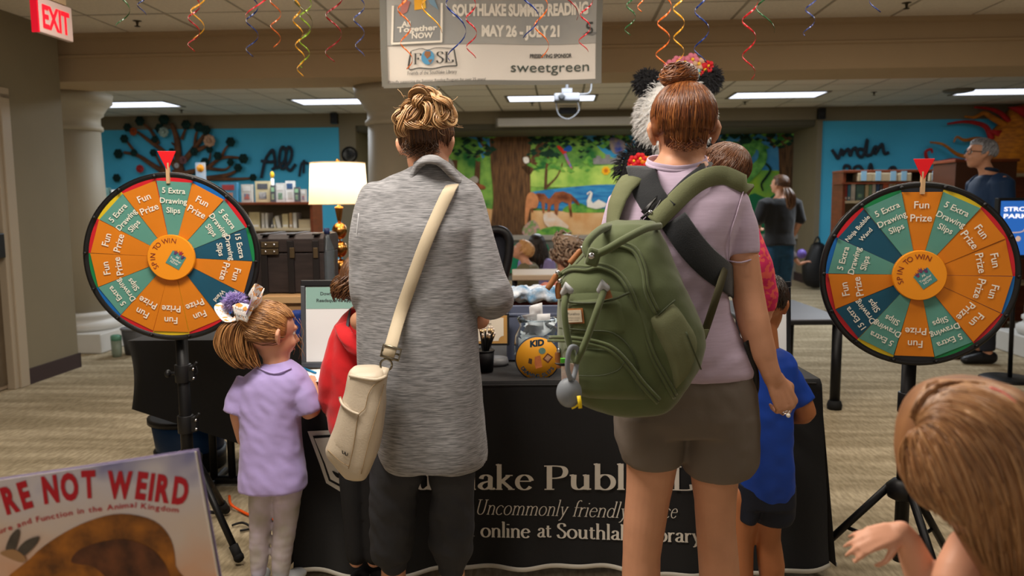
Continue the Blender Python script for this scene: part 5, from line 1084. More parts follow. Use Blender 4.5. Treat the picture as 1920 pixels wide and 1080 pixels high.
for i in range(58):
    a = rr.random()*6.28; r = jr*.62*math.sqrt(rr.random()); zc = jz+hz*rr.uniform(.10, .86); T = Matrix.Rotation(rr.random()*6.28, 4, 'Z') @ Matrix.Rotation(rr.uniform(-1.3, 1.3), 4, 'X') @ Matrix.Rotation(rr.uniform(-.6, .6), 4, 'Y')
    if i > 52: zc = jz+hz*rr.uniform(.9, 1.0); r *= .5; T = Matrix.Rotation(rr.uniform(-.7, .7), 4, 'Z') @ Matrix.Rotation(rr.uniform(-1.3, -.8), 4, 'X') @ Matrix.Rotation(rr.uniform(-.3, .3), 4, 'Z')
    if i in (54, 56): zc = jz+hz*1.06; 
    w_, l_ = rr.uniform(.02, .028), rr.uniform(.028, .045); ctr = Vector((jc.x+r*math.cos(a), jc.y+r*math.sin(a), zc))
    b = MB(); q = [[ctr+T.to_3x3() @ Vector((sx*w_, sy*l_, .006*math.sin(sy*2+i))) for sx in (-1, 0, 1)] for sy in (-1, -.3, .4, 1)]; b.loft(q, 0, True, False, False)
    pp = obj('paper_slip', b, mPaper, label='white paper slip in or poking out of the glass jar', cat='paper slip', group='paper slips in the jar')
    so = pp.modifiers.new('t', 'SOLIDIFY'); so.thickness = .0006
lc_ = Vector((P(1008, 672, jd-jr-.01).x, jd-jr-.008, P(1008, 672, jd-jr-.01).z)); lr = px2m(43, jd-jr)
t = thing('jar_label', 'round orange KID drawing slips label on the jar front', 'label', tuple(lc_)); TL = Matrix.Rotation(math.pi/2, 4, 'X')
b = MB(); b.lathe([(.001, 0), (lr, 0), (lr, .003), (.001, .003)], lc_, 48, T=TL); obj('edge_disc', b, M('label_navy', (46, 62, 84), .5), t)
b = MB(); b.lathe([(.001, .003), (lr*.95, .003), (lr*.95, .0036), (.001, .0036)], lc_, 48, T=TL); fc = obj('orange_face', b, M('label_orange', (232, 164, 40), .5), t)
b = MB(); LQ = lambda x, y: lc_+Vector((x, -.0042, y))
put(b, sans('KID', .06), lambda x, y: LQ(x-lr*.02, y+lr*.56+.12*x), lr*.28)
s_ = 'DRAWING SLIPS'
for j, ch in enumerate(s_):
    if ch == ' ': continue
    a = math.radians(-90+(j-6)*9.2); e = Vector((math.cos(a), math.sin(a))); tt = Vector((-e.y, e.x)); put(b, sans(ch, .03), lambda x, y: LQ(*(e*(lr*.86-y)+tt*x)), lr*.17)
obj('lettering', b, M('label_print', (34, 66, 90), .5), fc)
for nm, pts, cl in (('book_drawing', [(-.12, .08), (.12, .14), (.16, -.08), (.2, -.38), (-.08, -.46), (-.14, -.2)], (206, 122, 74)), ('tablet_drawing', [(.22, -.02), (.44, .24), (.68, .06), (.46, -.22)], (116, 64, 40)), ('tablet_screen', [(.3, -.01), (.45, .17), (.6, .05), (.45, -.13)], (190, 150, 120)), ('radio_drawing', [(-.38, .02), (-.24, -.02), (-.26, -.26), (-.42, -.2)], (84, 58, 40)), ('globe_drawing', [(.2+.16*math.cos(k), .34+.15*math.sin(k)) for k in [i*.7 for i in range(9)]], (110, 150, 140))):
    b = MB(); b.prism([LQ(lr*x, lr*y) for x, y in pts], (0, -.0004-(.0004 if 'screen' in nm else 0), 0)); obj(nm, b, M('ld_'+nm, cl, .5, var=.15, vs=60), fc)
# translucent bin behind, acrylic stand, white paper, pen
t = thing('storage_bin', 'blue grey translucent bin behind the glass jar', 'bin', (P(995, 620, 3.15).x, 3.2, TZ)); x0, x1 = P(950, 620, 3.12).x, P(1085, 620, 3.12).x; zt_ = P(0, 597, 3.12).z
mBin = M('bin_plastic', (108, 116, 140), .35, trans=.35)
for q in ((x0, x1, 3.12, 3.125, TZ+.012, zt_), (x0, x1, 3.36, 3.365, TZ+.012, zt_), (x0, x0+.005, 3.12, 3.365, TZ+.012, zt_), (x1-.005, x1, 3.12, 3.365, TZ+.012, zt_)): b = MB(); b.box2(*q); obj('side_panel', b, mBin, t)
b = MB(); b.box2(x0, x1, 3.12, 3.365, TZ+.008, TZ+.012); obj('bottom', b, mBin, t)
b = MB(); b.tube([(x0, 3.12, zt_), (x1, 3.12, zt_), (x1, 3.365, zt_), (x0, 3.365, zt_), (x0, 3.12, zt_)], .006, 8); obj('rim', b, mBin, t)
c = PZ(938, 700, TZ+.004); t = thing('ring_holder', 'low grey round holder behind the pencil cup', 'holder', (c.x, 3.12, TZ)); b = MB(); b.lathe([(.001, .003), (.05, .003), (.05, .012), (.046, .03), (.001, .028)], (P(930, 690, 3.05).x, 3.06, TZ), 28); obj('dish', b, M('holder_grey', (110, 110, 112), .4), t)
b = MB(); q = [PZ(x, y, TZ+.006) for x, y in ((572, 694), (640, 690), (636, 716), (588, 716))]; b.prism(q, (0, 0, .001)); obj('paper_sheet', b, mPaper, label='white printed sheet on the table by the small hand', cat='paper')
b = MB(); q0, q1 = PZ(568, 690, TZ+.012), PZ(592, 699, TZ+.012); b.tube([q0, q1], .004, 8); obj('pen', b, M('pen_cyan', (20, 120, 170), .4), label='bright blue pen on the table corner', cat='pen')
# right hand sign seen behind the boy
t, o, u, v, n, w, h = sign_frame('tabletop_sign', 'black framed sign behind the boy in blue, mostly hidden', 'sign', 1380, 1482, 530, 690, 2.98)
b = MB(); slab(b, o, u, v, n, 0, w, 0, h, -.008, 0); obj('backing', b, mFrm, t)
for q in ((0, w, 0, .02), (0, w, h-.022, h), (0, .014, .02, h-.022), (w-.014, w, .02, h-.022)): b = MB(); slab(b, o, u, v, n, *q, 0, .008); obj('frame_rail', b, mFrm, t, bevel=.002)
b = MB(); slab(b, o, u, v, n, .016, w-.016, .022, h-.026, .0, .002); pg = obj('poster', b, mPaper, t)
b = MB(); slab(b, o, u, v, n, .017, w-.017, h-.1, h-.027, .002, .003); obj('sage_band', b, mSage, pg)
b = MB(); slab(b, o-v*.01, u, Vector((0, 1, 0)), Vector((0, 0, 1)), -.005, w+.005, -.03, .10, -.011, .0); obj('foot', b, mFrm, t, bevel=.002)

# ================================================================== FOREGROUND PICTURE BOOK
KD = 1.12
tr_, br_ = P(362, 850, KD), P(386, 1100, KD-.01); tl_ = P(-60, 912, KD+.01)
U = (tr_-tl_).normalized(); V = (tr_-br_); V = (V-U*V.dot(U)).normalized(); Nn = U.cross(V); BWd, BHt = (tr_-tl_).length, .34
bo = tr_-U*BWd-V*BHt
t = thing('picture_book', 'large picture book with red title propped upright at lower left', 'book', tuple(bo+U*BWd/2))
def KQ(x, y, z=0.0): return bo+U*x+V*y+Nn*z
b = MB(); b.prism([KQ(0, 0, -.012), KQ(BWd, 0, -.012), KQ(BWd, BHt, -.012), KQ(0, BHt, -.012)], Nn*.012)
obj('pages', b, M('book_pages', (214, 208, 196), .8), t)
def nodes_cover():
    m = bpy.data.materials.new('cover_art'); m.use_nodes = True; nt = m.node_tree; N = nt.nodes; L = nt.links; bb = N['Principled BSDF']; bb.inputs['Roughness'].default_value = .35
    tc = N.new('ShaderNodeTexCoord'); mp = N.new('ShaderNodeMapping'); sep = N.new('ShaderNodeSeparateXYZ'); L.new(tc.outputs['Generated'], sep.inputs[0])
    nz = N.new('ShaderNodeTexNoise'); nz.inputs['Scale'].default_value = 5; L.new(tc.outputs['Generated'], nz.inputs['Vector'])
    ad = N.new('ShaderNodeMath'); ad.operation = 'MULTIPLY_ADD'; ad.inputs[1].default_value = .35; L.new(nz.outputs['Fac'], ad.inputs[0]); L.new(sep.outputs['Z'], ad.inputs[2])
    cr = N.new('ShaderNodeValToRGB'); e = cr.color_ramp.elements; cols = [(.15, (206, 120, 50)), (.5, (226, 150, 90)), (.72, (214, 190, 170)), (.9, (222, 206, 200)), (1.03, (150, 150, 196)), (1.15, (110, 112, 160))]
    e[0].position = .15; e[0].color = lin(cols[0][1]); e[1].position = .98; e[1].color = lin((128, 128, 176))
    for p_, c_ in ((.45, (222, 158, 110)), (.7, (214, 196, 184)), (.88, (206, 200, 208))): q = e.new(p_); q.color = lin(c_)
    sc_ = N.new('ShaderNodeMath'); sc_.operation = 'MULTIPLY'; sc_.inputs[1].default_value = .82; L.new(ad.outputs[0], sc_.inputs[0]); L.new(sc_.outputs[0], cr.inputs['Fac']); L.new(cr.outputs[0], bb.inputs['Base Color']); return m
b = MB(); b.prism([KQ(-.003, -.003, .0), KQ(BWd+.003, -.003, .0), KQ(BWd+.003, BHt+.003, .0), KQ(-.003, BHt+.003, .0)], Nn*.002); cov = obj('front_cover', b, nodes_cover(), t)
b = MB(); b.prism([KQ(-.003, -.003, -.014), KQ(BWd+.003, -.003, -.014), KQ(BWd+.003, BHt+.003, -.014), KQ(-.003, BHt+.003, -.014)], Nn*.002); obj('back_cover', b, M('back_cover', (120, 110, 150), .5), t)
def kpx(px, py):
    v_ = ray(px, py); C = _C; tt = (bo-C).dot(Nn)/v_.dot(Nn); p = C+v_*tt-bo; return p.dot(U), p.dot(V)
def kpoly(nm, pts, z, m, k=4):
    q = smooth_path([Vector((x, y, 0)) for x, y in pts], k, True) if k > 1 else [Vector((x, y, 0)) for x, y in pts]
    b = MB(); b.prism([KQ(*kpx(v_.x, v_.y), z) for v_ in q], Nn*.0004); return obj(nm, b, m, cov)
def arcword(s_, pts, hpx, mat, bold=.04, z=.0032):
    """letters along a pixel curve; pts = (x, baseline) samples"""
    b = MB(); xs = [p[0] for p in pts]; ys = [p[1] for p in pts]; g = [sans(ch, bold)[2] if ch != ' ' else .35 for ch in s_]; tot = sum(g)+.16*(len(s_)-1); sc_ = (xs[-1]-xs[0])/tot; x = xs[0]
    for ch, w_ in zip(s_, g):
        if ch != ' ':
            xc = x+w_*sc_/2; y = float(np.interp(xc, xs, ys)); y2 = float(np.interp(xc+4, xs, ys)); y1 = float(np.interp(xc-4, xs, ys)); a = math.atan2(y2-y1, 8)
            put(b, sans(ch, bold), lambda X_, Y_: KQ(*kpx(xc+X_*math.cos(a)+Y_*math.sin(a), y+X_*math.sin(a)-Y_*math.cos(a)), z), hpx, w=w_*sc_)
        x += (w_+.16)*sc_
    return obj('lettering', b, mat, cov)
mTi = M('title_red', (186, 20, 38), .4)
arcword("WE'RE NOT WEIRD", [(-74, 1004), (0, 966), (80, 942), (170, 930), (260, 932), (352, 944)], 50, mTi, .05)
arcword('Structure and Function in the Animal Kingdom', [(-52, 1030), (0, 1000), (60, 980), (150, 962), (250, 950), (336, 960)], 11, mTi, .01)
mHill = M('animal_brown', (96, 58, 24), .5, col2=(182, 112, 36), vs=28, bump=.1); mHill2 = M('animal_dark', (52, 30, 20), .5, col2=(120, 70, 40), vs=26)
kpoly('animal_drawing', [(28, 1100), (60, 1045), (110, 1005), (170, 975), (230, 962), (290, 975), (322, 1010), (331, 1060), (328, 1100)], .0028, mHill)
kpoly('animal_drawing', [(136, 1050), (150, 1030), (190, 1015), (240, 1010), (290, 1030), (318, 1070), (310, 1100), (230, 1100), (180, 1062), (150, 1056)], .0034, mHill2)
kpoly('moth_wing', [(14, 1030), (22, 1005), (36, 990), (40, 1000), (30, 1030)], .004, M('moth_grey', (80, 72, 64), .5, var=.2, vs=60)); kpoly('moth_wing', [(36, 1030), (52, 1012), (76, 1004), (70, 1020), (48, 1040)], .004, M('moth_grey', (80, 72, 64), .5)); kpoly('moth_body', [(4, 1034), (30, 1028), (52, 1044), (44, 1052), (20, 1044)], .0044, M('moth_tan', (170, 130, 90), .5))
# the low display table that carries it, just under the frame
zb_ = min((bo).z, KQ(BWd, 0).z)-.004
t = thing('display_table', 'low display table under the picture book', 'table', (bo.x+.2, 1.15, 0))
b = MB(); b.box2(-1.25, -.36, .95, 1.5, zb_-.04, zb_-.004); obj('table_top', b, M('light_wood', (170, 140, 100), .5), t, bevel=.006)
for x_ in (-1.2, -.41):
    for y_ in (1.0, 1.45): b = MB(); b.tube([(x_, y_, 0), (x_, y_, zb_-.04)], .018, 8); obj('leg', b, mBlkM, t)
t = thing('book_easel', 'small wire easel holding the picture book up', 'easel', tuple(KQ(BWd/2, 0, -.05)))
b = MB()
for x_ in (.1, BWd-.1): b.tube(smooth_path([KQ(x_, .17, -.018), KQ(x_, .0, -.02), KQ(x_, -.004, .012), KQ(x_, .02, .014)], 4), .003, 6)
obj('wire', b, mBlkM, t, kind='stuff'); b = MB(); b.tube([KQ(.1, .1, -.018), KQ(BWd/2, .02, -.12), KQ(BWd-.1, .1, -.018)], .003, 6); obj('strut', b, mBlkM, t)
# ================================================================== PEOPLE
def Z(a): return Matrix.Rotation(a, 4, 'Z')
def head_solids(mb, T, h):
    """h: head height; local axes x right, y forward, z up, origin at eye level of the head centre"""
    def E(c, r, rot=None): mb.ball(T @ Vector([q*h for q in c]), tuple(q*h for q in r), 24, 16, T=(T.to_3x3() @ (rot or Matrix.Identity(3))).to_4x4())
    E((0, -.06, .12), (.335, .42, .37)); E((0, .08, -.12), (.27, .29, .34)); E((0, .20, -.36), (.15, .13, .12)); E((0, .13, -.30), (.22, .18, .14))
    E((0, .34, .10), (.20, .06, .06)); E((.13, .27, -.13), (.10, .09, .10)); E((-.13, .27, -.13), (.10, .09, .10))
    V_ = lambda *a: T @ Vector([q*h for q in a])
    mb.tube([V_(0, .36, .04), V_(0, .42, -.05), V_(0, .455, -.11)], [h*.03, h*.04, h*.05], 10, round_=True); E((.045, .40, -.13), (.035, .035, .028)); E((-.045, .40, -.13), (.035, .035, .028))
    E((0, .355, -.235), (.085, .035, .02)); E((0, .345, -.27), (.07, .035, .022))
    for s in (1, -1):
        R_ = Matrix.Rotation(s*.35, 3, 'Z')
        mb.tube([V_(s*.315, -.02, .07), V_(s*.37, -.07, .10), V_(s*.385, -.10, .03), V_(s*.36, -.08, -.06), V_(s*.325, -.03, -.12)], [h*.028, h*.032, h*.034, h*.032, h*.03], 8, round_=True)
        E((s*.335, -.045, 0), (.022, .055, .09), R_)
def face_parts(root, T, h, iris=(70, 50, 36), lips=(176, 96, 88)):
    for s in (1, -1):
        c = T @ Vector((s*.12*h, .297*h, .02*h)); b = MB(); b.ball(c, h*.047, 16, 10); e = obj('eye', b, M('eye_white', (226, 222, 218), .25), root)
        f = (T.to_3x3() @ Vector((0, 1, 0))); b = MB(); b.ball(c+f*h*.028, (h*.024,)*3, 12, 8); obj('iris', b, M('iris_%d' % iris[0], iris, .2), e)
        b = MB(); b.tube([T @ Vector((s*q*h, (.375-.1*q)*h, z*h)) for q, z in ((.06, .115), (.13, .135), (.2, .11))], [h*.008, h*.012, h*.006], 6); obj('eyebrow', b, M('brow', (90, 60, 40), .8), root)
    b = MB(); b.tube([T @ Vector((q*h, (.385-.6*q*q)*h, z*h)) for q, z in ((-.085, -.25), (-.03, -.238), (0, -.243), (.03, -.238), (.085, -.25))], [h*.006, h*.018, h*.02, h*.018, h*.006], 8); obj('lips', b, M('lips_%d' % lips[0], lips, .4), root)
def hand_solids(mb, W, s=1.0, side=1, curl=.5, thumb=.3, spread=.0, rk=1.0):
    """W: wrist matrix, y to the fingers, z back of the hand, x towards the thumb for side=+1; s metres of hand length"""
    V_ = lambda x, y, z: W @ Vector((side*x*s, y*s, z*s))
    bases = [(.165, .50, 0), (.055, .53, .012), (-.055, .51, .008), (-.155, .46, 0)]; lens = [.40, .45, .42, .33]; rad = [.050, .052, .050, .044]
    for (bx_, by, bz), L_, r in zip(bases, lens, rad):
        mb.tube([V_(bx_*.45, .0, 0), V_(bx_*.8, by*.5, .01), V_(bx_, by, bz)], [s*.085*rk, s*.075*rk, s*.06*rk], 10, round_=True)
        p = Vector((bx_, by, bz)); a = 0; pts = [V_(*p)]
        for k, f in enumerate((.45, .32, .23)):
            a += curl*(.75, 1.05, .7)[k]; d = Vector((spread*bx_*2, math.cos(a), -math.sin(a))); p = p+d*L_*f; pts.append(V_(*p))
        mb.tube(pts, [s*r*rk, s*r*.93*rk, s*r*.86*rk, s*r*.74*rk], 10, round_=True)
    t0 = Vector((.10, .10, -.03)); t1 = Vector((.24, .27, -.07)); t2 = t1+Vector((.10*(1-thumb)+.02, .16, -.05-.10*thumb)); t3 = t2+Vector((-.05*thumb, .13, -.06-.06*thumb))
    mb.tube([V_(*t0), V_(*t1), V_(*t2), V_(*t3)], [s*.085*rk, s*.068*rk, s*.055*rk, s*.045*rk], 10, round_=True)
def frame_from(o, y, z):
    y = Vector(y).normalized(); z = Vector(z); z = (z-y*z.dot(y)).normalized(); x = y.cross(z)
    m = Matrix((x, y, z)).transposed().to_4x4(); m.translation = o; return m
def hair_cap(mb, T, h, k=1.06, back=.0, face=.25, low=-.35):
    """shell over the skull, tucked inside the face and neck"""
    n, m = 36, 24; rings = []
    for i in range(m+1):
        a = -math.pi/2+math.pi*(i+.02)/(m+.04); ring = []
        for j in range(n):
            t = 2*math.pi*j/n; d = Vector((math.cos(a)*math.cos(t), math.cos(a)*math.sin(t), math.sin(a))); kk = k
            f = max(0, min(1, (d.y-face)*4))*max(0, min(1, (.50-d.z)*4)); g = max(0, min(1, (low-d.z)*5)); kk = k*(1-.22*f)*(1-.25*g)
            ring.append(T @ Vector((d.x*.345*kk*h, (-.06+d.y*.43*kk)*h, (.12+d.z*.38*kk)*h)))
        rings.append(ring)
    mb.loft(rings); return mb
def skull(T, h, d, k=1.08):
    d = d.normalized(); return T @ Vector((d.x*.345*k*h, (-.06+d.y*.43*k)*h, (.12+d.z*.38*k)*h))
def strand(mb, T, h, d0, d1, r, k0=1.07, k1=1.12, n=9, wig=.02, rnd=None, tail=None, seg=5, bulge=.0, pre=None):
    rnd = rnd or random; ph = rnd.random()*6; q = rnd.uniform(-1, 1); pts = []
    ax = d0.cross(d1); ax = ax.normalized() if ax.length > 1e-4 else Vector((1, 0, 0))
    for i in range(n):
        t = i/(n-1); d = (d0.normalized()*(1-t)+d1.normalized()*t); d = d.normalized(); d = d+ax*(wig*math.sin(t*7+ph)*math.sin(math.pi*t)+q*wig*math.sin(math.pi*t))
        pts.append(skull(T, h, d, k0+(k1-k0)*t+bulge*math.sin(math.pi*t)+.012*math.sin(t*5+ph)))
    if tail: pts += tail
    if pre: pts = pre+pts[1:]
    m = len(pts); mb.tube(pts, [r*(.5+.5*math.sin(math.pi*min(1, .12+.88*j/(m-1)))) if j else r*.3 for j in range(m)], seg)
def bodyloft(mb, B, prof, lean=None):
    """prof rows (x, y, z, ra, rb) in local figure units"""
    rings = []
    for x, y, z, ra, rb in prof:
        rings.append([B @ Vector((x+ra*math.cos(2*math.pi*j/28), y+rb*math.sin(2*math.pi*j/28), z)) for j in range(28)])
    mb.loft(rings); return mb
SKIN = M('skin', (196, 142, 112), .5, var=.05, vs=18, bump=.08, bs=260); SKIN2 = M('skin_child', (208, 152, 124), .5, var=.04, vs=18); SKIN3 = M('skin_tan', (176, 112, 72), .5, var=.05, vs=18)
def figure(name_lab, foot, yaw, Ht, hh, skin, top, bottom, shoe, hair, vox=.009, arms=None, headrot=(0, 0), sleeve=.45, pants='long', hemz=.52, hairfn=None, legs=True, belly=1.0, group=None, lean=0, headoff=(0, 0, 0), fold=.006, widen=1.0):
    """standing figure; local frame x right, y forward, metres; arms: {s: (elbow, wrist, palm_normal)} in local metres"""
    root = thing('person', name_lab, 'person', (foot[0], foot[1], foot[2] if len(foot) > 2 else 0), group)
    z0 = foot[2] if len(foot) > 2 else 0
    B = Matrix.Translation((foot[0], foot[1], z0)) @ Z(yaw) @ Matrix.Rotation(-lean, 4, 'X')
    S = Ht; nk = Ht-hh*1.0; hip = .50*S; sh = nk-.035*S; wd = widen
    J = lambda x, y, z: B @ Vector((x, y, z))
    hc = Vector((headoff[0], .02*S+headoff[1], Ht-hh*.5+headoff[2])); T = B @ Matrix.Translation(hc) @ Z(headrot[0]) @ Matrix.Rotation(-headrot[1], 4, 'X')
    k = hip; tz = sh-hip
    prof = [(0, 0, hip-.04*S, .085*S*wd, .065*S*belly), (0, 0, hip, .092*S*wd, .07*S*belly), (0, 0, hip+.3*tz, .082*S*wd, .062*S*belly), (0, 0, hip+.65*tz, .092*S*wd, .063*S*belly), (0, 0, hip+.9*tz, .098*S*wd, .058*S), (0, 0, sh, .06*S*wd, .045*S), (0, .004, sh+.02*S, .034*S, .034*S)]
    b = MB(); bodyloft(b, B, prof); b.tube([J(0, 0, sh-.01*S), T @ Vector((0, -.1*hh, -.2*hh))], [.036*S, .19*hh], 16, round_=True)
    head_solids(b, T, hh)
    arms = arms or {}
    A_ = {}
    for s in (1, -1):
        e, w, pn, cu = arms.get(s, ((s*.135*S, -.01*S, sh-.17*S), (s*.14*S, .03*S, sh-.33*S), (s, 0, 0), .5))
        s0 = Vector((s*.105*S*wd, 0, sh-.03*S)); e = Vector(e); w = Vector(w); A_[s] = (s0, e, w)
        b.tube([B @ s0, B @ ((s0+e)/2), B @ e, B @ ((e+w)/2), B @ w], [.034*S, .029*S, .024*S, .0225*S, .016*S], 14, round_=True)
        hl = .108*S; Wm = frame_from(B @ w, B.to_3x3() @ (w-e), B.to_3x3() @ Vector(pn)); hand_solids(b, Wm, hl, side=(1 if (Wm.to_3x3() @ Vector((1, 0, 0))).dot(B.to_3x3() @ Vector((0, 1, 0))) > 0 else -1), curl=cu)
    if legs:
        for s in (1, -1):
            b.tube([J(s*.045*S, 0, hip), J(s*.052*S, .0, hip*.75), J(s*.05*S, .008*S, hip*.53), J(s*.05*S, -.008*S, hip*.38), J(s*.05*S, -.012*S, .045*S)], [.058*S, .048*S, .033*S, .032*S, .02*S], 16, round_=True)
    blob('body', b, skin, root, vox, 4)
    b = MB(); g = .018
    hz = hemz*S
    pr = [(0, 0, hz, .102*S*wd+g, .075*S*belly+g)]+[(x, y, z, ra+g, rb+g) for x, y, z, ra, rb in prof[2:6] if z > hz+.02]; pr.append((0, .0, sh+.012*S, .04*S+g*.3, .035*S+g*.3)); bodyloft(b, B, pr)
    for s in (1, -1):
        s0, e, w = A_[s]; tot = (e-s0).length+(w-e).length; L_ = sleeve*tot; pts = [s0-Vector((s*.03*S, 0, -.0))]; rad = [.04*S+g]
        pts.append(s0); rad.append(.038*S+g)
        if L_ <= (e-s0).length: pts.append(s0.lerp(e, L_/(e-s0).length)); rad.append(.036*S+g)
        else: pts += [e, e.lerp(w, (L_-(e-s0).length)/(w-e).length)]; rad += [.03*S+g, .021*S+g]
        b.tube([B @ p for p in pts], rad, 16)
    blob('shirt', b, top, root, vox, 3, folds(fold, 10, 6, Ht))
    if legs:
        b = MB(); bodyloft(b, B, [(0, 0, hip-.05*S, .09*S*wd+.006, .07*S+.006), (0, 0, hip+.02*S, .094*S*wd+.006, .072*S+.006), (0, 0, hip+.07*S, .088*S*wd+.006, .066*S+.006)])
        for s in (1, -1):
            if pants == 'long': b.tube([J(s*.045*S, 0, hip), J(s*.052*S, 0, hip*.75), J(s*.05*S, .006*S, hip*.5), J(s*.05*S, -.01*S, .06*S)], [.062*S+.004, .054*S+.004, .04*S+.006, .028*S+.006], 16)
            else: b.tube([J(s*.045*S, 0, hip), J(s*.055*S, 0, hip*(.66 if pants == 'shorts' else .8))], [.062*S+.006, .055*S+.014], 16)
        blob('trousers' if pants == 'long' else 'shorts', b, bottom, root, vox, 3, folds(fold*.7, 12, 12, 3))
        for s in (1, -1):
            b = MB(); b.tube([J(s*.05*S, -.03*S, .03*S), J(s*.052*S, .02*S, .026*S), J(s*.055*S, .085*S, .018*S)], [(.024*S, .028*S), (.026*S, .026*S), (.024*S, .017*S)], 14, ref=B.to_3x3() @ Vector((1, 0, 0)), round_=True); sh_ = blob('shoe', b, shoe, root, .006, 3)
    face_parts(root, T, hh)
    if hairfn: hairfn(root, T, hh, hair)
    return root, B, T
def short_hair(n=420, r=.0022, spread=1.0, seed=1):
    def f(root, T, h, m):
        rnd = random.Random(seed); b = MB(); hair_cap(b, T, h, 1.07); 
        for i in range(n):
            t = rnd.random()*2*math.pi; d1 = Vector((math.cos(t), math.sin(t), rnd.uniform(-.55, .9)))
            if d1.y > .35 and d1.z < .5: continue
            d0 = (d1.normalized()+Vector((0, -.15, 1.0))*rnd.uniform(.35, .9)); strand(b, T, h, d0, d1, r, 1.08, 1.09, 6, .05, rnd)
        obj('hair', b, m, root)
    return f
def tail_hair(tie, tail_pts, n=380, r=.0022, tailr=.03, seed=2, nt=90, cap=True, wav=.01):
    """hair combed to a tie direction, then a bundle along tail_pts (world)"""
    def f(root, T, h, m):
        rnd = random.Random(seed); b = MB()
        if cap: hair_cap(b, T, h, 1.05)
        td = Vector(tie)
        for i in range(n):
            t = rnd.random()*2*math.pi; d0 = Vector((math.cos(t), math.sin(t), rnd.uniform(-.62, .55)))
            if d0.y > .3: d0.z = max(d0.z, .45)
            strand(b, T, h, d0, td+Vector((rnd.uniform(-.08, .08),)*3), r, 1.04, 1.16, 8, .04, rnd)
        if tail_pts:
            tp = smooth_path(tail_pts, 5); m_ = len(tp)
            for i in range(nt):
                a = rnd.random()*6.28; q = math.sqrt(rnd.random()); ph = rnd.random()*6; L_ = int(m_*rnd.uniform(.75, 1)); pts = []
                for j in range(max(4, L_)):
                    u_ = j/(m_-1); R_ = tailr*q*(math.sin(math.pi*min(1, .15+u_*.8))*.9+.25)*(1 if u_ < .75 else 1-(u_-.75)*2.2); pts.append(tp[j]+Vector((math.cos(a)*R_+wav*math.sin(u_*9+ph)*u_, math.sin(a)*R_, wav*.5*math.cos(u_*8+ph)*u_)))
                b.tube(pts, [r*1.25]*(len(pts)-1)+[r*.3], 5)
        obj('hair', b, m, root)
    return f
def long_hair(length=.25, n=520, r=.003, seed=3, sweep=(0, 0), part=(0, .15, 1), wav=.012, spreadx=1.0, mats=None):
    def f(root, T, h, m):
        rnd = random.Random(seed); b = MB(); hair_cap(b, T, h, 1.06, low=-.5)
        for i in range(n):
            t = rnd.uniform(math.pi*.93, math.pi*2.07); z = rnd.uniform(-.15, .12); d1 = Vector((math.cos(t)*1.02, math.sin(t), z)); p0 = Vector(part)+Vector((rnd.uniform(-.06, .06), rnd.uniform(-.5, .35), 0))
            e = skull(T, h, d1, 1.13); tail = []; L_ = length*rnd.uniform(.75, 1.1); ph = rnd.random()*6; out = (T.to_3x3() @ Vector((d1.x, d1.y, 0))).normalized()
            for j in range(1, 8):
                u_ = j/7; tail.append(e+Vector((sweep[0]*u_*u_, sweep[1]*u_*u_, -L_*u_))+out*(.02*math.sin(u_*2.5))+Vector((wav*math.sin(u_*6+ph), wav*math.cos(u_*5+ph), 0)))
            strand(b, T, h, p0, d1, r, 1.08, 1.14, 8, .05, rnd, tail)
        obj('hair', b, m, root)
    return f
def curly_hair(n=260, r=.004, size=1.25, seed=4, low=-.5):
    def f(root, T, h, m):
        rnd = random.Random(seed); b = MB(); hair_cap(b, T, h, 1.07)
        for i in range(n):
            t = rnd.random()*6.28; d = Vector((math.cos(t), math.sin(t), rnd.uniform(low, 1)))
            if d.y > .45 and d.z < .55: continue
            c = skull(T, h, d, rnd.uniform(1.08, size)); R_ = h*rnd.uniform(.04, .09); ph = rnd.random()*6; pts = [c+Vector((R_*math.cos(ph+a), R_*math.sin(ph*2+a), R_*math.sin(ph+a*.7)-R_*a*.3)) for a in [q*.7 for q in range(8)]]; b.tube(pts, r, 5)
        obj('hair', b, m, root)
    return f
HB = MH('hair_brown', [(58, 36, 22), (98, 64, 38), (74, 46, 28), (120, 82, 50)]); HD = MH('hair_dark', [(24, 16, 12), (48, 32, 22), (34, 24, 18)]); HBl = MH('hair_blond', [(196, 140, 84), (224, 178, 120), (180, 120, 70)])
HG = MH('hair_grey', [(60, 60, 64), (140, 140, 146), (90, 90, 96), (180, 180, 186), (48, 48, 52)]); HAu = MH('hair_auburn', [(62, 30, 14), (118, 64, 30), (84, 42, 20), (158, 98, 50), (70, 34, 16)], .32)
HGw = MH('hair_honey', [(120, 78, 42), (176, 134, 90), (138, 98, 60), (204, 168, 122), (92, 58, 32)], .32); HGd = MH('hair_dark_honey', [(50, 32, 20), (92, 60, 36), (68, 44, 26), (124, 86, 54)], .38)
HGi = MH('hair_light_brown', [(104, 66, 36), (160, 112, 66), (190, 142, 92), (130, 86, 48), (84, 52, 28)], .35); HC = MH('hair_ash', [(120, 96, 78), (176, 152, 130), (150, 126, 104), (90, 70, 58)])

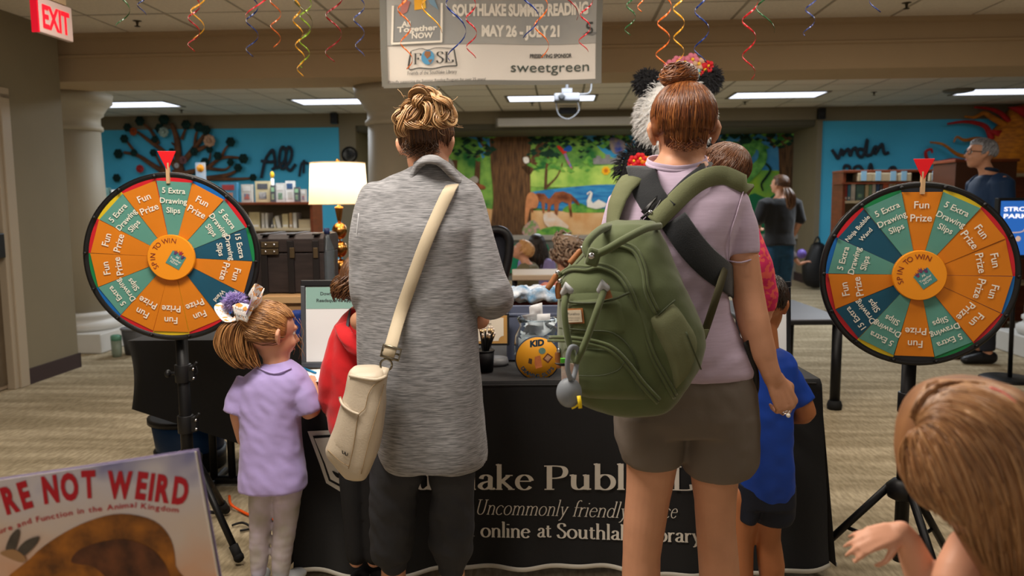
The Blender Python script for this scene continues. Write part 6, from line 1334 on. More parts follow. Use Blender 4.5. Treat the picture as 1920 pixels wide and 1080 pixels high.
# ------------------------------------------------------------------ far people
fp = PZ(1456, 600, 0); H_ = P(1456, 328, fp.y).z
figure('woman with a brown ponytail, black top and jeans standing beside the mural', fp, .25, H_, .215, SKIN, M('black_top', (22, 22, 24), .8, sheen=.2), M('jeans', (24, 62, 88), .8, var=.2, vs=20), mBlack, HB, .014,
       arms={1: ((.26, .0, 1.12), (.24, .12, .92), (1, 0, 0), .5), -1: ((-.26, .02, 1.12), (-.12, .22, 1.05), (-1, 0, 0), .6)}, headrot=(.5, -.15), sleeve=.5, widen=1.12, hairfn=tail_hair((0, -.9, .35), [P(1474, 352, fp.y-.12), P(1480, 365, fp.y-.18), P(1482, 382, fp.y-.18), P(1480, 396, fp.y-.16)], 200, .004, .05, nt=60))
bq = P(1498, 480, 8.6)
figure('small child bending with a purple ball behind the woman in jeans', (P(1466, 560, 9.4).x, 9.4, 0), -1.2, 1.0, .19, SKIN2, M('child_top_grey', (120, 110, 110), .8), M('child_shorts', (60, 60, 80), .8), mWhite, HB, .014,
       arms={1: ((.14, .12, .60), (.1, .26, .62), (0, 0, 1), .5), -1: ((-.13, .12, .62), (-.06, .30, .70), (0, 0, 1), .8)}, sleeve=.3, pants='shorts', hairfn=short_hair(160, .004, seed=8))
q = P(1503, 476, 9.1); b = MB(); b.ball(q, .055, 20, 14); obj('ball', b, M('ball_purple', (112, 92, 176), .5, var=.1), label='small purple ball held out by the bending child', cat='ball')
# seated person with white shoe at right
bg = thing('black_bag', 'black backpack on the floor behind the right prize wheel', 'bag', tuple(PZR(1530, 520, 0)), room=True)
q = PR(1530, 495, 12.2); b = MB(); b.tube([(q.x, q.y, .16), (q.x, q.y, .34), (q.x+.02, q.y, .62)], [(.2, .14), (.21, .15), (.12, .1)], 16, ref=(1, 0, 0), round_=True); obj('bag_body', b, mBlack, bg, room=True)
b = MB(); b.tube(smooth_path([(q.x-.05, q.y, .68), (q.x+.0, q.y-.03, .8), (q.x+.06, q.y, .68)]), .012, 6); obj('handle', b, mBlack, bg, room=True)
def seated(label, loc, yaw, seatz, top, bottom, hair, hairfn, sc=1.0, headrot=(0, 0), shoe=None, fore=.3, vox=.012):
    root = thing('person', label, 'person', (loc[0], loc[1], 0)); B = Matrix.Translation((loc[0], loc[1], seatz)) @ Z(yaw); J = lambda x, y, z: B @ Vector((x*sc, y*sc, z*sc)); hh = .225*sc
    T = B @ Matrix.Translation((0, .10*sc, .72*sc)) @ Z(headrot[0]) @ Matrix.Rotation(-headrot[1], 4, 'X')
    pr = [(0, 0, .0, .17, .13), (0, 0, .12, .16, .12), (0, .02, .3, .16, .11), (0, .05, .45, .175, .10), (0, .07, .53, .10, .07), (0, .08, .57, .06, .06)]
    b = MB(); bodyloft(b, B, [tuple(q*sc for q in r) for r in pr]); b.tube([J(0, .08, .52), T @ Vector((0, -.02*sc, -.05*sc))], [.06*sc, .05*sc], 14, round_=True); head_solids(b, T, hh)
    for s in (1, -1):
        b.tube([J(s*.19, .06, .47), J(s*.23, .08, .22), J(s*.14, fore, .22)], [.05*sc, .04*sc, .027*sc], 14, round_=True); hand_solids(b, frame_from(J(s*.14, fore, .22), B.to_3x3() @ Vector((-s*.3, 1, 0)), (0, 0, 1)), .17*sc, side=-s, curl=.4)
        b.tube([J(s*.09, 0, .02), J(s*.11, .42, .03), J(s*.11, .44, -.36+.0)], [.085*sc, .06*sc, .04*sc], 14, round_=True)
    blob('body', b, SKIN, root, vox, 4)
    b = MB(); bodyloft(b, B, [tuple((q+(.012 if i > 2 else 0))*sc for i, q in enumerate(r)) for r in pr[:-1]])
    for s in (1, -1): b.tube([J(s*.15, .06, .48), J(s*.19, .06, .47), J(s*.225, .08, .27)], [.06*sc, .066*sc, .056*sc], 14)
    blob('shirt', b, top, root, vox, 3, folds(.006, 9, 6))
    b = MB(); bodyloft(b, B, [(0, 0, -.07*sc, .17*sc, .13*sc), (0, 0, .06*sc, .18*sc, .14*sc)])
    for s in (1, -1): b.tube([J(s*.09, 0, .02), J(s*.11, .42, .03), J(s*.11, .44, -.30)], [.1*sc, .075*sc, .055*sc], 14)
    blob('trousers', b, bottom, root, vox, 3)
    for s in (1, -1): b = MB(); b.tube([J(s*.11, .40, -.40), J(s*.11, .58, -.41)], [(.045*sc, .04*sc), (.045*sc, .03*sc)], 12, round_=True); blob('shoe', b, shoe or mWhite, root, .008, 2)
    face_parts(root, T, hh); hairfn(root, T, hh, hair); return root
pc = P(1072, 468, 5.0)
seated('woman with curly ash hair and a coral top sitting by the backpack', (pc.x+.02, 5.08), .55, pc.z-.74, M('coral_top', (226, 116, 104), .8, col2=(236, 170, 150), vs=40), M('dark_jeans', (40, 46, 60), .8), HC, curly_hair(330, .006, 1.34, low=-.9), 1.0, (.1, -.35))
t = thing('stool', 'stool under the woman in coral', 'stool', (pc.x, 5.1, 0)); b = MB(); b.lathe([(.001, pc.z-.86), (.17, pc.z-.86), (.17, pc.z-.82), (.001, pc.z-.82)], (pc.x+.02, 5.1, 0), 24); obj('seat', b, mBlack, t)
for i in range(4): a = i*math.pi/2+.4; b = MB(); b.tube([(pc.x+.02+.12*math.cos(a), 5.1+.12*math.sin(a), pc.z-.86), (pc.x+.02+.18*math.cos(a), 5.1+.18*math.sin(a), 0)], .014, 8); obj('leg', b, mBlkM, t)
pt = P(990, 470, 6.4)
figure('blond toddler in an olive shirt looking down behind the desk', (pt.x, 6.4, 0), 1.2, P(988, 447, 6.4).z, .18, SKIN2, M('olive_shirt', (112, 104, 76), .8), M('kid_shorts', (80, 84, 92), .8), mWhite, HBl, .01, headrot=(.2, -.55), sleeve=.35, pants='shorts', hairfn=short_hair(420, .003, seed=5), fold=.004, headoff=(0, .03, -.01),
       arms={1: ((.12, .05, .58), (.10, .17, .56), (1, 0, 0), .4), -1: ((-.12, .05, .58), (-.10, .17, .56), (-1, 0, 0), .4)})
pt = P(1006, 460, 7.0)
figure('dark haired child in a lavender top behind the toddler', (pt.x, 7.0, 0), -.3, P(1004, 440, 7.0).z, .185, SKIN2, M('lavender_far', (150, 140, 196), .8), M('kid_trousers', (50, 50, 60), .8), mWhite, HD, .012, sleeve=.3, hairfn=long_hair(.28, 300, .004))
# man in navy
md = 6.5; mz = P(1840, 259, md).z
man, mB, mT = figure('grey haired man with glasses and a navy shirt, in profile', (P(1852, 400, md).x, md, 0), 1.45, mz, .25, SKIN, M('navy_shirt', (14, 44, 78), .7, var=.12, vs=6), M('dark_trousers', (30, 32, 40), .8), mBlack, HG, .012, headrot=(.0, -.12), sleeve=.5, widen=1.15, belly=1.35, hairfn=short_hair(700, .003, seed=6), headoff=(0, .05, 0))
b = MB()
for s in (1, -1):
    c = [mT @ Vector((s*(.033+.026*math.cos(a)), .098-.004, .004+.02*math.sin(a))) for a in [q*math.pi/8 for q in range(17)]]; b.tube(c, .0028, 6); b.tube([mT @ Vector((s*.058, .09, .01)), mT @ Vector((s*.088, -.01, .01))], .0028, 6)
b.tube([mT @ Vector((-.009, .1, .008)), mT @ Vector((.009, .1, .008))], .0028, 6); obj('glasses', b, mBlack, man, kind='stuff')
b = MB(); nk = mz-.25; b.tube([mB @ Vector((.06*math.cos(a), .01+.058*math.sin(a), nk-.005+.012*math.sin(a))) for a in [q*math.pi/8 for q in range(17)]], .016, 8); obj('collar', b, M('navy_collar', (10, 30, 54), .7), man)

# ------------------------------------------------------------------ panda plush
pd = 4.45; pcx = P(1272, 230, pd).x; Zp = lambda py: P(1272, py, pd).z; kx = lambda r: px2m(r, pd)
pn = thing('panda_plush', 'giant black and white plush panda wearing flowers, behind the red haired woman', 'plush toy', (pcx, pd, DZ))
b = MB(); hp = Vector((P(1264, 225, pd).x, pd, Zp(225))); b.ball(hp, (kx(66), kx(60), kx(78)), 32, 20); b.ball(hp+Vector((0, -kx(40), -kx(20))), (kx(34), kx(30), kx(28))); blob('head', b, M('fur_white', (244, 244, 242), .9, bump=.5, bs=90), pn, .012, 3)
b = MB(); b.ball((pcx, pd+.04, Zp(400)), (kx(92), kx(76), kx(110)), 28, 18); blob('belly', b, M('fur_white', (244, 244, 242), .9), pn, .014, 3)
mFB = M('fur_black', (30, 30, 32), .95, var=.3, vs=60, bump=.6, bs=90)
for px, py in ((1214, 156), (1328, 148)):
    b = MB(); b.ball(P(px, py, pd-.02), (kx(25), kx(14), kx(25)), 20, 14); ear = blob('ear', b, mFB, pn, .008, 2, lambda co, n: .008*noise.noise(co*60))
for s in (1, -1):
    b = MB(); c = Vector((pcx+s*kx(62), pd+.02, Zp(310))); b.tube([c, c+Vector((s*.06, -.1, -.16)), c+Vector((s*.02, -.26, -.26))], [kx(40), kx(36), kx(30)], 16, round_=True); blob('arm', b, mFB, pn, .01, 3)
    b = MB(); c = Vector((pcx+s*kx(58), pd-.06, DZ+.12)); b.tube([c, c+Vector((s*.05, -.16, 0))], [kx(44), kx(40)], 16, round_=True); blob('leg', b, mFB, pn, .012, 3)
    b = MB(); b.ball(hp+Vector((s*kx(26), -kx(54), kx(6))), (kx(14), kx(8), kx(17)), 14, 10); ep = obj('eye_patch', b, mFB, pn); b = MB(); b.ball(hp+Vector((s*kx(25), -kx(62), kx(6))), kx(4), 10, 8); obj('eye', b, mBlack, ep)
b = MB(); b.ball(hp+Vector((0, -kx(70), -kx(10))), (kx(9), kx(6), kx(6)), 12, 8); obj('nose', b, mBlack, pn)
rnd = random.Random(31)
def fur(mb, c, r, n, ln, rad, cond=lambda d: True, down=.4):
    for i in range(n):
        d = Vector((rnd.gauss(0, 1), rnd.gauss(0, 1), rnd.gauss(0, 1))).normalized()
        if not cond(d): continue
        p = Vector(c)+Vector((d.x*r[0], d.y*r[1], d.z*r[2])); o = (d+Vector((rnd.uniform(-.4, .4), rnd.uniform(-.4, .4), -down+rnd.uniform(-.3, .2)))).normalized()*ln*rnd.uniform(.6, 1.2)
        mb.tube([p-d*.01, p+o*.6, p+o+Vector((0, 0, -ln*.2))], [rad, rad*.7, rad*.15], 4)
b = MB(); fur(b, hp, (kx(66), kx(60), kx(78)), 2200, .045, .0035); obj('white_fur', b, MH('fur_w', [(232, 232, 232), (252, 252, 252), (244, 244, 244)], .9), pn, kind='stuff')
b = MB()
for px, py in ((1214, 156), (1328, 148)): fur(b, P(px, py, pd-.02), (kx(24), kx(14), kx(24)), 500, .022, .003, down=.1)
for s in (1, -1): fur(b, (pcx+s*kx(66), pd-.0, Zp(318)), (kx(44), kx(42), kx(46)), 600, .05, .0035)
obj('black_fur', b, MH('fur_b', [(18, 18, 20), (54, 54, 60), (34, 34, 38)], .8), pn, kind='stuff')
def garland(name, label, pts, cols, parent=None):
    t = thing(name, label, 'flowers', tuple(pts[0][0]))
    for i, (c, r) in enumerate(pts):
        b = MB()
        for j in range(6):
            a = j*math.pi/3+i; b.ball(c+Vector((math.cos(a)*r*.6, -.008*(j % 2), math.sin(a)*r*.6)), (r*.45, r*.25, r*.45), 8, 6)
        fl = obj('flower', b, cols[i % len(cols)], t); b = MB(); b.ball(c+Vector((0, -r*.25, 0)), r*.28, 8, 6); obj('flower_centre', b, M('fl_yellow', (240, 190, 50), .6), fl)
fR, fP, fO, fW = M('fl_red', (206, 22, 34), .6), M('fl_pink', (214, 120, 140), .6), M('fl_orange', (236, 130, 30), .6), M('fl_peach', (210, 170, 140), .6)
garland('flower_garland', 'pink and red flower crown on the head of the panda', [(P(x, y, pd-.04), kx(r)) for x, y, r in ((1284, 118, 13), (1298, 112, 12), (1310, 120, 12), (1322, 132, 13), (1270, 116, 11), (1312, 138, 9), (1328, 124, 10), (1256, 124, 11))], [fP, fP, fW, fR, fP, M('fl_blue', (140, 196, 206), .6), fR, fP])
garland('flower_garland', 'red and yellow flower lei around the neck of the panda', [(P(x, y, pd-.30), kx(r)) for x, y, r in ((1188, 302, 10), (1200, 298, 11), (1212, 304, 11), (1190, 318, 11), (1204, 316, 12), (1218, 322, 11), (1232, 330, 11), (1250, 336, 11), (1270, 338, 11), (1290, 336, 11), (1310, 330, 11), (1328, 320, 11), (1340, 308, 10), (1184, 310, 8))], [fR, fR, fO, fR])

# ------------------------------------------------------------------ woman in the grey cardigan
gd = 2.42
rt = thing('person', 'woman in a long grey cardigan with a messy honey bun', 'person', (P(795, 700, gd).x, gd, 0))
mCard = M('cardigan_heather', (98, 99, 102), .95, col2=(158, 158, 162), vs=9, stretch=(3.2, 3.2, 60), ramp=(.36, .66), detail=6, bump=.25, bs=40, bdist=.003, sheen=.2, spec=.1)
rows = [(298, 787, 832, .055, gd+.02), (306, 782, 842, .062, gd+.02), (318, 762, 856, .075, gd+.02), (332, 728, 872, .09, gd+.02), (346, 697, 890, .10, gd+.02), (362, 680, 903, .112, gd+.02), (385, 670, 908, .122, gd+.02), (430, 668, 905, .13, gd), (480, 670, 896, .13, gd), (530, 671, 893, .128, gd), (580, 670, 893, .13, gd), (640, 670, 897, .14, gd), (700, 674, 902, .148, gd), (760, 690, 907, .15, gd), (820, 704, 913, .152, gd), (850, 712, 915, .15, gd), (866, 722, 913, .145, gd)]
G = RB(rows, 2.35)
b = MB(); G.loft(b)
def arm(pts): chain(b, pl(pts), 18, k=4)
arm([(706, 372, gd, 33), (694, 430, gd-.02, 36), (688, 500, gd-.02, 33), (690, 560, gd-.02, 31), (712, 590, gd+.14, 27)])
arm([(868, 372, gd, 36), (890, 440, gd-.02, 36), (912, 520, gd-.03, 38), (926, 560, gd-.02, 39), (898, 560, gd+.16, 30), (880, 578, gd+.3, 24)])
def gfold(co, n):
    base = .0045*noise.noise(Vector((co.x*9, co.y*9, co.z*2.2)))+.003*noise.noise(Vector((co.x*22+co.z*6, co.y*20, co.z*9)))
    q = max(0, (1.05-co.z))*.012*math.sin(co.x*34+1.2*math.sin(co.z*4)); return base+q*(.6 if co.y < gd else 0)
blob('cardigan', b, mCard, rt, .0065, 4, gfold)
b = MB(); cc = [P(x, y, d) for x, y, d in ((786, 330, gd-.06), (790, 304, gd-.045), (812, 299, gd-.075), (835, 309, gd-.045), (850, 334, gd+.0), (838, 330, gd+.09), (800, 322, gd+.12))]
b.ribbon(smooth_path(cc, 6)[4:-8], (0, -.35, 1), .05, .008); cc = [P(x, y, d) for x, y, d in ((770, 338, gd-.05), (783, 312, gd-.055), (797, 300, gd-.085), (818, 300, gd-.09), (836, 314, gd-.07), (862, 342, gd-.04))]
b.tube(smooth_path(cc, 6), (.012, .02), 10); 
blob('collar', b, mCard, rt, .005, 4)
b = MB()
for pts in ([(905, 395), (898, 430), (894, 480), (890, 520)], [(676, 400), (672, 450), (673, 520)]):
    p, n_ = on(G, pts, .006, 4); b.tube(p, .0022, 6)
obj('seam', b, M('seam_grey', (170, 171, 176), .9), rt, kind='stuff')
mPants = M('capri_charcoal', (44, 45, 50), .85, var=.15, vs=5, bump=.4, bs=25, bdist=.006)
b = MB(); ld = gd+.02
for L_ in ([(748, 800, ld, 52), (744, 880, ld, 51), (737, 950, ld, 45), (734, 1010, ld, 43), (737, 1040, ld, 38), (738, 1054, ld, 27)], [(852, 800, ld, 52), (848, 880, ld, 45), (848, 950, ld, 42), (847, 1010, ld, 43), (848, 1045, ld, 38), (848, 1062, ld, 27)]): chain(b, pl(L_), 20, k=3)
b.ball(P(800, 815, ld), (px2m(98, ld), .13, .10))
blob('capri_trousers', b, mPants, rt, .0065, 3, lambda co, n: .009*noise.noise(Vector((co.x*12, co.y*12, co.z*17)))+.005*noise.noise(Vector((co.x*26+co.z*20, co.y*26, co.z*15))))
b = MB(); gT = Matrix.Translation(P(800, 275, gd+.05)) @ Matrix.Rotation(.08, 4, 'Y') @ Matrix.Rotation(-.35, 4, 'X') @ Z(-.18); gh = .232
head_solids(b, gT, gh); b.tube([P(808, 330, gd+.02), P(803, 280, gd+.03)], [.062, .056], 18, round_=True)
for L_ in ([(745, 900, ld, 36), (738, 1000, ld, 26), (738, 1060, ld, 24), (737, 1130, ld, 26), (738, 1185, ld, 18)], [(850, 900, ld, 36), (848, 1000, ld, 26), (849, 1068, ld, 23), (850, 1135, ld, 26), (850, 1190, ld, 18)]): chain(b, pl(L_), 16)
b.ball(P(800, 600, gd), (.13, .08, .3))
for s, (x, y, d) in ((1, (876, 590, gd+.34)), (-1, (716, 592, gd+.2))):
    w = P(x, y, d); hand_solids(b, frame_from(w, (-s*.5, 1, -.15), (0, 0, 1)), .17, side=-s, curl=.35); b.tube([w-Vector((-s*.05, .12, 0)), w], [.034, .027], 12, round_=True)
blob('body', b, SKIN, rt, .006, 4)
face_parts(rt, gT, gh)
for x in (738, 850):
    p = P(x, 1190, ld); b = MB(); b.tube([Vector((p.x, p.y-.05, .045)), Vector((p.x, p.y+.06, .045)), Vector((p.x, p.y+.17, .03))], [(.042, .04), (.045, .04), (.042, .026)], 14, ref=(1, 0, 0), round_=True); blob('shoe', b, M('shoe_black', (30, 30, 32), .6), rt, .006, 3)
rnd = random.Random(11)
b = MB(); hair_cap(b, gT, gh, 1.05)
tie = Vector((.0, -.55, .85))
for i in range(620):
    t_ = rnd.random()*2*math.pi; d0 = Vector((math.cos(t_), math.sin(t_), rnd.uniform(-.62, .3)))
    if d0.y > .3: d0.z = max(.5, d0.z)
    strand(b, gT, gh, d0, tie+Vector((rnd.uniform(-.35, .35), rnd.uniform(-.3, .3), 0)), .0021, 1.03, 1.14, 9, .07, rnd)
for i in range(260):
    q = rnd.uniform(-1, 1); zz_ = -.24+.10*q*q+rnd.uniform(-.04, .05); d0 = Vector((q*.75, -.8, -.25)); p0 = gT @ Vector((q*.235*gh, (-.33+.10*q*q)*gh, zz_*gh)); strand(b, gT, gh, d0, tie+Vector((rnd.uniform(-.13, .13), rnd.uniform(-.13, .13), 0)), .0018, 1.07, 1.15, 9, .04, rnd, pre=[p0, p0.lerp(skull(gT, gh, d0, 1.06), .5)])
for i in range(60):   # wisps at the nape
    d0 = Vector((rnd.uniform(-.9, .9), -.8, rnd.uniform(-.85, -.5))); p = skull(gT, gh, d0, 1.05); ph = rnd.random()*6; b.tube([p+Vector((.012*math.sin(q*1.3+ph)*q/3, -.004*q, -.008*q)) for q in range(6)], [.001]*5+[.0004], 4)
obj('hair', b, HGd, rt)
# messy bun: looping locks
def lock(mb, pts, n=14, R_=.010, r=.0016, rnd=rnd, tw=1.5):
    sp = smooth_path(pts, 6); fr = frames(sp); m_ = len(sp)
    for i in range(n):
        a = rnd.random()*6.28; q = math.sqrt(rnd.random()); t0 = rnd.uniform(.0, .12); ps = []
        for j in range(int(m_*t0), m_):
            u_ = j/(m_-1); rr_ = R_*q*(.35+.65*math.sin(math.pi*min(1, .1+u_*.86))); ang_ = a+tw*u_; ps.append(sp[j]+fr[j][1]*rr_*1.5*math.cos(ang_)+fr[j][2]*rr_*.7*math.sin(ang_))
        if len(ps) > 3: mb.tube(ps, [r*1.1]*(len(ps)-2)+[r*.8, r*.3], 4)
b = MB(); core = MB(); SQ = lambda y: 169+(y-169)*.86
for x, y, r in ((798, 208, 30), (775, 222, 22), (823, 218, 24), (800, 232, 26)): core.ball(P(x, SQ(y)+4, gd), px2m(r, gd), 14, 10)
blob('bun_core', core, M('bun_core', (110, 72, 42), .7), rt, .006, 3)
locks = [[(770, 190), (776, 172), (790, 169), (799, 180), (790, 192)], [(788, 180), (800, 170), (814, 176), (820, 190), (817, 205)], [(805, 172), (818, 178), (826, 200), (832, 222), (846, 236), (850, 228)], [(780, 196), (768, 204), (760, 218), (752, 232), (748, 246)], [(790, 192), (800, 205), (803, 225), (796, 242), (786, 248)], [(800, 195), (810, 212), (808, 235), (798, 246), (790, 238)],
         [(825, 190), (840, 198), (848, 215), (850, 232), (838, 238), (826, 230)], [(815, 195), (828, 208), (834, 226), (846, 240), (854, 232), (850, 218)], [(762, 210), (750, 216), (745, 228), (752, 238), (762, 232)], [(772, 200), (784, 206), (778, 226), (766, 238), (756, 250), (752, 262)], [(812, 180), (824, 186), (840, 196), (846, 210)], [(775, 195), (790, 188), (806, 190), (818, 200)],
         [(788, 230), (798, 240), (812, 240), (820, 232)], [(760, 225), (770, 240), (782, 244), (795, 236)], [(820, 212), (816, 228), (826, 242), (840, 244)], [(790, 176), (782, 186), (780, 200), (788, 212)], [(830, 200), (838, 214), (832, 226), (822, 222)], [(765, 205), (756, 222), (750, 246), (752, 262), (758, 268)]]
for k_, L_ in enumerate(locks):
    for rep in range(2): 
        dd = gd-.085+rnd.uniform(-.012, .02); lock(b, [P(x+rnd.uniform(-3, 3), SQ(y)+rnd.uniform(-3, 3), dd-(.02*math.sin(math.pi*i/(len(L_)-1)))) for i, (x, y) in enumerate(L_)], 18, .0105)
for k_ in range(26):
    x, y = rnd.uniform(768, 832), rnd.uniform(184, 220); a = rnd.random()*6; R_ = rnd.uniform(10, 20); lock(b, [P(x+R_*math.cos(a+q*.8), y+R_*.8*math.sin(a+q*.8), gd-.06+.05*math.sin(q)) for q in range(5)], 12, .009)
for k_ in range(40):
    x, y = rnd.uniform(748, 850), rnd.uniform(175, 245); a = rnd.random()*6; c = Vector((800, 215)); p = [P(c.x+(x-c.x)*(1+.12*q)+3*math.sin(a+q), c.y+(y-c.y)*(1+.1*q)+3*math.cos(a+q), gd-.04) for q in range(4)]; b.tube(smooth_path(p, 4), .0006, 4)
obj('bun', b, HGw, rt)
# handbag -----------------------------------------------------------
bd = 2.20; mLea = M('cream_leather', (188, 175, 156), .45, var=.04, vs=6, bump=.35, bs=220, bdist=.0015); mLeD = M('leather_seam', (150, 128, 98), .6); mBrz = M('antique_nickel', (130, 124, 108), .3, metal=1)
hb = thing('handbag', 'cream leather crossbody tote on the hip of the woman in grey', 'bag', tuple(P(665, 790, bd)))
BG = RB([(686, 664, 706, .02, bd), (694, 655, 724, .05, bd), (702, 654, 726, .058, bd), (730, 649, 722, .062, bd), (760, 640, 722, .066, bd), (800, 628, 718, .070, bd), (835, 614, 712, .072, bd), (845, 615, 710, .072, bd), (860, 628, 704, .070, bd), (875, 640, 697, .066, bd), (886, 650, 692, .06, bd), (892, 662, 690, .045, bd)], 3.6)
b = MB(); BG.loft(b); blob('bag_body', b, mLea, hb, .0045, 1, lambda co, n: .002*noise.noise(co*16))
b = MB(); 
def seamline(mb, body, pts, r, off=.002): p, n_ = on(body, pts, off, 4); mb.tube(p, r, 6)
seamline(b, BG, [(657, 704), (680, 709), (705, 712), (722, 706)], .005); obj('rolled_rim', b, mLea, hb)
b = MB(); patch(b, BG, [(641, 746), (634, 780), (618, 832)], [(674, 778), (672, 820), (658, 872)], .004, 8, 14); pk = obj('outer_pocket', b, mLea, hb)
b = MB(); seamline(b, BG, [(641, 744), (646, 758), (660, 770), (674, 776)], .0042, .006); obj('pocket_lip', b, mLea, pk)
for pts in ([(716, 712), (700, 722), (690, 740), (684, 765), (672, 780), (664, 830), (654, 878)], [(718, 720), (706, 770), (690, 830), (676, 888)], [(616, 842), (636, 862), (655, 874)]):
    b = MB(); seamline(b, BG, pts, .0012, .0035); obj('stitching', b, mLeD, hb)
b = MB()
for x, y in ((643, 848), (648, 851)): p, n_ = on(BG, [(x, y-4), (x+.5, y+1), (x+4, y+2), (x+4.5, y-2)], .004, 3); b.tube(p, .0012, 5)
obj('logo_mark', b, mBlack, hb)
b = MB(); sp_ = [(726, 672, bd), (733, 650, bd+.0), (752, 590, bd+.03), (775, 520, bd+.045), (800, 450, bd+.055), (824, 393, bd+.065), (843, 356, gd-.085), (852, 340, gd-.03), (848, 334, gd+.04), (830, 360, gd+.15)]
pp = [P(x, y, d) for x, y, d in sp_]
for i in (2, 3, 4, 5): s_ = G.surf(sp_[i][0], sp_[i][1], .012); pp[i] = s_
pth = smooth_path(pp, 6); b.ribbon(pth, [(0, -1, 0)]*(6*6)+[(0, -.7, .7)]*6+[(0, -.2, 1)]*6+[(0, .6, .7)]*(len(pth)-48), .0365, .0035); obj('strap', b, M('strap_webbing', (180, 166, 142), .7, bump=.4, bs=400, bdist=.001), hb)
c = P(733, 661, bd-.006); b = MB(); T_ = Matrix.Rotation(.28, 4, 'Y')
pts = [c+T_.to_3x3() @ Vector((x, 0, z)) for x, z in ((-.026, -.016), (.026, -.016), (.026, .016), (-.026, .016))]; b.tube(smooth_path(pts+[pts[0]], 1)+[pts[1]], .0038, 8); b.tube([(pts[0]+pts[3])/2, (pts[1]+pts[2])/2], .003, 8); obj('buckle', b, mBrz, hb)
c = P(724, 684, bd-.004); b = MB(); b.tube([c+Vector((.0165*math.cos(a), 0, .0165*math.sin(a))) for a in [q*math.pi/10 for q in range(21)]], .003, 8); obj('ring', b, mBrz, hb)
b = MB(); b.ribbon([P(718, 706, bd-.03), P(721, 697, bd-.014), P(723, 690, bd-.006)], (0, -1, 0), .022, .004); obj('ring_tab', b, mLea, hb)

# ------------------------------------------------------------------ red haired woman
rd = 2.12
rt = thing('person', 'woman with an auburn top knot, lavender shirt and grey shorts', 'person', (P(1282, 700, rd).x, rd, 0))
mLav = M('lavender_shirt', (182, 164, 186), .9, var=.05, vs=5, stretch=(4, 4, 40), bump=.25, bs=60, bdist=.002, sheen=.15, spec=.15)
rows = [(314, 1214, 1328, .066, rd+.02), (324, 1190, 1352, .08, rd+.02), (338, 1165, 1378, .095, rd+.02), (355, 1150, 1396, .105, rd+.02), (380, 1143, 1398, .115, rd+.01), (430, 1140, 1378, .125, rd), (480, 1140, 1364, .125, rd), (530, 1142, 1361, .122, rd), (580, 1146, 1366, .12, rd), (620, 1150, 1380, .125, rd), (660, 1152, 1402, .132, rd), (690, 1152, 1412, .135, rd), (702, 1158, 1405, .13, rd)]
RW = RB(rows, 2.4)
b = MB(); RW.loft(b)
def arm2(pts, mb=None): chain(mb or b, pl(pts), 18, k=4, rd=mb is not None)
arm2([(1372, 376, rd, 33), (1386, 430, rd-.01, 36), (1390, 478, rd-.02, 35)]); b.mi[-1:]
arm2([(1172, 372, rd, 32), (1160, 430, rd+.02, 35), (1156, 480, rd+.06, 33)])
def lfold(co, n):
    return .004*noise.noise(Vector((co.x*9+co.z*5, co.y*8, co.z*7)))+.0035*noise.noise(Vector((co.x*18-co.z*16, co.y*14, co.z*20)))*(1 if co.z < 1.25 else .5)
blob('shirt', b, mLav, rt, .0065, 4, lfold)
b = MB(); cc = [P(x, y, d) for x, y, d in ((1214, 306, rd+.02), (1228, 315, rd-.035), (1268, 321, rd-.052), (1306, 316, rd-.035), (1324, 304, rd+.02), (1306, 300, rd+.09), (1234, 300, rd+.09))]; b.ribbon(smooth_path(cc, 6, True)+[cc[0]], (0, -.2, 1), .006, .012); b.tube(smooth_path(cc, 6, True), .006, 8); obj('neckband', b, mLav, rt)
b = MB(); p, n_ = on(RW, [(1392, 352), (1378, 400), (1366, 440), (1361, 500)], .006); b.tube(p, .0018, 6)
hem_ = pl([(1357, 487, rd-.04, 1), (1390, 492, rd-.08, 1), (1424, 480, rd-.03, 1)]); b.tube(smooth_path([q for q, _ in hem_], 5), .0022, 6); obj('seam', b, mLav, rt, kind='stuff')
mSho = M('shorts_taupe', (104, 94, 86), .85, var=.05, vs=4, bump=.2, bs=90, bdist=.002)
b = MB(); SH = RB([(690, 1160, 1406, .125, rd), (720, 1156, 1414, .135, rd), (770, 1152, 1419, .14, rd), (800, 1152, 1420, .13, rd)], 2.4); SH.loft(b)
for rows_ in ([(770, 1152, 1290, .125, rd), (820, 1153, 1282, .12, rd), (855, 1164, 1278, .112, rd), (862, 1170, 1274, .108, rd)], [(770, 1270, 1419, .125, rd), (820, 1274, 1419, .12, rd), (868, 1276, 1418, .115, rd), (884, 1284, 1400, .11, rd)]): RB(rows_, 2.2).loft(b)
blob('shorts', b, mSho, rt, .0065, 3, lambda co, n: .004*noise.noise(Vector((co.x*10, co.y*10, co.z*8)))+.002*noise.noise(co*30))
b = MB(); rT = Matrix.Translation(P(1281, 249, rd+.02)) @ Matrix.Rotation(-.12, 4, 'X') @ Z(-.12); rh = .236
head_solids(b, rT, rh); b.tube([P(1272, 330, rd+.02), P(1276, 300, rd+.02), P(1280, 262, rd+.01)], [.075, .056, .054], 18, round_=True); RB([(262, 1240, 1320, .05, rd+.02), (285, 1238, 1318, .052, rd+.02), (300, 1230, 1320, .058, rd+.02), (314, 1208, 1334, .067, rd+.02), (340, 1190, 1360, .07, rd+.02)]).loft(b)
for L_ in ([(1222, 820, rd, 50), (1222, 870, rd, 49), (1215, 930, rd, 43), (1208, 985, rd, 41), (1203, 1040, rd, 37), (1202, 1100, rd, 38), (1203, 1180, rd, 30), (1205, 1260, rd, 19)], [(1340, 830, rd, 50), (1340, 885, rd, 47), (1341, 940, rd, 40), (1342, 990, rd, 38), (1347, 1050, rd, 39), (1350, 1110, rd, 39), (1352, 1180, rd, 30), (1352, 1262, rd, 19)]): chain(b, pl(L_), 22, k=2)
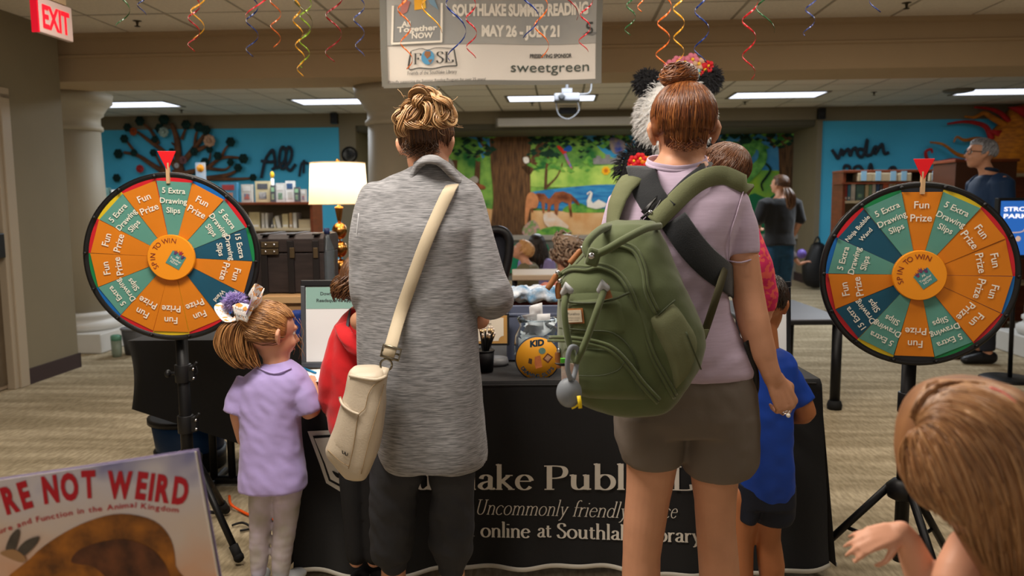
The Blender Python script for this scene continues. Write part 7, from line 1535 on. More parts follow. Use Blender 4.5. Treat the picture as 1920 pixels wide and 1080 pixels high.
chain(b, pl([(1386, 440, rd-.01, 31), (1392, 490, rd-.02, 31), (1402, 550, rd-.03, 30), (1412, 600, rd-.05, 30), (1426, 650, rd-.06, 27), (1442, 690, rd-.07, 19), (1450, 712, rd-.07, 17.5)]), 22, k=3)
w = P(1452, 710, rd-.07)
# hand: back of the hand towards the camera, fingers curled under
Wm = frame_from(w, P(1482, 775, rd-.075)-w, Vector((.25, -1, .1)))
hand_solids(b, Wm, .158, side=-1, curl=1.15, thumb=.9, rk=1.12)
arm2([(1160, 440, rd+.02, 30), (1150, 520, rd+.1, 28), (1175, 560, rd+.28, 23), (1200, 570, rd+.36, 18)], b); hand_solids(b, frame_from(P(1200, 570, rd+.36), (.5, 1, 0), (0, 0, 1)), .17, side=1, curl=.4)
b.ball(P(1275, 600, rd), (.13, .08, .3)); blob('body', b, SKIN, rt, .0042, 3)
face_parts(rt, rT, rh)
for x in (1205, 1352):
    p = P(x, 1270, rd); b = MB(); b.tube([Vector((p.x, p.y-.05, .045)), Vector((p.x, p.y+.06, .045)), Vector((p.x, p.y+.17, .03))], [(.042, .04), (.045, .04), (.042, .026)], 14, ref=(1, 0, 0), round_=True); blob('shoe', b, M('shoe_white', (210, 208, 204), .6), rt, .006, 3)
k_ = Wm @ Vector((.055*.148, .62*.148, -.02)); rc = P(1478, 779, rd-.108)
b = MB(); b.tube([rc+Vector((.010*math.cos(a), .016+.010*math.sin(a)*.8, .004*math.cos(a)+.004)) for a in [q*math.pi/8 for q in range(17)]], .0016, 6); rg = obj('ring', b, M('silver', (210, 210, 215), .2, metal=1), rt); b = MB(); b.ball(rc, .0058, 14, 10); obj('pearl', b, M('pearl', (232, 222, 206), .2, coat=.5), rg)
rnd = random.Random(17)
b = MB(); hair_cap(b, rT, rh, 1.07, low=-.42); tie = Vector((0, -.30, 1.0))
for i in range(1500):
    t_ = rnd.random()*2*math.pi; d0 = Vector((math.cos(t_), math.sin(t_), rnd.uniform(-.62, .75)))
    if d0.y > .3: d0.z = max(.5, d0.z)
    if abs(d0.x) > .7 and -.45 < d0.y < .5: d0.z = max(d0.z, .0)
    strand(b, rT, rh, d0, tie+Vector((rnd.uniform(-.13, .13), rnd.uniform(-.13, .13), 0)), .0017, 1.04, 1.17, 10, .035, rnd, bulge=.03)
for i in range(420):
    q = rnd.uniform(-1, 1); zz_ = -.24+.10*q*q+rnd.uniform(-.04, .05); d0 = Vector((q*.75, -.8, -.25)); p0 = rT @ Vector((q*.235*rh, (-.33+.10*q*q)*rh, zz_*rh)); strand(b, rT, rh, d0, tie+Vector((rnd.uniform(-.13, .13), rnd.uniform(-.13, .13), 0)), .0016, 1.07, 1.15, 9, .04, rnd, pre=[p0, p0.lerp(skull(rT, rh, d0, 1.06), .5)])
for i in range(40):
    d0 = Vector((rnd.uniform(-.6, .6), -.8, rnd.uniform(-.85, -.6))); p = skull(rT, rh, d0, 1.02); ph = rnd.random()*6; b.tube([p+Vector((.008*math.sin(q*1.5+ph)*q/3, -.002*q, -.006*q)) for q in range(6)], [.0009]*5+[.0003], 4)
obj('hair', b, HAu, rt)
b = MB(); bc = P(1273, 142, rd-.0); Rb = px2m(30, rd); core = MB(); core.ball(bc, (Rb*.98, Rb*.9, Rb*.72)); blob('bun_core', core, M('bun_core_auburn', (96, 46, 20), .6), rt, .005, 2)
for i in range(420):
    tilt = rnd.gauss(0, .42); ph = rnd.random()*6.28; Ax = Matrix.Rotation(tilt-.35, 3, 'Y') @ Matrix.Rotation(rnd.gauss(0, .35)+.25, 3, 'X'); k = rnd.uniform(.96, 1.08); L_ = rnd.uniform(1.6, 3.2); off = rnd.uniform(-.5, .5); sc_ = math.sqrt(1-off*off)
    pts = []
    for q in range(10):
        a = ph+L_*q/9; v_ = Ax @ Vector((math.cos(a)*sc_, math.sin(a)*sc_, off)); v_ = Vector((v_.x*Rb*k*1.1, v_.y*Rb*k, v_.z*Rb*k*.80)); pts.append(bc+v_)
    b.tube(pts, [.0004]+[.0017]*8+[.0004], 5)
obj('bun', b, HAu, rt)
# carrier straps ------------------------------------------------------
mStr = M('carrier_black', (24, 27, 32), .8, var=.1, vs=30, bump=.2, bs=300, sheen=.2)
cr = thing('baby_carrier', 'black crossed baby carrier straps on the back of the lavender shirt', 'baby carrier', tuple(P(1250, 400, rd-.12)))
def onstrap(pts, w, name='strap', par=cr, m=mStr, off=.010, t=.004, body=RW, pre=None, post=None):
    p, n_ = on(body, pts, off, 5); ws = w
    if pre: p = [Vector(q) for q in pre]+p; n_ = [Vector((0, -.3, 1))]*len(pre)+n_
    if post: p = p+[Vector(q) for q in post]; n_ = n_+[n_[-1]]*len(post)
    if isinstance(w, tuple): ws = [w[0]+(w[1]-w[0])*i/(len(p)-1) for i in range(len(p))]
    b = MB(); b.ribbon(p, n_, ws, t); return obj(name, b, m, par)
top_l = [P(1205, 322, rd+.12), P(1202, 314, rd+.05), P(1204, 318, rd-.03)]
onstrap([(1208, 334), (1216, 360), (1232, 385), (1250, 402)], (.082, .07), pre=top_l)
onstrap([(1262, 412), (1290, 455), (1320, 490), (1350, 515), (1362, 524)], (.07, .086), post=[P(1384, 540, rd+.03), P(1392, 548, rd+.12)])
onstrap([(1318, 322), (1290, 345), (1262, 375), (1240, 400), (1215, 425), (1190, 450)], .04, off=.007, pre=[P(1324, 308, rd+.1), P(1322, 306, rd+.02)])
onstrap([(1225, 470), (1180, 530), (1160, 560)], .07, off=.006)
b = MB(); p0 = RW.surf(1238, 378, .018)
for pts in ([(1212, 400), (1236, 366), (1243, 370), (1222, 404), (1212, 400)], [(1206, 410), (1222, 396), (1228, 408), (1212, 420), (1206, 410)]): p, n_ = on(RW, pts, .018, 3); b.tube(p, .0036, 8)
obj('buckle', b, mBlack, cr)
b = MB(); p, n_ = on(RW, [(1212, 404), (1240, 374)], .014, 2); b.ribbon(p, n_, .03, .004); obj('buckle_web', b, mBlack, cr); b = MB(); b.ball(RW.surf(1222, 398, .022), .007, 12, 8); obj('snap', b, mChrome, cr)
b = MB(); b.ribbon(smooth_path([P(1398, 640, rd-.08), P(1415, 690, rd-.07), P(1418, 725, rd-.06), P(1414, 742, rd-.05)], 4), (.4, -1, 0), .018, .003); obj('strap_end', b, mBlack, cr)
# ------------------------------------------------------------------ backpack
mOl = M('olive_canvas', (78, 88, 54), .8, var=.07, vs=5, bump=.3, bs=200, bdist=.001, sheen=.2); mOl2 = M('olive_strap', (104, 108, 78), .85, var=.05, vs=8, bump=.2, bs=300); mZip = M('olive_zip', (58, 66, 42), .6); mTan = M('tan_leather', (148, 94, 52), .5, var=.12, vs=30)
kd = 1.88
BP = RB([(413, 1152, 1224, .04, kd+.05), (420, 1130, 1232, .065, kd+.04), (436, 1106, 1238, .085, kd+.03), (462, 1092, 1250, .098, kd+.02), (500, 1066, 1264, .11, kd+.01), (530, 1048, 1278, .118, kd), (575, 1044, 1298, .125, kd), (610, 1046, 1312, .13, kd), (640, 1046, 1317, .135, kd), (680, 1048, 1308, .135, kd), (712, 1056, 1290, .135, kd), (738, 1070, 1270, .13, kd), (754, 1092, 1258, .12, kd), (763, 1130, 1244, .10, kd)], 2.7, 56)
bp_ = thing('backpack', 'olive green backpack with leather tabs worn by the red haired woman', 'backpack', tuple(P(1180, 600, kd)))
b = MB(); BP.loft(b); blob('pack_body', b, mOl, bp_, .006, 3, lambda co, n: .004*noise.noise(Vector((co.x*12, co.y*12, co.z*9)))+.0015*noise.noise(co*34))
def zipper(pts, nm='zipper', par=bp_, off=.004):
    for k_, (dz, r, m) in enumerate(((0, .003, mZip), (.0, .0042, mOl), (.0, .0042, mOl))):
        q = [(x+(0, 3.4, -3.4)[k_]*.6, y+(0, -3.4, 3.4)[k_]) for x, y in pts]; p, n_ = on(BP, q, off+(0 if k_ else -.001), 5); b = MB(); b.tube(p, r, 6); obj(nm if k_ == 0 else 'zip_piping', b, m, par)
# raised front pockets
b = MB(); patch(b, BP, [(1060, 545), (1052, 600), (1054, 640), (1058, 700), (1090, 745)], [(1190, 545), (1224, 600), (1232, 660), (1246, 710), (1240, 755)], .014, 16, 20); fp1 = obj('front_compartment', b, mOl, bp_)
b = MB(); patch(b, BP, [(1058, 646), (1054, 670), (1062, 712), (1088, 748)], [(1150, 650), (1186, 672), (1206, 710), (1224, 752)], .024, 14, 14); fp2 = obj('lower_pocket', b, mOl, bp_)
b = MB(); patch(b, BP, [(1063, 560), (1062, 600), (1064, 632)], [(1168, 552), (1186, 600), (1184, 632)], .018, 12, 10); fp3 = obj('upper_pocket', b, mOl, bp_)
b = MB(); patch(b, BP, [(1216, 600), (1236, 640), (1256, 690), (1262, 738)], [(1262, 562), (1288, 600), (1306, 640), (1284, 712)], .016, 10, 14); sp1 = obj('side_pocket', b, mOl2, bp_)
zipper([(1046, 522), (1075, 503), (1105, 503), (1125, 498), (1152, 508), (1172, 530), (1190, 570), (1206, 620), (1224, 670), (1246, 712), (1262, 742)], off=.006)
zipper([(1142, 462), (1164, 458), (1190, 470), (1206, 505), (1212, 545), (1230, 585)])
zipper([(1046, 634), (1080, 634), (1120, 640), (1150, 652), (1176, 680), (1200, 715), (1226, 748)], off=.022)
b = MB(); seamline(b, BP, [(1063, 561), (1085, 566), (1120, 566), (1150, 560), (1178, 547)], .003, .018); seamline(b, BP, [(1060, 614), (1110, 618), (1150, 622), (1180, 650), (1196, 690)], .002, .016); seamline(b, BP, [(1085, 700), (1130, 700), (1160, 690), (1170, 676)], .0012, .026); seamline(b, BP, [(1232, 590), (1262, 562)], .002, .006); seamline(b, BP, [(1275, 620), (1290, 660), (1300, 690)], .002, .02); obj('seam', b, mZip, bp_, kind='stuff')
# straps
onstrap([(1178, 352), (1166, 380), (1160, 410), (1160, 425)], (.060, .066), 'shoulder_strap', bp_, mOl2, .016, .008, pre=[P(1200, 335, rd+.08), P(1192, 334, rd+.0), P(1184, 338, rd-.05)])
onstrap([(1385, 345), (1350, 330), (1318, 335), (1285, 358), (1252, 392), (1228, 418)], (.052, .048), 'shoulder_strap', bp_, mOl2, .014, .007, pre=[P(1368, 404, rd+.17), P(1386, 368, rd+.14), P(1396, 349, rd+.06)])
b = MB(); q = [P(1308, 655, kd+.07), P(1322, 620, kd+.1), P(1342, 560, rd-.15), P(1356, 515, rd-.12), P(1366, 480, rd-.02)]; b.ribbon(smooth_path(q, 5), (.3, -1, 0), .022, .003); obj('lower_strap', b, M('webbing_olive', (60, 56, 34), .8), bp_)
b = MB(); b.prism([P(1308, 618, kd+.05), P(1330, 618, kd+.08), P(1316, 650, kd+.06)], (0, .006, 0)); obj('strap_anchor', b, mOl2, bp_)
# top carry handles
def ht(pts, r, nm='carry_handle', m=mOl): b = MB(); b.tube(smooth_path([P(x, y, d) for x, y, d in pts], 6), r, 10); return obj(nm, b, m, bp_)
ht([(1236, 424, 1.86), (1212, 428, 1.80), (1172, 448, 1.75), (1138, 468, 1.73), (1115, 478, 1.735), (1104, 478, 1.74)], .009)
ht([(1150, 424, 1.90), (1128, 430, 1.82), (1108, 446, 1.77), (1098, 464, 1.75), (1104, 480, 1.74)], .009)
b = MB(); c = P(1112, 482, 1.735); b.box(c, (.030, .022, .04), T=Matrix.Rotation(.3, 4, 'Y')); obj('handle_wrap', b, mOl, bp_, bevel=.006)
b = MB(); b.ball(P(1109, 480, 1.718), (.0075, .004, .0075), 14, 8); obj('snap', b, mChrome, bp_)
ht([(1064, 548, 1.745), (1058, 575, 1.72), (1062, 620, 1.71), (1072, 662, 1.705), (1080, 680, 1.70)], .0075, 'pocket_handle'); ht([(1132, 546, 1.735), (1122, 575, 1.71), (1106, 620, 1.70), (1092, 655, 1.695), (1080, 680, 1.70)], .0075, 'pocket_handle')
for x, y in ((1063, 541), (1131, 536)):
    b = MB(); b.tube([P(x-6, y+8, 1.74), P(x, y-4, 1.735), P(x+6, y+4, 1.735)], [.008, .011, .008], 10, round_=True); obj('grey_lining', b, M('lining_grey', (164, 166, 170), .8), bp_)
for pts in ([(1066, 540), (1073, 537), (1078, 562), (1070, 566)], [(1134, 534), (1142, 530), (1150, 556), (1130, 562)]):
    b = MB(); b.prism([BP.surf(x, y, .022) for x, y in pts], (0, .004, 0)); obj('leather_tab', b, mTan, bp_)
for pts in ([(1090, 468), (1078, 482), (1068, 494)], [(1044, 514), (1036, 528), (1026, 542)], [(1048, 530), (1046, 545), (1048, 560)], [(1046, 660), (1046, 672), (1049, 690)]):
    b = MB(); q = [P(x, y, kd-.04) for x, y in pts]; b.ribbon(smooth_path(q, 4), (-.4, -1, 0), [.008]+[.014]*7+[.012], .003); zp = obj('zipper_pull', b, mTan, bp_)
    b = MB(); b.ball(P(pts[0][0]+2, pts[0][1]-3, kd-.045), .006, 8, 6); obj('slider', b, mChrome, zp)
# label patch
b = MB(); pq = [(1069, 578), (1100, 576), (1103, 604), (1073, 606)]; cpt = Vector((1086, 591, 0)); b.prism([BP.surf(x, y, .020) for x, y in pq], (0, .003, 0)); lb = obj('leather_patch', b, mTan, bp_)
b = MB(); b.prism([BP.surf(cpt.x+(x-cpt.x)*.82, cpt.y+(y-cpt.y)*.8, .0215) for x, y in pq], (0, .002, 0)); obj('cream_label', b, M('label_cream', (196, 184, 164), .7), lb)
b = MB()
for s_, x0, x1, y_, hp_ in (('Ruvalino', 1077, 1096, 589, 5), ('BAGS MADE FOR DAILY', 1077, 1097, 595, 1.6), ('FAMILY TRAVEL', 1079, 1095, 599, 1.6)): put(b, sans(s_, .01), lambda x, y: BP.surf(x0+x, y_-y-.03*x, .0235), hp_, w=x1-x0, align=0)
obj('lettering', b, mInk, lb)
# hanging pouch
pz_ = P(1067, 736, 1.70); t = thing('pacifier_pouch', 'grey ball shaped silicone pouch with yellow zip hanging from the backpack', 'pouch', tuple(pz_))
mSil = M('silicone_grey', (120, 126, 134), .55, var=.05, vs=20); b = MB(); b.ball(pz_, (px2m(24.5, 1.7), px2m(20, 1.7), px2m(29, 1.7)), 32, 20); obj('pouch_body', b, mSil, t)
b = MB(); b.ribbon(smooth_path([P(1070, 712, 1.69), P(1064, 690, 1.685), P(1066, 662, 1.685), P(1073, 650, 1.69), P(1084, 658, 1.70), P(1080, 690, 1.70), P(1074, 712, 1.69)], 5), (0, -1, 0), .011, .004); obj('strap_loop', b, mSil, t)
b = MB(); R_ = px2m(24.6, 1.7); b.tube([pz_+Vector((R_*1.0*math.cos(a)*.95, -px2m(12, 1.7)-.0, R_*1.15*math.sin(a))) for a in [math.radians(q) for q in range(-80, -20, 8)]], .0022, 6); obj('yellow_zip', b, M('zip_yellow', (232, 200, 30), .5), t)
b = MB(); b.ribbon([P(1085, 742, 1.672), P(1087, 754, 1.67), P(1088, 765, 1.67)], (0, -1, 0), .0085, .003); obj('zip_pull', b, M('zip_yellow', (232, 200, 30), .5), t)
t = thing('photo_tag', 'small picture card with a green toggle hanging behind the grey pouch', 'tag', tuple(P(1070, 700, 1.73))); b = MB(); b.prism([P(x, y, 1.735) for x, y in ((1052, 678), (1084, 684), (1086, 722), (1053, 722))], (0, .002, 0)); obj('card', b, M('photo_card', (190, 130, 104), .4, col2=(226, 210, 200), vs=40), t)
b = MB(); b.box(P(1056, 676, 1.72), (.012, .008, .01)); obj('green_toggle', b, M('toggle_green', (90, 190, 60), .5), t); b = MB(); b.tube([P(1040, 681, 1.70), P(1052, 684, 1.70), P(1064, 684, 1.71)], [.001, .0035, .003], 8); obj('black_clip', b, mBlack, t)

# ------------------------------------------------------------------ baby in the carrier
by = 2.42; bt_ = thing('person', 'baby with brown hair and a pink patterned sleeve carried in front', 'person', tuple(P(1365, 480, by)))
bT = Matrix.Translation(P(1353, 322, by)) @ Z(.9) @ Matrix.Rotation(.1, 4, 'X'); b = MB(); head_solids(b, bT, .165); b.tube([P(1352, 340, by), P(1345, 400, by)], [.035, .05], 12, round_=True); b.ball(P(1330, 470, by+.02), (.09, .08, .14))
chain(b, pl([(1392, 420, by, 20), (1412, 500, by-.02, 18), (1436, 560, by-.02, 15), (1440, 578, by-.02, 13)]), 14); w = P(1441, 574, by-.02); hand_solids(b, frame_from(w, (P(1437, 606, by-.03)-w), (.3, -1, 0)), .075, side=1, curl=.5, rk=1.3)
blob('body', b, SKIN2, bt_, .0055, 4); face_parts(bt_, bT, .165)
mPk = M('pink_pattern', (206, 44, 96), .85, col2=(224, 92, 84), vs=60, ramp=(.5, .56), detail=1)
b = MB(); chain(b, pl([(1380, 400, by, 26), (1398, 440, by, 27), (1420, 500, by-.02, 29), (1436, 545, by-.02, 23), (1439, 572, by-.02, 17)]), 16, k=3); b.ball(P(1335, 470, by+.02), (.1, .09, .16)); blob('shirt', b, mPk, bt_, .006, 3, folds(.004, 20, 14))
def baby_h(root, T, h, m):
    rnd = random.Random(23); b = MB(); hair_cap(b, T, h, 1.09)
    for i in range(700):
        t = rnd.random()*6.28; d1 = Vector((math.cos(t), math.sin(t), rnd.uniform(-.6, .7)))
        if d1.y > .45 and d1.z < .4: continue
        strand(b, T, h, Vector((.1, -.35, 1))+Vector((rnd.uniform(-.2, .2),)*3), d1, .0016, 1.1, 1.12, 8, .06, rnd)
    obj('hair', b, m, root)
baby_h(bt_, bT, .165, MH('hair_baby', [(60, 34, 20), (104, 66, 42), (80, 48, 28), (124, 84, 56)], .35))

# ------------------------------------------------------------------ boy in blue (in front of the table end)
mBlu = M('blue_shirt', (18, 66, 170), .6, var=.18, vs=4, bump=.2, bs=30, bdist=.004); mNv = M('navy_shorts', (20, 26, 42), .7, var=.15, vs=6)
yd = 2.52; hb_ = .20
bt2 = thing('person', 'boy in a bright blue shirt and navy shorts beside the red haired woman', 'person', (P(1440, 1000, yd).x, yd, 0))
BB = RB([(652, 1405, 1462, .05, yd), (662, 1396, 1480, .065, yd), (680, 1390, 1492, .08, yd), (720, 1388, 1494, .09, yd), (770, 1386, 1483, .095, yd), (830, 1384, 1480, .1, yd), (880, 1382, 1484, .105, yd), (915, 1383, 1485, .105, yd), (932, 1386, 1478, .1, yd)], 2.4)
b = MB(); BB.loft(b); chain(b, pl([(1458, 680, yd, 24), (1478, 710, yd-.01, 27), (1504, 756, yd-.02, 27)]), 16, rd=False); chain(b, pl([(1412, 680, yd, 24), (1396, 720, yd, 26), (1388, 750, yd+.02, 24)]), 16)
blob('shirt', b, mBlu, bt2, .006, 3, lambda co, n: .006*noise.noise(Vector((co.x*14, co.y*12, co.z*5)))+.003*noise.noise(co*26))
bT2 = Matrix.Translation(P(1433, 572, yd+.03)) @ Z(-.55) @ Matrix.Rotation(-.15, 4, 'X'); b = MB(); head_solids(b, bT2, .205); b.tube([P(1432, 665, yd), P(1433, 620, yd+.01)], [.05, .042], 14, round_=True)
chain(b, pl([(1480, 705, yd-.01, 22), (1506, 762, yd-.02, 21), (1506, 776, yd, 20), (1470, 778, yd+.14, 15), (1452, 770, yd+.2, 13)]), 14, k=2); chain(b, pl([(1398, 705, yd, 22), (1388, 765, yd+.02, 19), (1400, 768, yd+.18, 14)]), 14)
for x, y, s in ((1450, 768, -1), (1402, 766, 1)): w = P(x, y, yd+.2); hand_solids(b, frame_from(w, (s*.3, 1, .1), (0, 0, 1)), .125, side=s, curl=.4)
for L_ in ([(1400, 930, yd, 34), (1396, 980, yd, 26), (1392, 1010, yd, 22), (1390, 1080, yd, 23), (1390, 1150, yd, 14)], [(1440, 930, yd, 34), (1440, 975, yd, 27), (1440, 1010, yd, 24), (1446, 1060, yd, 26), (1450, 1150, yd, 15)]): chain(b, pl(L_), 16, k=2)
b.ball(P(1432, 800, yd), (.08, .06, .2)); blob('body', b, SKIN3, bt2, .006, 4); face_parts(bt2, bT2, .205); short_hair(900, .0022, seed=9)(bt2, bT2, .205, HD)
b = MB(); RB([(900, 1380, 1488, .1, yd), (940, 1378, 1488, .105, yd)], 2.3).loft(b)
for r_ in ([(930, 1378, 1432, .08, yd), (970, 1380, 1412, .08, yd)], [(930, 1408, 1488, .09, yd), (960, 1408, 1487, .09, yd), (973, 1412, 1480, .085, yd)]): RB(r_, 2.2).loft(b)
blob('shorts', b, mNv, bt2, .006, 3)
for x in (1390, 1450): p = P(x, 1150, yd); b = MB(); b.tube([Vector((p.x, p.y-.03, .03)), Vector((p.x, p.y+.05, .03)), Vector((p.x, p.y+.13, .022))], [(.032, .03), (.034, .03), (.03, .02)], 14, ref=(1, 0, 0), round_=True); blob('shoe', b, mWhite, bt2, .006, 3)

# ------------------------------------------------------------------ girl in lilac
ld_ = 2.62; mLil = M('lilac_shirt', (172, 156, 214), .85, var=.04, vs=5, bump=.25, bs=60, bdist=.002, sheen=.15); mLeg = M('tie_dye_leggings', (166, 160, 150), .85, col2=(196, 184, 200), vs=13, bump=.2, bs=60, detail=2)
gl = thing('person', 'small girl in a lilac shirt with a ponytail and big bow', 'person', (P(510, 1000, ld_).x, ld_, 0))
GB = RB([(676, 500, 545, .04, ld_), (688, 482, 562, .055, ld_), (702, 462, 578, .07, ld_), (722, 452, 580, .08, ld_), (760, 450, 566, .085, ld_), (800, 452, 564, .088, ld_), (850, 450, 568, .095, ld_), (890, 448, 574, .1, ld_), (912, 450, 574, .1, ld_)], 2.35)
b = MB(); GB.loft(b); chain(b, pl([(466, 712, ld_, 24), (450, 745, ld_-.01, 27), (441, 776, ld_-.02, 25)]), 16, rd=False); chain(b, pl([(556, 712, ld_, 25), (568, 740, ld_-.01, 27), (580, 772, ld_-.01, 24)]), 16, rd=False)
blob('shirt', b, mLil, gl, .0055, 3, lambda co, n: .006*noise.noise(Vector((co.x*13, co.y*12, co.z*5)))+.0035*noise.noise(Vector((co.x*30+co.z*18, co.y*26, co.z*24))))
gT2 = Matrix.Translation(P(508, 626, ld_)) @ Z(-.8) @ Matrix.Rotation(-.10, 4, 'X'); b = MB(); gh2 = .215; head_solids(b, gT2, gh2); b.tube([P(520, 700, ld_), P(515, 660, ld_)], [.045, .04], 14, round_=True)
chain(b, pl([(448, 745, ld_, 19), (446, 780, ld_-.01, 15), (456, 825, ld_+.03, 12)]), 14); chain(b, pl([(568, 735, ld_, 20), (580, 772, ld_, 17), (590, 755, ld_+.08, 14), (584, 722, ld_+.14, 11)]), 14, k=2)
w = P(584, 724, ld_+.13); hand_solids(b, frame_from(w, (P(580, 702, ld_+.2)-w), (0, -.4, 1)), .10, side=1, curl=.35); w = P(457, 828, ld_+.03); hand_solids(b, frame_from(w, (.1, .2, -1), (-1, 0, 0)), .10, side=1, curl=.5)
for L_ in ([(498, 880, ld_, 24), (490, 950, ld_, 17), (488, 985, ld_, 15), (487, 1030, ld_, 13), (485, 1085, ld_, 11)], [(540, 880, ld_, 24), (538, 950, ld_, 18), (535, 985, ld_, 16), (530, 1030, ld_, 14), (527, 1090, ld_, 11)]): chain(b, pl(L_), 14)
b.ball(P(508, 800, ld_), (.09, .06, .16)); blob('body', b, SKIN2, gl, .0055, 4); face_parts(gl, gT2, gh2)
b = MB(); b.ball(P(514, 870, ld_), (px2m(50, ld_), .08, .09))
for L_ in ([(496, 890, ld_, 31), (490, 940, ld_, 24), (488, 985, ld_, 21), (487, 1010, ld_, 20.5), (486, 1045, ld_, 18), (485, 1072, ld_, 15)], [(542, 890, ld_, 32), (538, 940, ld_, 26), (535, 985, ld_, 22.5), (530, 1020, ld_, 21), (528, 1050, ld_, 19), (526, 1080, ld_, 16)]): chain(b, pl(L_), 18, k=3)
blob('leggings', b, mLeg, gl, .0055, 2, lambda co, n: .002*noise.noise(Vector((co.x*18, co.y*18, co.z*55))))
for x, dx in ((484, -.012), (530, .012)):
    p = P(x, 1085, ld_); b = MB(); b.tube([Vector((p.x, p.y-.035, .034)), Vector((p.x+dx, p.y+.05, .034)), Vector((p.x+dx*2, p.y+.12, .026))], [(.032, .032), (.034, .03), (.03, .022)], 14, ref=(1, 0, 0), round_=True); so = blob('shoe', b, M('shoe_pale', (196, 200, 204), .6), gl, .0055, 2)
    b = MB(); b.tube([Vector((p.x-.03, p.y-.03, .07)), Vector((p.x, p.y-.055, .075)), Vector((p.x+.03, p.y-.03, .07))], .007, 8); obj('heel_tab', b, M('tab_teal', (60, 160, 170), .6), so)
b = MB(); p, n_ = on(GB, [(488, 690), (515, 700), (545, 690)], .004); b.tube(p, .003, 6); obj('neckband', b, mLil, gl)
tpos = P(462, 600, ld_-.02); tl = [P(466, 596, ld_-.03), P(448, 608, ld_-.05), P(440, 640, ld_-.055), P(450, 672, ld_-.055), P(470, 692, ld_-.055)]
tdir = gT2.inverted() @ tpos
def girl_hair(root, T, h, m):
    rnd = random.Random(44); b = MB(); hair_cap(b, T, h, 1.05, face=.3); td = Vector((tdir.x/.345, (tdir.y/h+.06)/.43*h, (tdir.z/h-.12)/.38*h)).normalized()
    for i in range(900):
        t = rnd.random()*6.28; d0 = Vector((math.cos(t), math.sin(t), rnd.uniform(-.7, .75)))
        if d0.y > .35: d0.z = max(d0.z, .42)
        strand(b, T, h, d0, td+Vector((rnd.uniform(-.12, .12), rnd.uniform(-.12, .12), rnd.uniform(-.12, .12))), .0014, 1.03, 1.12, 9, .03, rnd)
    tp = smooth_path(tl, 6); m_ = len(tp)
    for i in range(360):
        a = rnd.random()*6.28; q = math.sqrt(rnd.random()); ph = rnd.random()*6; L_ = int(m_*rnd.uniform(.7, 1)); pts = []
        for j in range(L_):
            u_ = j/(m_-1); R_ = (.016+.05*math.sin(math.pi*min(1, u_*.8+.08)))*q; pts.append(tp[j]+Vector((math.cos(a)*R_*1.0+.006*math.sin(u_*8+ph)*u_, math.sin(a)*R_*.7, 0)))
        b.tube(pts, [.0016]*(len(pts)-1)+[.0005], 5)
    for i in range(14):
        c = T @ Vector((rnd.uniform(-.06, .06), .07, rnd.uniform(.0, .06))); b.tube([c+Vector((.004*q+.01*math.sin(q+i), 0, -.018*q)) for q in range(6)], .0006, 4)
    obj('hair', b, m, root)
girl_hair(gl, gT2, gh2, HGi)
bw = thing('hair_bow', 'white printed hair bow with a lilac tulle puff on the ponytail', 'hair bow', tuple(P(458, 570, ld_-.06)))
mBow = M('bow_print', (226, 222, 222), .6, col2=(222, 150, 70), vs=70, ramp=(.56, .62), detail=1); mLilB = M('bow_lilac', (150, 124, 190), .7)
b = MB(); b.ribbon(smooth_path([P(440, 588, ld_-.1), P(452, 584, ld_-.11), P(470, 590, ld_-.105)], 4), (-.1, -1, .2), .055, .002); tailp = obj('bow_tail', b, mBow, bw)
b = MB()
for s_, y_ in (('happy', 572), ('light', 584)): put(b, sans(s_, .0), lambda x, y: P(441+x, y_+8-y+.22*x, ld_-.118), 5, w=22, align=0)
obj('lettering', b, mInk, tailp)
b = MB(); b.ribbon(smooth_path([P(470, 582, ld_-.08), P(478, 560, ld_-.11), P(472, 543, ld_-.08), P(484, 548, ld_-.02), P(492, 556, ld_-.03), P(484, 572, ld_-.06), P(472, 584, ld_-.07)], 5), (-1, .3, .6), .045, .002); obj('bow_loop', b, mBow, bw)
b = MB(); b.ribbon(smooth_path([P(452, 590, ld_-.06), P(430, 600, ld_-.06), P(414, 580, ld_-.03), P(420, 572, ld_-.0), P(446, 580, ld_-.02)], 5), (.2, -.3, 1), .04, .002); obj('bow_loop', b, mBow, bw)
b = MB(); b.ribbon(smooth_path([P(462, 588, ld_-.09), P(470, 570, ld_-.12), P(476, 552, ld_-.09)], 4), (-1, -.2, .3), .03, .002); obj('lilac_ribbon', b, mLilB, bw)
b = MB(); rnd = random.Random(6)
for i in range(700):
    d = Vector((rnd.gauss(0, 1), rnd.gauss(0, 1), rnd.gauss(0, 1))).normalized(); c = P(440, 566, ld_-.03); e = c+Vector((d.x*.046, d.y*.04, d.z*.038))*rnd.uniform(.7, 1.1); b.tube([c+d*.01, c.lerp(e, .6)+Vector((rnd.uniform(-.01, .01),)*3), e], [.0012, .0011, .0004], 4)
obj('tulle_puff', b, MH('tulle', [(120, 100, 170), (176, 158, 214), (148, 128, 194), (90, 76, 150)], .6), bw, kind='stuff')

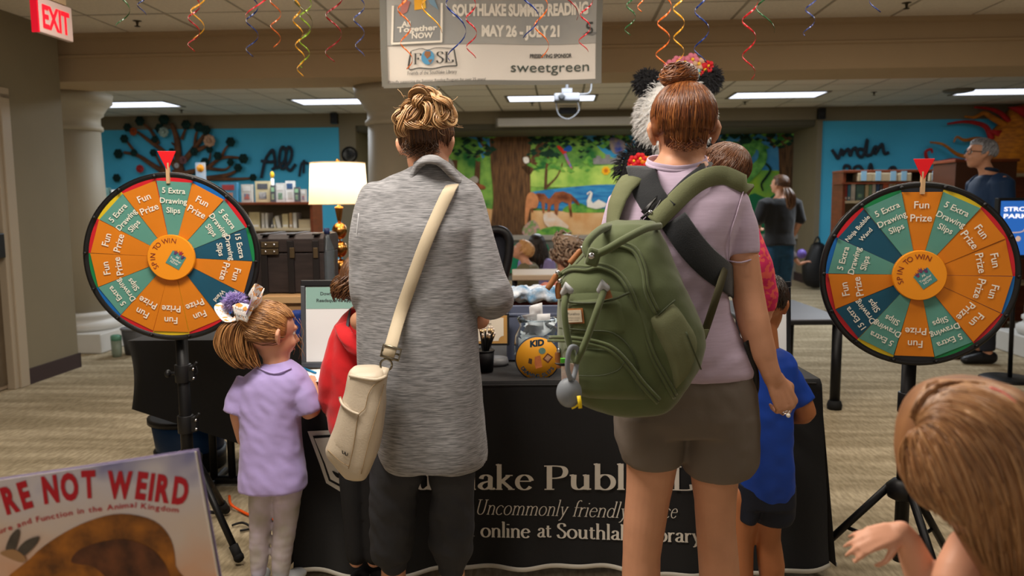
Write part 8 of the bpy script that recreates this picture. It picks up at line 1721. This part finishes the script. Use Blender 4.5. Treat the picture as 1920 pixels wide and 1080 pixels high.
# ------------------------------------------------------------------ child in the red hoodie
hd = 2.63; mHood = M('red_hoodie', (198, 16, 26), .8, var=.1, vs=6, bump=.3, bs=60, bdist=.003, sheen=.2)
hk = thing('person', 'child in a red hoodie between the girl and the grey cardigan', 'person', (P(680, 1000, hd).x, hd, 0))
HB_ = RB([(576, 658, 714, .045, hd), (590, 644, 726, .06, hd), (606, 632, 736, .075, hd), (640, 624, 744, .09, hd), (690, 616, 748, .095, hd), (750, 612, 748, .1, hd), (800, 616, 744, .1, hd), (812, 622, 740, .095, hd)], 2.3)
b = MB(); HB_.loft(b); chain(b, pl([(645, 625, hd, 24), (628, 690, hd-.02, 26), (618, 745, hd-.02, 23), (628, 770, hd+.06, 18)]), 16, k=2); chain(b, pl([(722, 625, hd, 24), (738, 690, hd, 26), (740, 750, hd+.05, 20)]), 16, k=2)
blob('hoodie', b, mHood, hk, .006, 3, lambda co, n: .006*noise.noise(Vector((co.x*12, co.y*12, co.z*8)))+.003*noise.noise(co*26))
b = MB(); b.ribbon(smooth_path([P(640, 610, hd-.05), P(652, 634, hd-.10), P(680, 646, hd-.12), P(708, 634, hd-.10), P(722, 606, hd-.04)], 5), (0, -.9, .45), .05, .012); b.ribbon(smooth_path([P(642, 618, hd-.06), P(655, 650, hd-.11), P(680, 660, hd-.13), P(708, 648, hd-.11)], 5), (0, -.95, -.2), .03, .01); blob('hood', b, mHood, hk, .005, 4)
b = MB(); p, n_ = on(HB_, [(660, 580), (655, 600), (652, 622)], .006); b.ribbon(p, n_, .011, .002); obj('grey_tape', b, M('tape_grey', (80, 78, 86), .7), hk)
hT = Matrix.Translation(P(688, 532, hd+.02)) @ Z(-.1); b = MB(); head_solids(b, hT, .21); b.tube([P(686, 600, hd), P(687, 560, hd)], [.05, .042], 14, round_=True)
for s, x in ((-1, 626), (1, 738)): w = P(x, 768, hd+.08); hand_solids(b, frame_from(w, (-s*.2, 1, -.2), (0, 0, 1)), .115, side=-s, curl=.5); b.tube([w-Vector((0, .05, 0)), w], .02, 10, round_=True)
b.ball(P(685, 700, hd), (.08, .06, .15))
for x in (668, 702): chain(b, pl([(x, 800, hd, 34), (x, 950, hd, 22), (x, 1050, hd, 15)]), 14)
blob('body', b, SKIN2, hk, .006, 4); face_parts(hk, hT, .21); long_hair(.06, 520, .0024, seed=14)(hk, hT, .21, HB)
b = MB(); b.ball(P(685, 810, hd), (.115, .09, .08))
for x in (665, 700): chain(b, pl([(x, 810, hd, 36), (x, 900, hd, 30), (x+2, 980, hd, 24), (x+4, 1040, hd, 21)]), 16, k=2)
blob('trousers', b, M('black_trousers', (20, 20, 23), .8, bump=.3, bs=40), hk, .006, 3)
for x in (668, 706): p = P(x, 1090, hd); b = MB(); b.tube([Vector((p.x, p.y-.04, .032)), Vector((p.x, p.y+.05, .032)), Vector((p.x, p.y+.12, .024))], [(.032, .03), (.034, .028), (.03, .02)], 14, ref=(1, 0, 0), round_=True); blob('shoe', b, M('shoe_black', (30, 30, 32), .6), hk, .006, 2)

# ------------------------------------------------------------------ girl at the right edge, near the camera
nd = 1.06; ng = thing('person', 'girl with long light brown hair at the lower right corner', 'person', (P(1850, 1000, nd).x, nd, 0))
nc = P(1830, 850, nd+.01); nh = .205; nT = Matrix.Translation(nc) @ Z(.55) @ Matrix.Rotation(-.18, 4, 'X'); b = MB(); head_solids(b, nT, nh)
sx_ = P(1862, 1010, nd).x; sz_ = P(1862, 1010, nd).z
b.tube([Vector((sx_+.02, nd-.02, sz_+.0)), nc-Vector((-.012, .01, .06))], [.045, .042], 14, round_=True)
NB = RB([(1010, 1856, 1930, .045, nd), (1030, 1850, 1980, .05, nd), (1050, 1842, 1995, .06, nd), (1100, 1830, 2010, .07, nd), (1200, 1820, 2010, .075, nd), (1350, 1800, 2030, .09, nd)], 2.3)
NB.loft(b, -.008); NB2 = RB([(1038, 1836, 1994, .07, nd), (1050, 1820, 2010, .08, nd), (1080, 1810, 2028, .08, nd), (1120, 1806, 2036, .088, nd), (1240, 1800, 2040, .094, nd), (1420, 1790, 2050, .1, nd)], 2.3)
chain(b, pl([(1826, 1035, nd, 50), (1795, 1075, nd-.02, 42), (1775, 1130, nd-.03, 36), (1750, 1128, nd, 36), (1722, 1062, nd+.02, 31), (1704, 1018, nd+.02, 25), (1690, 994, nd+.02, 19)]), 20, k=3)
w = P(1692, 994, nd+.02); wm = frame_from(w, P(1640, 1008, nd+.02)-w, Vector((-.2, -.7, 1))); hand_solids(b, wm, .092, side=-1, curl=.30, thumb=.2, spread=.35, rk=.95)
chain(b, pl([(2000, 1060, nd, 46), (2060, 1180, nd, 38), (2040, 1280, nd+.1, 30)]), 16); w2 = P(2035, 1290, nd+.12); hand_solids(b, frame_from(w2, (-.3, 1, -.3), (0, 0, 1)), .12, side=-1, curl=.4)
lz_ = NB2.z[0]
for s in (-1, 1): X_ = P(1915, 1200, nd).x+s*.055; b.tube([(X_, nd, lz_), (X_, nd+.01, lz_*.55), (X_, nd, .08)], [.06, .045, .03], 16, round_=True)
blob('body', b, SKIN2, ng, .0034, 4); face_parts(ng, nT, nh)
b = MB(); NB2.loft(b); blob('shirt', b, M('mint_tulle_top', (118, 190, 166), .8, var=.15, vs=40, bump=.4, bs=60), ng, .006, 3)
b = MB(); X_ = P(1915, 1200, nd).x; b.tube([(X_, nd, lz_+.08), (X_, nd, lz_-.06)], [(.115, .09), (.12, .1)], 20, ref=(1, 0, 0))
for s in (-1, 1): b.tube([(X_+s*.055, nd, lz_), (X_+s*.055, nd, .12)], [.07, .042], 16, ref=(1, 0, 0))
blob('leggings', b, M('leggings_dark', (50, 50, 70), .8), ng, .007, 3)
for s in (-1, 1): b = MB(); b.tube([(X_+s*.055, nd-.03, .035), (X_+s*.055, nd+.12, .028)], [(.034, .034), (.032, .024)], 14, ref=(1, 0, 0), round_=True); blob('shoe', b, M('shoe_pale', (196, 200, 204), .6), ng, .006, 2)
rnd = random.Random(55)
NH = RB([(709, 1790, 1852, .025, nd-.04), (716, 1758, 1884, .045, nd-.04), (732, 1730, 1915, .065, nd-.04), (760, 1708, 1940, .08, nd-.04), (800, 1694, 1962, .09, nd-.04), (850, 1690, 1982, .095, nd-.04), (900, 1696, 1992, .095, nd-.04), (930, 1716, 1996, .09, nd-.04), (950, 1742, 1998, .085, nd-.045), (975, 1784, 2000, .075, nd-.05), (1010, 1802, 1996, .066, nd-.055), (1045, 1822, 1994, .06, nd-.06), (1080, 1846, 1990, .055, nd-.065), (1130, 1870, 1986, .05, nd-.07), (1180, 1900, 1970, .03, nd-.07)], 2.1)
b = MB(); NH.loft(b); blob('hair_mass', b, M('hair_near_mass', (120, 80, 50), .6, col2=(150, 104, 66), vs=30, stretch=(1, 1, .2)), ng, .006, 3)
b = MB()
PA = [(1716, 806), (1697, 840), (1699, 885), (1716, 925), (1748, 952), (1772, 944)]; PB_ = [(1726, 800), (1752, 802), (1788, 850), (1822, 920), (1850, 1000), (1885, 1110)]; PC = [(1722, 786), (1770, 730), (1850, 735), (1930, 800), (1968, 930), (1968, 1150)]; PD = [(1712, 780), (1745, 728), (1810, 714), (1880, 730), (1950, 790), (1988, 960)]
for i in range(2100):
    a = rnd.random()**.9*3; k = min(int(a), 2); f_ = a-k; A0, A1 = (PA, PB_, PC, PD)[k:k+2]; jit = rnd.gauss(0, 5); ph = rnd.random()*6; cut = rnd.uniform(.8, 1.0); off = rnd.uniform(.001, .006); pts = []
    path = smooth_path([Vector((x0+(x1-x0)*f_+jit*(.3+.25*q), y0+(y1-y0)*f_+jit*.6*(q > 0), 0)) for q, ((x0, y0), (x1, y1)) in enumerate(zip(A0, A1))], 3)
    st = int(rnd.choice((0, 0, 0, 3, 5)))
    for q in range(st, int(len(path)*cut)): v_ = path[q]; pts.append(NH.surf(v_.x+2.5*math.sin(q*.8+ph), max(713, min(1176, v_.y)), off+.003*math.sin(q*.6+ph)))
    b.tube(pts, [.0006]+[.0013]*(len(pts)-2)+[.0005], 4)
obj('hair', b, MH('hair_near', [(112, 72, 44), (172, 126, 84), (142, 96, 60), (190, 146, 104), (98, 60, 38)], .38), ng)
b = MB(); cp = [NH.surf(x, y, .004) for x, y in ((1852, 728), (1870, 735), (1886, 746), (1898, 758))]; b.tube(smooth_path(cp, 4), .004, 8); obj('hair_clip', b, M('clip_red', (190, 84, 76), .5), ng)
